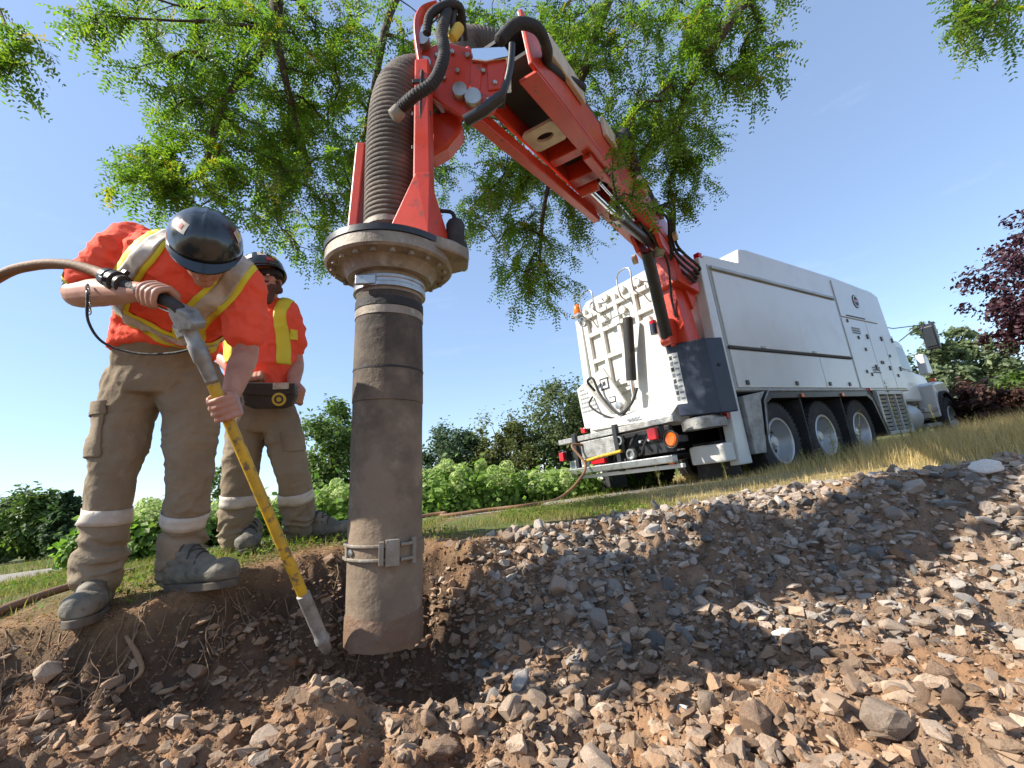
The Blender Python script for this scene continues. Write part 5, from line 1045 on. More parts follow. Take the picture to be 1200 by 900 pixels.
pouch_c = P(316, 461, 2.42)
grip(bd_, P(345, 462, 2.55), (la2 * 0.3 + fr2 * .3 + V((0, 0, .9))), (la2 * .8 + fr2 * .5), K['wrL'], 0.022, flip=-1, a_end=170, thumb=1)
grip(bd_, P(300, 447, 2.46), (la2 * .9 + V((0, 0, .2))), (fr2 * .8 + V((0, 0, .5))), K['wrR'], 0.020, flip=-1, a_end=170, thumb=1)
bme = organic(bd_, 0.005, 2); body2 = pin2(part('body', bme, 'skin', w2))
hel2, stick2, HB2 = make_helmet(w2, hc2 + hup2 * 0.048, hup2, hfw2, 1.0); pin2(hel2)
for lon, lat, w_, h_, m in ((70, 30, .5, .35, 'sticker'), (110, 38, .4, .4, 'sticker'), (150, 30, .5, .3, 'badge_gold'), (35, 36, .4, .4, 'sticker'), (90, 60, .6, .25, 'sticker'), (10, 22, .4, .3, 'sticker_red'), (180, 32, .5, .4, 'sticker'), (125, 14, .3, .2, 'sticker_red'), (50, 12, .3, .2, 'sticker')): stick2(lon, lat, w_, h_, m)
br = MB()
for i in range(5):
    a = R(-80 + i * 40); br.ball(HA2(0.060 * math.sin(a), 0.030 + 0.045 * math.cos(a), -0.080), 0.026, None, 10, 7)
br.ball(HA2(0, 0.062, -0.105), (0.045, 0.035, 0.040), hax2); br.ball(HA2(0, 0.070, -0.135), (0.030, 0.024, 0.034), hax2)
for s in (-1, 1): br.ball(HA2(s * 0.066, 0.015, -0.045), (0.014, 0.022, 0.036), hax2, 10, 7); br.ball(HA2(s * 0.020, 0.092, -0.046), (0.018, 0.010, 0.007), hax2, 8, 5)
pin2(part('beard', organic(br, 0.005, 2, lambda a, n: 0.003 * fbm(a * 60, 8, 3)), 'beard', w2))
for s in (-1, 1):
    e_ = pin2(MB().ball(HA2(s * 0.034, 0.078, 0.006), 0.013, None, 12, 8).build('eye', 'eye_white', w2, smooth=60)); MB().ball(HA2(s * 0.034, 0.0885, 0.004), 0.0055, None, 10, 6).build('iris', 'ink', e_, smooth=60)
# leather pouch on the belt
belt = pin2(sheet(band(tbv2, K['waist'] - ta2 * 0.02, ta2, 0.024, 0.012, 40, 2, 0.4), 'belt', 'leather', w2, 0.006))
px_, pz_, pn_ = la2, ta2, fr2
pm = MB()
prof_ = [(-0.125, 0.045), (0.125, 0.050), (0.130, -0.005), (0.115, -0.060), (0.070, -0.078), (-0.065, -0.082), (-0.115, -0.062), (-0.130, 0.0)]
pm.prism([pouch_c + px_ * a + pz_ * b - pn_ * 0.045 for a, b in prof_], pn_ * 0.075)
po = pin2(pm.build('belt_pouch', 'leather', w2, bevel=0.012))
pin2(MB().prism([pouch_c + px_ * a + pz_ * b + pn_ * 0.030 for a, b in ((-0.128, 0.052), (0.128, 0.056), (0.12, 0.0), (0.05, -0.012), (-0.05, -0.012), (-0.12, -0.004))], pn_ * 0.010).build('pouch_flap', 'leather', w2, bevel=0.004))
bo = pouch_c + px_ * 0.055 - pz_ * 0.030 + pn_ * 0.036
MB().lathe([(0.034, 0), (0.034, 0.006), (0, 0.007)], bo, pn_, 24).build('badge', 'badge_gold', po); MB().lathe([(0.022, 0), (0.022, 0.0085), (0.013, 0.0085), (0.013, 0.0)], bo, pn_, 20).build('badge_mark', 'ink', po)
MB().prism([bo + px_ * a + pz_ * b + pn_ * 0.006 for a, b in ((-0.03, 0.05), (0.045, 0.055), (0.045, 0.088), (-0.03, 0.084))], pn_ * 0.004).build('pouch_tag', 'sticker', po)
pin2(make_boot(w2, (-1.56, 2.72), (0.35, -0.94), hz(-1.53, 2.62, False) - 0.004, K['ankR'], 1.0)); pin2(make_boot(w2, (-1.30, 2.76), (0.98, -0.2), hz(-1.18, 2.75, False) - 0.004, K['ankL'], 1.0))
tag(w2, 'bearded worker in orange shirt with black belt pouch standing behind the lance worker', 'person')

# ---------------------------------------------------------------- air lance held in both hands
lan = empty('air_lance', LT); tag(lan, 'yellow air lance with grey metal tip and valve head in worker\'s hands', 'tool')
LI = Matrix.Translation(-LT)
def LN(name, mb, m, parent=lan, **k): return mb.build(name, m, parent, xf=LI, **k)
q_ = lambda t: LH + (LT - LH) * t
pole = LN('pole', MB().tube([q_(t) for t in np.linspace(0.17, 0.80, 12)], 0.0195, 18), 'lance_yellow', smooth=50)
LN('tip_sleeve', MB().lathe([(0.0185, 0), (0.0245, 0.003), (0.0245, 0.12), (0.0235, 0.19), (0.0275, 0.195), (0.0275, 0.215), (0.0205, 0.22), (0.0195, (LT - q_(0.80)).length - 0.01), (0.014, (LT - q_(0.80)).length), (0, (LT - q_(0.80)).length)], q_(0.80), ld, 20), 'lance_grey', smooth=40)
LN('neck_sleeve', MB().lathe([(0.020, 0), (0.0245, 0.002), (0.0255, 0.05), (0.023, 0.055), (0.023, 0.10), (0.027, 0.105), (0.027, 0.16), (0.022, 0.17), (0.020, 0.235)], q_(0.0) - ld * 0.02, ld, 20), 'lance_grey', smooth=40)
hd_ = (HD1 - HD0).normalized(); sd_ = ld.cross(hd_).normalized()
LN('valve_head', MB().prism([LH + hd_ * 0.055 - ld * 0.045, LH + hd_ * 0.075 - ld * 0.010, LH + hd_ * 0.050 + ld * 0.020, LH + hd_ * 0.015 + ld * 0.03, LH - hd_ * 0.030 + ld * 0.055, LH - hd_ * 0.04 + ld * 0.005, LH - hd_ * 0.03 - ld * 0.05], sd_ * 0.05), 'lance_grey', bevel=0.008).location = -sd_ * 0.025
LN('valve_block', MB().box(LH - hd_ * 0.03 + ld * 0.045, (0.05, 0.045, 0.04), Matrix((ld, sd_, ld.cross(sd_))).transposed()), 'lance_grey', bevel=0.006)
LN('handle', MB().tube(spline([HD0, HD0 * .5 + HD1 * .5, HD1, LH - hd_ * 0.01], 5), 0.0185, 16), 'black_rubber', smooth=50)
LN('trigger', MB().bar(HD0 + ld * 0.03 + hd_ * 0.02, HD1 + ld * 0.035, 0.014, 0.008), 'steel', bevel=0.003)
cdir = (P(120, 322, 1.60) - HD0).normalized()
LN('coupling', MB().lathe([(0.018, 0), (0.030, 0.004), (0.030, 0.018), (0.024, 0.022), (0.024, 0.030), (0.036, 0.034), (0.036, 0.056), (0.026, 0.060), (0.026, 0.072), (0.032, 0.076), (0.032, 0.10), (0.022, 0.104)], HD0, cdir, 20), 'black_steel', smooth=35)
for k in range(3):
    a_ = 2.1 * k + .6; s1 = cdir.orthogonal().normalized(); s2 = cdir.cross(s1); d_ = s1 * math.cos(a_) + s2 * math.sin(a_)
    LN('coupling_lug', MB().box(HD0 + cdir * 0.045 + d_ * 0.038, (0.022, 0.022, 0.016), Matrix((cdir, d_, cdir.cross(d_))).transposed()), 'black_steel', bevel=0.003)
# thin safety cable from the hose round to the lance neck
LN('safety_cable', MB().tube(spline([P(103, 333, 1.58), P(102, 352, 1.55), P(104, 378, 1.54), P(122, 402, 1.55), P(160, 414, 1.56), P(200, 414, 1.55), P(228, 408, 1.54), P(238, 405, 1.54)], 10), 0.0042, 8), 'black_rubber', smooth=60)
chn = MB()
for k in range(8):
    c_ = P(102.5 + 0.3 * k, 336 + k * 4.2, 1.56); a1_, a2_ = (Rv, Uv) if k % 2 else (Fv, Uv)
    LN('chain_link', MB().tube([c_ + a1_ * (0.006 * math.cos(t)) + a2_ * (0.010 * math.sin(t)) for t in np.linspace(0, 2 * math.pi, 13)], 0.0022, 6, False), 'steel', smooth=60)
# ---------------------------------------------------------------- air hose: lance -> ground -> along the path -> truck
hs = HD0 + cdir * 0.10
gpt = lambda x, y, dz=0.02: V((x, y, hz(x, y, False) + dz))
hitp = lambda a, b: hit(a, b)[0] + V((0, 0, 0.03))
hpts = [hs, P(112, 318, 1.63), P(80, 310, 1.66), P(40, 311, 1.68), P(0, 324, 1.70), P(-60, 370, 1.70), P(-130, 480, 1.68), V((-2.75, 1.62, 0.45)), V((-2.72, 1.52, 0.20)), gpt(-2.60, 1.60, 0.03), gpt(-2.32, 1.80), gpt(-2.22, 1.95), gpt(-2.28, 2.16), gpt(-2.30, 2.5), gpt(-2.1, 3.1), gpt(-1.95, 3.8), gpt(-1.75, 4.3, 0.03), gpt(-1.45, 4.75, 0.04), gpt(-0.9, 4.98, 0.05), hitp(520, 608), hitp(575, 601), hitp(625, 595), P(655, 584, 5.75), P(676, 566, 6.15), P(686, 545, 6.5), TM @ V((-0.96, 1.98, 0.84)), TM @ V((-0.80, 1.93, 0.84)), TM @ V((-0.66, 1.90, 0.78))]
hm = MB(); hm.tube(spline(hpts, 12), 0.0185, 12, up=(0, 1, 0)); ah = hm.build('air_hose', 'air_hose', None, smooth=60)
tag(ah, 'brown rubber air hose running from the lance along the path to the truck bumper', 'hose')
# ---------------------------------------------------------------- leaves
def unit(a): return a / np.maximum(np.linalg.norm(a, axis=-1, keepdims=True), 1e-9)
def compound_leaves(name, O, D, tones, parent, matname, L=(0.13, 0.21), pairs=7, ll=0.042, lw=0.0102):
    n = len(O); O = np.asarray(O); D = unit(np.asarray(D)); Ln = rng.uniform(*L, n)
    up = np.tile([0, 0, 1.0], (n, 1)) + rng.normal(0, 0.45, (n, 3)); S = unit(np.cross(D, up)); N = np.cross(S, D)
    vs = []; tn = []
    for j in range(pairs):
        t = (j + 0.8) / pairs
        base = O + D * (Ln * t)[:, None] + np.array([0, 0, -1.0]) * (Ln * 0.30 * t * t)[:, None]
        for s in (-1, 1):
            l = unit(S * s * 0.9 + D * 0.42 + N * rng.normal(-0.10, 0.28, (n, 1)) + rng.normal(0, 0.12, (n, 3))); sz = (ll * rng.uniform(0.75, 1.2, n) * (1 - 0.35 * abs(t - 0.45)))[:, None]
            wv = unit(D + rng.normal(0, 0.15, (n, 3))) * lw * (sz / ll)
            vs.append(np.stack([base, base + l * sz * 0.45 + wv, base + l * sz, base + l * sz * 0.45 - wv], 1)); tn.append(np.repeat(tones[:, None, :] * rng.uniform(0.85, 1.15, (n, 1, 1)), 4, 1))
    v = np.concatenate(vs).reshape(-1, 3); t = np.concatenate(tn).reshape(-1, 3); f = np.arange(len(v)).reshape(-1, 4)
    return np_mesh(name, v, f, matname, parent, attr=t)
def leaf_quads(C, size, normal, tones, asp=0.55):
    n = len(C); N = unit(normal + rng.normal(0, 0.55, (n, 3))); A = unit(np.cross(N, rng.normal(0, 1, (n, 3)))); B_ = np.cross(N, A); s = np.asarray(size)[:, None]
    v = np.stack([C - A * s * 0.5, C + B_ * s * asp * 0.5 + N * s * 0.08, C + A * s * 0.5, C - B_ * s * asp * 0.5 + N * s * 0.08], 1).reshape(-1, 3)
    return v, np.repeat(tones, 4, 0)
def palette(n, cols, jit=0.18):
    cols = np.array(cols); w_ = rng.dirichlet(np.ones(len(cols)) * 0.7, n); return np.clip(w_ @ cols * (1 + rng.normal(0, jit, (n, 1))), 0.004, 0.9)

# ---------------------------------------------------------------- overhanging locust tree, trunk behind the camera
tree = empty('locust_tree', (1.6, -2.6, hz(1.6, -2.6))); TT0 = V(tree.location)
tag(tree, 'tall feathery-leaved locust tree with drooping branches hanging over the red boom', 'tree')
nodes = []          # [pos, parent]
def chain(pts, par=-1, n=6):
    p = spline(pts, n) if len(pts) > 2 else [V(q) for q in pts]; last = par
    for k, q in enumerate(p):
        if k == 0 and par >= 0: continue
        nodes.append([V(q), last]); last = len(nodes) - 1
    return last
tip = chain([TT0 + V((0, 0, -0.2)), TT0 + V((0.05, 0.0, 1.5)), TT0 + V((-0.05, 0.1, 3.0)), TT0 + V((0.1, 0.2, 4.4))])
top = nodes[tip][0]; crot = tip
a = chain([top, top + V((-0.9, 1.3, 1.2)), V((-0.7, 1.2, 6.4)), P(322, -90, 4.6), P(324, -10, 4.3), P(322, 36, 4.2)], crot); sp = a
chain([nodes[sp][0], P(298, 72, 4.1), P(262, 120, 4.0), P(250, 155, 4.0), P(236, 200, 3.9), P(190, 222, 3.8)], sp)
chain([nodes[sp][0], P(334, 90, 4.25), P(346, 140, 4.35), P(368, 212, 4.5)], sp)
chain([nodes[sp][0], P(260, 26, 4.0), P(200, 24, 3.8), P(140, 20, 3.7)], sp)
b = chain([top, top + V((-0.2, 1.5, 1.4)), V((1.2, 1.6, 6.4)), P(735, -90, 4.9), P(705, 20, 4.8), P(672, 120, 4.8), P(640, 230, 4.9), P(632, 310, 4.9)], crot)
c = chain([top, top + V((0.3, 1.3, 0.9)), V((2.2, 1.2, 5.2)), P(905, -70, 4.1), P(852, 30, 4.0), P(806, 104, 4.2), P(790, 160, 4.9)], crot)
d = chain([top, top + V((-1.2, 0.8, 1.4)), V((-1.6, 1.0, 6.0)), P(470, -100, 5.3), P(450, 40, 5.2), P(424, 170, 5.2), P(400, 260, 5.1)], crot)
e = chain([top, V((-1.2, -1.0, 5.6)), V((-2.8, 0.4, 5.2)), P(-40, -60, 3.5), P(12, 40, 3.4), P(44, 100, 3.4)], crot)
f_ = chain([top, top + V((0.8, 1.0, 0.2)), V((2.9, 0.9, 4.3)), P(1190, -90, 3.7), P(1170, 0, 3.7), P(1128, 22, 3.7)], crot)
g = chain([top, top + V((-0.3, -0.9, 1.6)), top + V((-0.6, -1.8, 2.6))], crot)
att = []
def region(n, cx, cy, rx, ry, d0, d1):
    for _ in range(int(n * 1.45)):
        r_ = math.sqrt(random.random()); a_ = random.uniform(0, 2 * math.pi); att.append(P(cx + rx * r_ * math.cos(a_), cy + ry * r_ * math.sin(a_), random.uniform(d0, d1)))
region(60, 275, 75, 130, 75, 3.6, 4.8); region(46, 270, 180, 105, 75, 3.6, 4.6); region(16, 180, 205, 50, 35, 3.6, 4.2); region(44, 370, 220, 75, 85, 4.0, 5.4); region(70, 420, 120, 120, 130, 4.4, 5.8)
region(90, 590, 130, 110, 130, 4.6, 6.0); region(46, 620, 260, 80, 70, 4.6, 5.6); region(70, 740, 90, 95, 95, 3.9, 5.4); region(30, 780, 165, 55, 42, 4.9, 5.6); region(26, 860, 50, 62, 55, 3.7, 4.4); region(10, 802, 215, 32, 25, 4.9, 5.4)
region(50, 520, -10, 420, 60, 3.9, 5.4); region(6, 130, 22, 40, 18, 3.5, 4.0); region(10, 630, 335, 50, 20, 4.6, 5.2)
region(7, 18, 66, 22, 40, 3.2, 3.6); region(12, 1150, 12, 40, 28, 3.5, 3.9); region(2, 742, 190, 14, 14, 3.2, 3.4); region(2, 733, 228, 14, 10, 3.4, 3.5)
vis = len(att)
for _ in range(120):      # the part of the crown above and behind the frame
    a_ = random.uniform(0, 2 * math.pi); r_ = math.sqrt(random.random()) * 3.6; p = V((0.9 + r_ * math.cos(a_), -0.9 + r_ * 0.85 * math.sin(a_), random.uniform(5.2, 8.2)))
    if proj(p)[1] < -40 or p.y < 1: att.append(p)
base_n = len(nodes); NP = np.array([tuple(n_[0]) for n_ in nodes])
trunk_n = 19
ends = []
dist = [min((V(q) - V(n_[0])).length for n_ in nodes[trunk_n:]) for q in att]
for i in np.argsort(dist):
    q = att[i]; arr = np.array([tuple(n_[0]) for n_ in nodes[trunk_n:]]); dd = np.linalg.norm(arr - np.array(q), axis=1) + np.where(arr[:, 2] < q.z - 0.15, 0.5, 0)
    k = int(np.argmin(dd)) + trunk_n; p0 = nodes[k][0]; ln = (q - p0).length
    m = max(2, min(5, int(ln / 0.16))); mid = (p0 + q) / 2 + V((random.uniform(-.1, .1), random.uniform(-.1, .1), 0.14 * ln + random.uniform(-.03, .06)))
    last = k
    for j in range(1, m + 1):
        t = j / m; pos = p0 * (1 - t) ** 2 + mid * 2 * t * (1 - t) + q * t * t; nodes.append([pos, last]); last = len(nodes) - 1
    ends.append((last, i >= vis))
cnt = np.zeros(len(nodes))
for k, _ in ends: cnt[k] += 1
for k in range(len(nodes) - 1, -1, -1):
    if nodes[k][1] >= 0: cnt[nodes[k][1]] += cnt[k]
def rad(k): return min(0.20, 0.0032 * max(cnt[k], 1) ** 0.52)
bv_ = []; bf_ = []
for k, (p, par) in enumerate(nodes):
    if par < 0: continue
    p0 = nodes[par][0]; r0, r1 = rad(par), rad(k); r0 = min(r0, r1 * 1.35); d_ = p - p0
    if d_.length < 1e-5: continue
    _, a_, b_ = frame(d_); sg = 5 if r1 < 0.02 else 10; o_ = len(bv_)
    for q, r_ in ((p0, r0), (p, r1)):
        for j in range(sg): an = 2 * math.pi * j / sg; bv_.append(q + a_ * (r_ * math.cos(an)) + b_ * (r_ * math.sin(an)))
    for j in range(sg): bf_.append((o_ + j, o_ + (j + 1) % sg, o_ + sg + (j + 1) % sg, o_ + sg + j))
np_mesh('trunk', [tuple(p - TT0) for p in bv_], bf_, 'bark', tree, smooth=True)
LO = []; LD = []; LT_ = []; shade = []
for k, outf in ends:
    # leaves strung along the last stretch of the twig, out past its tip
    ch_ = [k]
    while nodes[ch_[-1]][1] >= trunk_n and len(ch_) < 5: ch_.append(nodes[ch_[-1]][1])
    pts = [nodes[q][0] for q in ch_][::-1]; d_ = (pts[-1] - pts[-2]).normalized(); pts.append(pts[-1] + d_ * 0.10 + V((0, 0, -0.05))); m_ = len(pts) - 1
    for j in range(15 if not outf else 12):
        t = m_ * (1 - random.random() ** 1.5 * 0.95); i0 = min(int(t), m_ - 1); b0 = pts[i0] * (1 - (t - i0)) + pts[i0 + 1] * (t - i0); dd_ = (pts[i0 + 1] - pts[i0]).normalized()
        a_ = random.uniform(0, 2 * math.pi); s1 = dd_.orthogonal().normalized(); s2 = dd_.cross(s1)
        dr = dd_ * 0.8 + (s1 * math.cos(a_) + s2 * math.sin(a_)) * 0.75 + V((0, 0, -0.25)); LO.append(tuple(b0 - TT0)); LD.append(tuple(dr))
LO = np.array(LO); tones = palette(len(LO), [(0.05, 0.105, 0.018), (0.11, 0.185, 0.026), (0.18, 0.235, 0.035), (0.08, 0.145, 0.022)])
yl = rng.random(len(LO)) < 0.05; tones[yl] = np.array([0.24, 0.20, 0.03]) * rng.uniform(0.7, 1.1, (yl.sum(), 1))
compound_leaves('crown', LO, np.array(LD), tones, tree, 'leaf_locust')
cl = P(235, 66, 3.9); v, t = leaf_quads(np.array(cl - TT0) + np.clip(rng.normal(0, 0.02, (90, 3)), -0.035, 0.035), rng.uniform(0.03, 0.06, 90), rng.normal(0, 1, (90, 3)), palette(90, [(0.10, 0.05, 0.03), (0.05, 0.03, 0.02)]))
np_mesh('dead_leaf_cluster', v, np.arange(len(v)).reshape(-1, 4), 'leaf', tree, attr=t)


# ---------------------------------------------------------------- background trees and shrubs
def leafy(name, label, cat, base, blobs, nleaf, size, cols, group=None, mat_='leaf', trunk_r=0.06, clumps=40, spread=0.16, asp=0.6, stems=5):
    """base: ground place; blobs: (dx,dy,dz,rx,ry,rz) crown masses; leaves gathered in clumps near each mass's skin"""
    base = V(base); o = empty(name, base); tag(o, label, cat, group); Cs = []; Ns = []
    tot = sum(b[3] * b[5] for b in blobs)
    for bx in blobs:
        nb = int(nleaf * bx[3] * bx[5] / tot); nc = max(8, int(clumps * bx[3] * bx[5] / tot)); c = np.array(bx[:3]); r_ = np.array(bx[3:])
        dv = unit(rng.normal(0, 1, (nc, 3))); rad_ = rng.uniform(0.45, 1.08, (nc, 1)) ** 0.7; cc = c + dv * rad_ * r_
        idx_ = rng.integers(0, nc, nb); off = rng.normal(0, 1, (nb, 3)) * spread * r_.mean() * rng.uniform(0.6, 1.3, (nc, 1))[idx_]
        Cs.append(cc[idx_] + off); Ns.append(dv[idx_] * 0.6 + np.array([0, 0, 0.7]))
    C_ = np.concatenate(Cs); N_ = np.concatenate(Ns); keep = C_[:, 2] > 0.03; C_ = C_[keep]; N_ = N_[keep]
    v, t = leaf_quads(C_, rng.uniform(0.65, 1.3, len(C_)) * size, N_, palette(len(C_), cols), asp); np_mesh('crown', v, np.arange(len(v)).reshape(-1, 4), mat_, o, attr=t)
    tk = MB(); b0 = blobs[0]
    tk.tube(spline([(0, 0, -0.15), (0.03, 0, b0[2] * 0.35), (b0[0] * 0.5, b0[1] * 0.5, b0[2] * 0.7), (b0[0], b0[1], b0[2] + b0[5] * 0.4)], 4), [trunk_r, trunk_r * .8, trunk_r * .55, trunk_r * .2], 8)
    for k in range(stems):
        bx = blobs[k % len(blobs)]; e_ = V(bx[:3]) + V((random.uniform(-.7, .7) * bx[3], random.uniform(-.7, .7) * bx[4], random.uniform(-.1, .7) * bx[5])); s_ = V((b0[0] * 0.3, b0[1] * 0.3, b0[2] * random.uniform(.3, .7)))
        tk.tube(spline([s_, (s_ + e_) / 2 + V((0, 0, .1 * bx[5])), e_], 4), [trunk_r * .5, trunk_r * .3, trunk_r * .08], 6)
    tk.build('trunk', 'bark', o, smooth=60); return o
def gp(px, py, dd): p = P(px, py, dd); return V((p.x, p.y, hz(p.x, p.y)))
G1 = [(0.055, 0.10, 0.02), (0.095, 0.15, 0.032), (0.14, 0.20, 0.05)]; G2 = [(0.03, 0.058, 0.024), (0.05, 0.088, 0.034), (0.075, 0.115, 0.045)]; G3 = [(0.13, 0.17, 0.08), (0.085, 0.12, 0.045), (0.19, 0.22, 0.13)]
def under(px, py, dist):          # ground place below what shows at this pixel, dist metres off, and its height above that ground
    d = ray(px, py); k = dist / math.hypot(d.x, d.y); x, y = d.x * k, d.y * k; z = hz(x, y); return V((x, y, z)), CO.z + d.z * k - z
def place(name, label, px, ptop, dd, wpx, nleaf, size, cols, blobs=None, pbase=None, **k):
    """a tree whose crown is wpx photo-pixels wide at distance dd and reaches up to row ptop"""
    bp, H = under(px, ptop, dd); r_ = wpx / 2 * (bp - CO).dot(Fv) / FPX
    bl = blobs or [(0, 0, .62, 1.0, 1.0, .40), (-.45, .2, .42, .62, .62, .30), (.5, -.1, .45, .6, .6, .30), (.1, .2, .80, .6, .6, .22), (-.2, -.3, .28, .7, .6, .26), (.3, .2, .2, .7, .6, .2)]
    return leafy(name, label, 'tree' if 'tree' in name else 'shrub', bp, [(b_[0] * r_, b_[1] * r_, b_[2] * H, b_[3] * r_, b_[4] * r_, b_[5] * H) for b_ in bl], nleaf, size, cols, trunk_r=0.03 * H, **k)
CON = [(0, 0, .30, .95, .95, .30), (0, 0, .55, .7, .7, .25), (0, 0, .78, .42, .42, .2), (0, 0, .92, .2, .2, .1)]
place('broadleaf_tree', 'sunlit pale green tree beyond the path with dark conifer beside it', 38, 578, 19, 74, 7000, 0.16, G1, clumps=90)
place('broadleaf_tree', 'thin grey green tree beyond the path at the edge of the meadow', -6, 584, 21, 56, 4000, 0.16, G3, clumps=60)
place('conifer_tree', 'dark narrow conifer tree beside the pale green tree beyond the path', 82, 576, 17, 44, 6000, 0.14, G2, blobs=CON, clumps=90)
place('broadleaf_tree', 'round dark green tree seen behind the second worker\'s leg', 385, 478, 17, 80, 12000, 0.15, G1, clumps=110)
place('broadleaf_tree', 'low leafy tree seen between the bending worker\'s trouser legs', 262, 545, 22, 60, 4000, 0.16, G1, clumps=60)
place('broadleaf_tree', 'dark blue green dense tree next to the suction tube beyond the hydrangeas', 526, 500, 20, 82, 12000, 0.15, G2, clumps=120)
place('broadleaf_tree', 'yellowish green tree with thin top beyond the hydrangeas', 585, 488, 19, 80, 10000, 0.15, [(0.10, 0.12, 0.035), (0.15, 0.15, 0.05), (0.07, 0.095, 0.028)], clumps=110)
place('broadleaf_tree', 'tallest olive green tree beyond the hydrangeas beside the truck\'s tail', 652, 452, 20, 112, 17000, 0.16, [(0.085, 0.115, 0.04), (0.12, 0.145, 0.055), (0.055, 0.08, 0.028)], clumps=170)
place('broadleaf_tree', 'olive green tree half hidden behind the truck\'s white tailgate', 712, 480, 22, 90, 7000, 0.16, G1, clumps=100)
POP = [(0, 0, .30, .8, .8, .26), (-.3, 0, .55, .6, .6, .24), (.3, .1, .5, .6, .6, .24), (0, 0, .80, .45, .45, .22)]
place('poplar_tree', 'pale green poplar tree rising behind the truck\'s wing mirror', 1088, 378, 24, 78, 6500, 0.20, G3, blobs=POP, clumps=60, stems=9)
place('poplar_tree', 'tall pale green poplar tree between wing mirror and purple tree', 1126, 372, 26, 72, 6000, 0.20, G3, blobs=POP, clumps=56, stems=9)
place('poplar_tree', 'shorter pale green poplar tree partly behind the purple leaved tree', 1160, 396, 25, 86, 7000, 0.20, G3, blobs=POP, clumps=66, stems=9)
place('poplar_tree', 'pale green poplar tree rising close behind the truck bonnet', 1052, 420, 27, 70, 5000, 0.20, G3, blobs=POP, clumps=56, stems=9)
place('hedge_shrub', 'low green shrub under the poplar trees beside the purple shrub', 1192, 440, 20, 70, 4000, 0.16, G1, clumps=60)
PUR = [(0.030, 0.011, 0.018), (0.055, 0.020, 0.028), (0.085, 0.035, 0.040)]
bp, ht = under(1216, 236, 11.0); _, hb_ = under(1216, 432, 11.0); hc_ = (ht + hb_) / 2; hr_ = (ht - hb_) / 2
leafy('purple_maple_tree', 'dark purple leaved maple tree with ragged outline standing by the road', 'tree', bp, [(0, 0, hc_, 1.15, 1.15, hr_ * .62), (-.25, -.2, hc_ - hr_ * .45, 1.1, 1.0, hr_ * .45), (.5, .2, hc_ - hr_ * .4, 1.2, 1.0, hr_ * .5), (.25, 0, hc_ + hr_ * .55, .8, .8, hr_ * .45), (.2, .1, hc_ - hr_ * .8, .9, .9, hr_ * .25)], 20000, 0.075, PUR, mat_='purple_leaf', clumps=420, spread=0.09, asp=0.75, trunk_r=0.07, stems=10)
place('purple_shrub', 'rounded purple brown shrub in front of the poplars by the truck', 1152, 448, 15, 66, 5200, 0.10, [(0.07, 0.032, 0.025), (0.11, 0.055, 0.035), (0.045, 0.022, 0.022)], mat_='purple_leaf', clumps=90)
place('purple_shrub', 'low purple brown shrub under the purple maple tree', 1196, 462, 15, 50, 3000, 0.10, [(0.07, 0.032, 0.025), (0.11, 0.055, 0.035), (0.045, 0.022, 0.022)], mat_='purple_leaf', clumps=60)

# hydrangeas in a row behind the path
HYD = [(164, 612, 5.9, .46), (200, 640, 6.2, .40), (262, 596, 6.5, .52), (318, 600, 6.3, .50), (352, 590, 6.6, .55), (388, 572, 6.3, .62), (470, 566, 6.6, .6), (512, 552, 6.6, .68), (556, 548, 6.7, .72), (600, 560, 6.9, .64), (640, 556, 7.2, .70), (690, 566, 8.2, .6), (728, 570, 8.4, .55)]
HLAB = ["hydrangea bush seen in the gap between the bending worker's legs", "hydrangea bush behind the bending worker's leg nearest the lance", "hydrangea bush behind the second worker's shin beside the yellow lance", "hydrangea bush seen in the gap between the second worker's legs", "hydrangea bush behind the second worker's leg nearest the tube", "blooming hydrangea bush between the second worker's leg and the suction tube",
        "hydrangea bush mostly hidden behind the muddy suction tube", "first full hydrangea bush next to the suction tube under the blue green tree", "second full hydrangea bush from the suction tube with tall blooms", "third full hydrangea bush from the suction tube below the yellowish tree", "last blooming hydrangea bush before the truck's rear bumper", "hydrangea bush with few blooms at the end of the truck's bumper", "hydrangea bush with few blooms seen under the truck's bumper"]
for i, (px, ptop, dd, rw) in enumerate(HYD):
    gl = HLAB[i]
    b, H = under(px, ptop, dd); H = max(0.45, H)
    o = leafy('hydrangea_bush', gl, 'shrub', b, [(0, 0, H * .50, rw, rw, H * .46), (-.4 * rw, -.2, H * .34, rw * .7, rw * .6, H * .34), (.45 * rw, -.1, H * .36, rw * .7, rw * .6, H * .34)], 2000, 0.085, [(0.085, 0.17, 0.025), (0.15, 0.25, 0.045), (0.21, 0.30, 0.07)], group='hydrangea bushes behind the path', clumps=70, spread=0.2, asp=0.7, trunk_r=0.012, stems=8)
    for k in range(22 if i < 11 else 6):
        a_ = random.uniform(0, 2 * math.pi); r_ = rw * random.uniform(.2, .95); zz = H * (1.06 - 0.45 * (r_ / rw) ** 2) * random.uniform(.92, 1.06); c_ = np.array([r_ * math.cos(a_), r_ * math.sin(a_) * .8, zz])
        n = 150; dv = unit(rng.normal(0, 1, (n, 3))); br_ = random.uniform(0.065, 0.105); v, t = leaf_quads(c_ + dv * br_ * np.array([1, 1, .85]), rng.uniform(0.026, 0.042, n), dv * 2, palette(n, [(0.36, 0.44, 0.15), (0.50, 0.55, 0.27), (0.27, 0.37, 0.11)], .1), 0.9)
        np_mesh('bloom', v, np.arange(len(v)).reshape(-1, 4), 'bloom', o, attr=t)


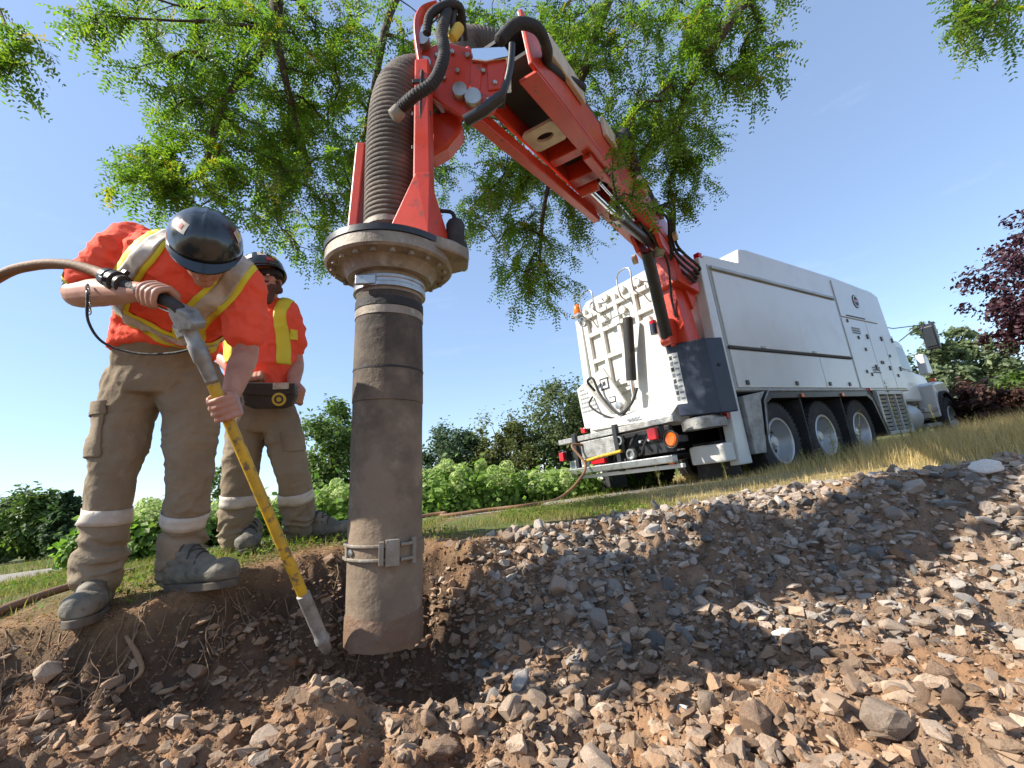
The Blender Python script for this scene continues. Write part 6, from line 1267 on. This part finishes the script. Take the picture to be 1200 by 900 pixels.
# added unseen tree on the sun's side, shaped to shade the trench's near end
leafy('broadleaf_tree', 'unseen broadleaf tree added well beside the trench to shade its near end', 'tree', V((-8.9, -1.3, hz(-8.9, -1.3))), [(0.2, -.6, 5.0, 1.3, 1.2, 1.1), (0.2, 0.9, 4.9, 1.1, .9, .8), (-.6, -1.6, 5.4, 1.4, 1.4, 1.2)], 18000, 0.16, G1, clumps=150, spread=0.14, trunk_r=0.14)
# ---------------------------------------------------------------- stones
def rock_mesh(seed, flat=(1, .78, .55), n=16, bev=0.07, fine=False):
    r_ = np.random.default_rng(seed); p = unit(r_.normal(0, 1, (n, 3))) * r_.uniform(.75, 1.1, (n, 1)) * np.array(flat)
    bm = bmesh.new()
    for q in p: bm.verts.new(q)
    h_ = bmesh.ops.convex_hull(bm, input=bm.verts); 
    bmesh.ops.delete(bm, geom=[v for v in bm.verts if not v.link_faces], context='VERTS')
    bmesh.ops.dissolve_limit(bm, angle_limit=R(14), verts=bm.verts, edges=bm.edges)
    if bev: bmesh.ops.bevel(bm, geom=list(bm.edges), offset=bev, segments=1, affect='EDGES', clamp_overlap=True)
    if fine:
        bmesh.ops.triangulate(bm, faces=bm.faces); bmesh.ops.subdivide_edges(bm, edges=bm.edges, cuts=2, use_grid_fill=True); a = np.array([tuple(v.co) for v in bm.verts]); dn = 0.075 * fbm(a * 2.6 + seed, seed, 4, .6)
        for v, k in zip(bm.verts, dn): v.co *= 1 + k
    bmesh.ops.recalc_face_normals(bm, faces=bm.faces)
    me = bpy.data.meshes.new('stone'); bm.to_mesh(me); bm.free(); return me
KINDS = {'grey': ('stone_grey', 'pale grey crushed stone lying loose on the gravel bank', 'grey stones on the gravel bank'),
         'dark': ('stone_dark', 'dark slate grey crushed stone lying loose on the gravel bank', 'dark grey stones on the gravel bank'),
         'tan': ('stone_tan', 'tan dusty crushed stone lying loose on the gravel bank', 'tan stones on the gravel bank'),
         'brown': ('stone_brown', 'brown soil-caked stone lying on the trench floor', 'brown stones on the trench floor'),
         'floor_tan': ('stone_tan', 'tan soil-dusted stone lying on the trench floor', 'tan stones on the trench floor'),
         'bank_brown': ('stone_brown', 'brown stone stuck in the dark soil bank below the workers', 'stones in the soil bank below the workers')}
SHP = [dict(flat=(1, .8, .6)), dict(flat=(1, .6, .4)), dict(flat=(1, .85, .75)), dict(flat=(1, .7, .32)), dict(flat=(1, .5, .45))]
BASE = {}
for kd in KINDS:
    BASE[kd] = []
    for j in range(10):
        me = rock_mesh(hash_seed := (list(KINDS).index(kd) * 100 + j), **SHP[j % 5], n=14 + (j * 3) % 9); me.materials.append(M[KINDS[kd][0]]); BASE[kd].append(me)
def put_stone(kd, x, y, r_, sink=0.25, zs=None):
    o = bpy.data.objects.new('stone', random.choice(BASE[kd])); col.objects.link(o); z = hz(x, y) if zs is None else zs
    o.location = (x, y, z + r_ * sink); o.scale = (r_ * random.uniform(.9, 1.15), r_ * random.uniform(.85, 1.1), r_ * random.uniform(.85, 1.15)); o.rotation_euler = (random.gauss(0, .45), random.gauss(0, .45), random.uniform(0, 6.28))
    tag(o, KINDS[kd][1], 'stone', KINDS[kd][2]); return o
def tcrest(x, y): return float(np.interp(x, CX, CY)) - y
placed = []
def free(x, y, r_): 
    for a, b, c_ in placed:
        if (a - x) ** 2 + (b - y) ** 2 < (0.8 * (r_ + c_)) ** 2: return False
    placed.append((x, y, r_)); return True
# single stones that stand out
SPEC = [((1044, 862), 0.068, 'stone_tan', 'large flat-faced tan brown stone half sunk in loose soil', (1, .85, .8)), ((1088, 738), 0.050, 'stone_tan', 'broad flat tan stone tilted on the lower gravel bank', (1, .75, .45)), ((915, 748), 0.048, 'stone_white', 'bright white slab of stone among the brown soil', (1, .5, .35)),
        ((1046, 578), 0.070, 'stone_dark', 'dark slate boulder on the crest of the gravel bank', (1, .7, .5)), ((1070, 576), 0.060, 'stone_grey', 'rounded smooth grey boulder on the crest beside the dark slate boulder', (1, .75, .7)), ((1156, 557), 0.085, 'stone_white', 'pale whitish block of stone on the crest of the gravel bank', (1, .6, .6)),
        ((593, 787), 0.020, 'stone_white', 'small bright white chip of stone in the dark hollow', (1, .7, .5)), ((800, 834), 0.020, 'stone_white', 'small white pebble on red brown soil', (1, .8, .7)), ((830, 637), 0.045, 'stone_dark', 'bluish grey flat stone on the upper gravel bank', (1, .8, .4)),
        ((313, 873), 0.045, 'stone_tan', 'angular tan stone on the dark soil below the yellow lance', (1, .85, .8)), ((1000, 778), 0.055, 'stone_brown', 'long reddish brown stone at the foot of the gravel bank', (1, .5, .45)), ((890, 858), 0.06, 'stone_brown', 'block of reddish brown stone in crumbled soil', (1, .8, .8)),
        ((1110, 800), 0.06, 'stone_brown', 'thick wedge of orange brown stone on the trench floor', (1, .8, .6)), ((60, 795), 0.060, 'stone_tan', 'squarish stone stuck in the shaded soil bank at its dark end', (1, .8, .7)), ((520, 888), 0.06, 'stone_brown', 'broad brown stone among rubble in front of the tube', (1, .8, .6)), ((680, 830), 0.035, 'stone_tan', 'pointed tan stone standing up from the soil', (.7, .6, 1))]
for i, (pxy, r_, m, lab, fl_) in enumerate(SPEC):
    p, _ = hit(*pxy); me = rock_mesh(900 + i, fl_, 22, fine=True); me.materials.append(M[m]); o = link('stone', me); o.location = (p.x, p.y, hz(p.x, p.y) + r_ * 0.35); o.scale = (r_, r_, r_); o.rotation_euler = (random.gauss(0, .2), random.gauss(0, .2), random.uniform(0, 6))
    tag(o, lab, 'stone'); placed.append((p.x, p.y, r_))
n_ind = 0; quota = {'bank': 150, 'floor': 105, 'left': 42}; tries = 0
while sum(quota.values()) and tries < 20000:
    tries += 1; x = random.uniform(-2.0, 2.9); y = random.uniform(0.95, 2.75); t = tcrest(x, y); q_ = proj((x, y, hz(x, y, False)))
    if not (-30 < q_[0] < 1230 and q_[1] < 930): continue
    if x > -0.25 and -0.12 < t < 0.66 and quota['bank']:
        r_ = random.choice((.028, .033, .038, .045, .056)) * random.uniform(.9, 1.2)
        if free(x, y, r_): put_stone(random.choices(('grey', 'dark', 'tan'), (.42, .32, .26))[0], x, y, r_); quota['bank'] -= 1
    elif x > -0.5 and t >= 0.62 and quota['floor']:
        r_ = random.choice((.030, .036, .042, .052, .066)) * random.uniform(.85, 1.2)
        if free(x, y, r_): put_stone(random.choices(('brown', 'floor_tan'), (.62, .38))[0], x, y, r_, .15); quota['floor'] -= 1
    elif x <= -0.5 and t > 0.06 and quota['left']:
        r_ = random.choice((.026, .032, .040, .050)) * random.uniform(.85, 1.2)
        if abs(x + .6) < .3 and abs(y - 2.1) < .25: continue
        if free(x, y, r_): put_stone('bank_brown', x, y, r_, .15); quota['left'] -= 1
# the countless small stones and crumbs between them
SM = []
for j in range(12):
    me = rock_mesh(500 + j, **SHP[j % 5], n=(10, 13, 15)[j % 3], bev=0); me.calc_loop_triangles(); v = np.array([tuple(p.co) for p in me.vertices]); f = np.array([tuple(t.vertices) for t in me.loop_triangles]); SM.append((v, f))
def scatter(name, x, y, r_, cols, label, cat, sink=0.2):
    n = len(x); z = height(x, y); V_ = []; F_ = []; T_ = []; b = 0; var = rng.integers(0, len(SM), n); tones = palette(n, cols, 0.2)
    ang = rng.uniform(0, 6.28, n); tx = rng.normal(0, .6, n); 
    for j in range(len(SM)):
        m = np.where(var == j)[0]; v, f = SM[j]; k = len(m)
        if not k: continue
        ca, sa = np.cos(ang[m])[:, None], np.sin(ang[m])[:, None]; ct, st = np.cos(tx[m])[:, None], np.sin(tx[m])[:, None]
        X = v[None, :, 0] * np.ones((k, 1)); Y = v[None, :, 1] * ct - v[None, :, 2] * st; Z = v[None, :, 1] * st + v[None, :, 2] * ct
        W_ = np.stack([X * ca - Y * sa, X * sa + Y * ca, Z], -1) * r_[m][:, None, None] + np.stack([x[m], y[m], z[m] + r_[m] * sink], -1)[:, None, :]
        V_.append(W_.reshape(-1, 3)); F_.append((f[None] + (np.arange(k) * len(v))[:, None, None] + b).reshape(-1, 3)); T_.append(np.repeat(tones[m], len(v), 0)); b += k * len(v)
    o = np_mesh(name, np.concatenate(V_), np.concatenate(F_), 'pebbles', attr=np.concatenate(T_)); tag(o, label, cat, kind='stuff'); return o
def sample(n, fx_):
    xs_ = rng.uniform(-2.5, 3.4, n); ys_ = rng.uniform(0.85, 3.0, n); t = np.interp(xs_, CX, CY) - ys_; q_ = np.stack([xs_, ys_, 0 * xs_], -1); k = rng.random(n) < fx_(xs_, ys_, t, fbm(q_ * 2.5, 77, 3)); return xs_[k], ys_[k]
x, y = sample(60000, lambda x, y, t, nz_: np.where((x > -0.5), sm(-0.22, 0.0, t) * sm(0.80, 0.45, t + nz_ * 0.25) * sm(-0.5, 0.1, x) * (0.35 + 0.35 * sm(-0.5, 0.3, nz_)), 0))
scatter('gravel', x, y, rng.choice([.009, .014, .020, .028, .040], len(x), p=[.24, .25, .23, .17, .11]) * rng.uniform(.8, 1.25, len(x)), [(0.36, 0.32, 0.275), (0.22, 0.20, 0.18), (0.36, 0.265, 0.185), (0.12, 0.112, 0.105), (0.46, 0.41, 0.35), (0.29, 0.18, 0.11)], 'loose grey and tan crushed gravel covering the upper bank', 'gravel', 0.08)
x, y = sample(60000, lambda x, y, t, nz_: sm(0.02, 0.15, t) * np.where(x > 0.1, sm(0.30, 0.7, t) * 0.75, 0.6) * sm(-0.9, 0.3, nz_) + 0.8 * ((((x + 0.45) / 0.5) ** 2 + ((y - 2.05) / 0.32) ** 2) < 1) * (t > 0.03))
scatter('rubble', x, y, rng.choice([.008, .012, .017, .024, .036], len(x), p=[.25, .27, .22, .16, .10]) * rng.uniform(.8, 1.25, len(x)), [(0.31, 0.19, 0.11), (0.245, 0.15, 0.088), (0.36, 0.265, 0.185), (0.15, 0.10, 0.068), (0.41, 0.33, 0.255), (0.285, 0.17, 0.10)], 'small brown stones and clods scattered over the trench soil', 'rubble')
x, y = sample(90000, lambda x, y, t, nz_: sm(-0.10, 0.10, t) * 0.5)
scatter('soil_crumbs', x, y, rng.uniform(.003, .0075, len(x)), [(0.36, 0.19, 0.10), (0.24, 0.13, 0.07), (0.43, 0.27, 0.16), (0.12, 0.075, 0.048)], 'fine soil crumbs covering the trench bank', 'soil', 0.3)

# ---------------------------------------------------------------- grass and weeds
def blades(name, x, y, h_, w_, cols, label, lean=0.35, jit=0.2):
    n = len(x); z = height(x, y); a = rng.uniform(0, 6.28, n); d = np.stack([np.cos(a), np.sin(a), 0 * a], -1); s = np.stack([-np.sin(a), np.cos(a), 0 * a], -1); b = np.stack([x, y, z - 0.01], -1); L_ = rng.normal(lean, .25, n)[:, None]; h_ = h_[:, None]; w_ = w_[:, None]; up = np.array([0, 0, 1.0])
    mid = b + up * h_ * .55 + d * h_ * L_ * .35; tip_ = b + up * h_ + d * h_ * L_
    v = np.stack([b - s * w_, b + s * w_, mid + s * w_ * .7, mid - s * w_ * .7, tip_], 1).reshape(-1, 3); f = (np.array([[0, 1, 2], [0, 2, 3], [3, 2, 4]])[None] + (np.arange(n) * 5)[:, None, None]).reshape(-1, 3)
    o = np_mesh(name, v, f, 'grass', attr=np.repeat(palette(n, cols, jit), 5, 0)); tag(o, label, 'grass', kind='stuff'); return o
def gsample(n, x0, x1, y0, y1, dens, margin=0.04):
    x = rng.uniform(x0, x1, n); y = rng.uniform(y0, y1, n); t = np.interp(x, CX, CY) - y; pd = np.min(np.hypot(x[:, None] - _px[None], y[:, None] - _py[None]), 1); q_ = np.stack([x, y, 0 * x], -1)
    k = (t < -margin) & (pd > 0.58) & (rng.random(n) < dens(x, y, t, fbm(q_ * 1.8, 88, 3))); return x[k], y[k]
x, y = gsample(60000, -4.5, 0.9, 1.8, 5.2, lambda x, y, t, nz_: sm(-0.35, 0.35, nz_) * sm(0, 0.5, -t) + 0.06)
blades('grass', x, y, rng.uniform(.02, .07, len(x)), rng.uniform(.0012, .003, len(x)), [(0.13, 0.17, 0.03), (0.24, 0.22, 0.06), (0.34, 0.27, 0.11), (0.09, 0.14, 0.025)], 'short patchy green and straw grass round the workers\' boots', .5)
x, y = gsample(110000, 0.2, 9.0, 2.6, 9.5, lambda x, y, t, nz_: sm(0.12, 0.45, -t) * (0.35 + 0.65 * sm(-0.3, 0.4, nz_)) * sm(0.1, 1.2, x))
blades('dry_grass', x, y, rng.uniform(.06, .30, len(x)) * (0.22 + 0.78 * sm(2.2, 3.8, x) + 0.5 * sm(4.0, 6.0, x)), rng.uniform(.001, .0026, len(x)), [(0.50, 0.37, 0.17), (0.42, 0.29, 0.12), (0.26, 0.23, 0.07), (0.56, 0.45, 0.25)], 'dry straw coloured grass between the gravel bank and the truck', .45)
x, y = gsample(60000, -12, 16, 5.5, 18, lambda x, y, t, nz_: 0.5 + 0.3 * nz_)
blades('meadow_grass', x, y, rng.uniform(.05, .16, len(x)), rng.uniform(.003, .006, len(x)), [(0.07, 0.12, 0.02), (0.12, 0.16, 0.03), (0.22, 0.2, 0.06)], 'rough green meadow grass beyond the gravel path', .4)
# low broad-leaved ground cover on the crest
x, y = gsample(26000, -4.2, 0.7, 1.85, 4.6, lambda x, y, t, nz_: sm(0.05, 0.5, nz_) * sm(0.02, 0.3, -t), 0.05)
z = height(x, y); C_ = np.stack([x, y, z + rng.uniform(.005, .045, len(x))], -1); v, t = leaf_quads(C_, rng.uniform(.012, .028, len(x)), np.tile([0, 0, 1.2], (len(x), 1)), palette(len(x), [(0.10, 0.17, 0.025), (0.17, 0.22, 0.04), (0.07, 0.13, 0.02)]), .7)
gc = np_mesh('ground_cover', v, np.arange(len(v)).reshape(-1, 4), 'grass', attr=t); tag(gc, 'low green clover patches growing on the trench crest', 'ground cover', kind='stuff')
# dead leaves and bits of straw along the crest
n = 2600; x = rng.uniform(-2.6, 0.9, n); y = np.interp(x, CX, CY) + rng.normal(0.08, .16, n); z = height(x, y); C_ = np.stack([x, y, z + .006], -1); v, t = leaf_quads(C_, rng.uniform(.008, .024, n), np.tile([0, 0, 1.5], (n, 1)), palette(n, [(0.30, 0.16, 0.08), (0.40, 0.28, 0.15), (0.20, 0.09, 0.05)]), .5)
lt = np_mesh('leaf_litter', v, np.arange(len(v)).reshape(-1, 4), 'grass', attr=t); tag(lt, 'dead leaf litter lying along the trench crest', 'litter', kind='stuff')
# fine roots hanging out of the cut bank
rm = MB()
for k in range(150):
    x = random.uniform(-2.1, -0.75); yc = float(np.interp(x, CX, CY)); y = yc - abs(random.gauss(.10, .10)); p = V((x, y, hz(x, y) + .004)); pts = [p]; dr = V((random.gauss(0, 1), random.gauss(-.7, .5), 0)).normalized()
    for j in range(5): 
        dr = (dr + V((random.gauss(0, .5), random.gauss(0, .5), 0))).normalized(); q_ = pts[-1] + dr * random.uniform(.012, .035); pts.append(V((q_.x, q_.y, max(hz(q_.x, q_.y) + .004 + random.random() * .008, pts[-1].z - .03))))
    rm.tube(spline(pts, 3), [random.uniform(.0012, .003), .0006], 4, False)
rt = rm.build('fine_roots', 'root', None, smooth=80); tag(rt, 'tangle of fine roots hanging from the cut soil bank', 'roots', kind='stuff')
# a few thicker root pieces
for pxs, lab in (([(150, 748), (163, 770), (168, 790), (150, 808)], 'thick pale torn root curling out of the bank below the boots'), ([(185, 815), (200, 812), (214, 806)], 'short pale twig lying on the soil below the torn root')):
    pts = [hit(*q_)[0] + V((0, -.01, .012)) for q_ in pxs]; o = MB(); o.tube(spline(pts, 6), [.006, .010, .008, .003], 8, up=(0, 1, 0)); tag(o.build('root', 'root', None, smooth=60), lab, 'root')
# tall weeds in front of the truck
def weed(px, ptop, dd, lab, hmin=.2):
    b = gp(px, 560, dd); dcam = (b - CO).dot(Fv); H = max(hmin, P(px, ptop, dcam).z - b.z); o = empty('tall_weed', b); tag(o, lab, 'weed', 'tall weeds beside the truck'); ln = V((random.uniform(-.12, .12), random.uniform(-.1, .1), 0))
    st = spline([V((0, 0, -.02)), ln * .3 * H + V((0, 0, H * .5)), ln * H + V((0, 0, H))], 8); mb = MB(); mb.tube(st, [.006, .004, .0015], 6); mb.build('stem', 'grass_stem', o, smooth=60)
    n = int(130 * H) + 20; ii = rng.integers(2, len(st), n); C_ = np.array([tuple(st[i]) for i in ii]); a = rng.uniform(0, 6.28, n); ll_ = rng.uniform(.03, .075, n) * (1.1 - ii / len(st) * .6); D = np.stack([np.cos(a), np.sin(a), rng.uniform(.2, .9, n)], -1); C_ = C_ + D * ll_[:, None] * .5
    s_ = np.stack([-np.sin(a), np.cos(a), 0 * a], -1) * (ll_ * .12)[:, None]; v = np.stack([C_ - D * ll_[:, None] * .5, C_ + s_, C_ + D * ll_[:, None] * .5, C_ - s_], 1).reshape(-1, 3); tn = palette(n, [(0.14, 0.20, 0.04), (0.26, 0.25, 0.08), (0.34, 0.27, 0.10)])
    np_mesh('leaves', v, np.arange(len(v)).reshape(-1, 4), 'grass', o, attr=np.repeat(tn, 4, 0))
mat('grass_stem', (0.25, 0.22, 0.08), 0.8)
for a in ((1072, 440, 5.6, 'tall pale weed in front of the louvred cabinet'), (1083, 472, 5.2, 'tall pale weed in front of the louvred cabinet'), (1120, 470, 6.0, 'tall thin weed in front of the truck\'s front wheel'), (985, 492, 5.0, 'straw coloured weed in front of the middle rear wheel'), (992, 510, 4.8, 'straw coloured weed in front of the middle rear wheel'), (1018, 480, 5.4, 'slender weed in front of the third rear wheel'), (968, 533, 4.9, 'low green weed beside the rear wheels'), (948, 540, 5.0, 'low green weed beside the rear wheels'), (772, 548, 5.2, 'small leafy weed in front of the truck\'s bumper'), (852, 552, 5.4, 'small leafy weed in front of the truck\'s skirt')): weed(*a)
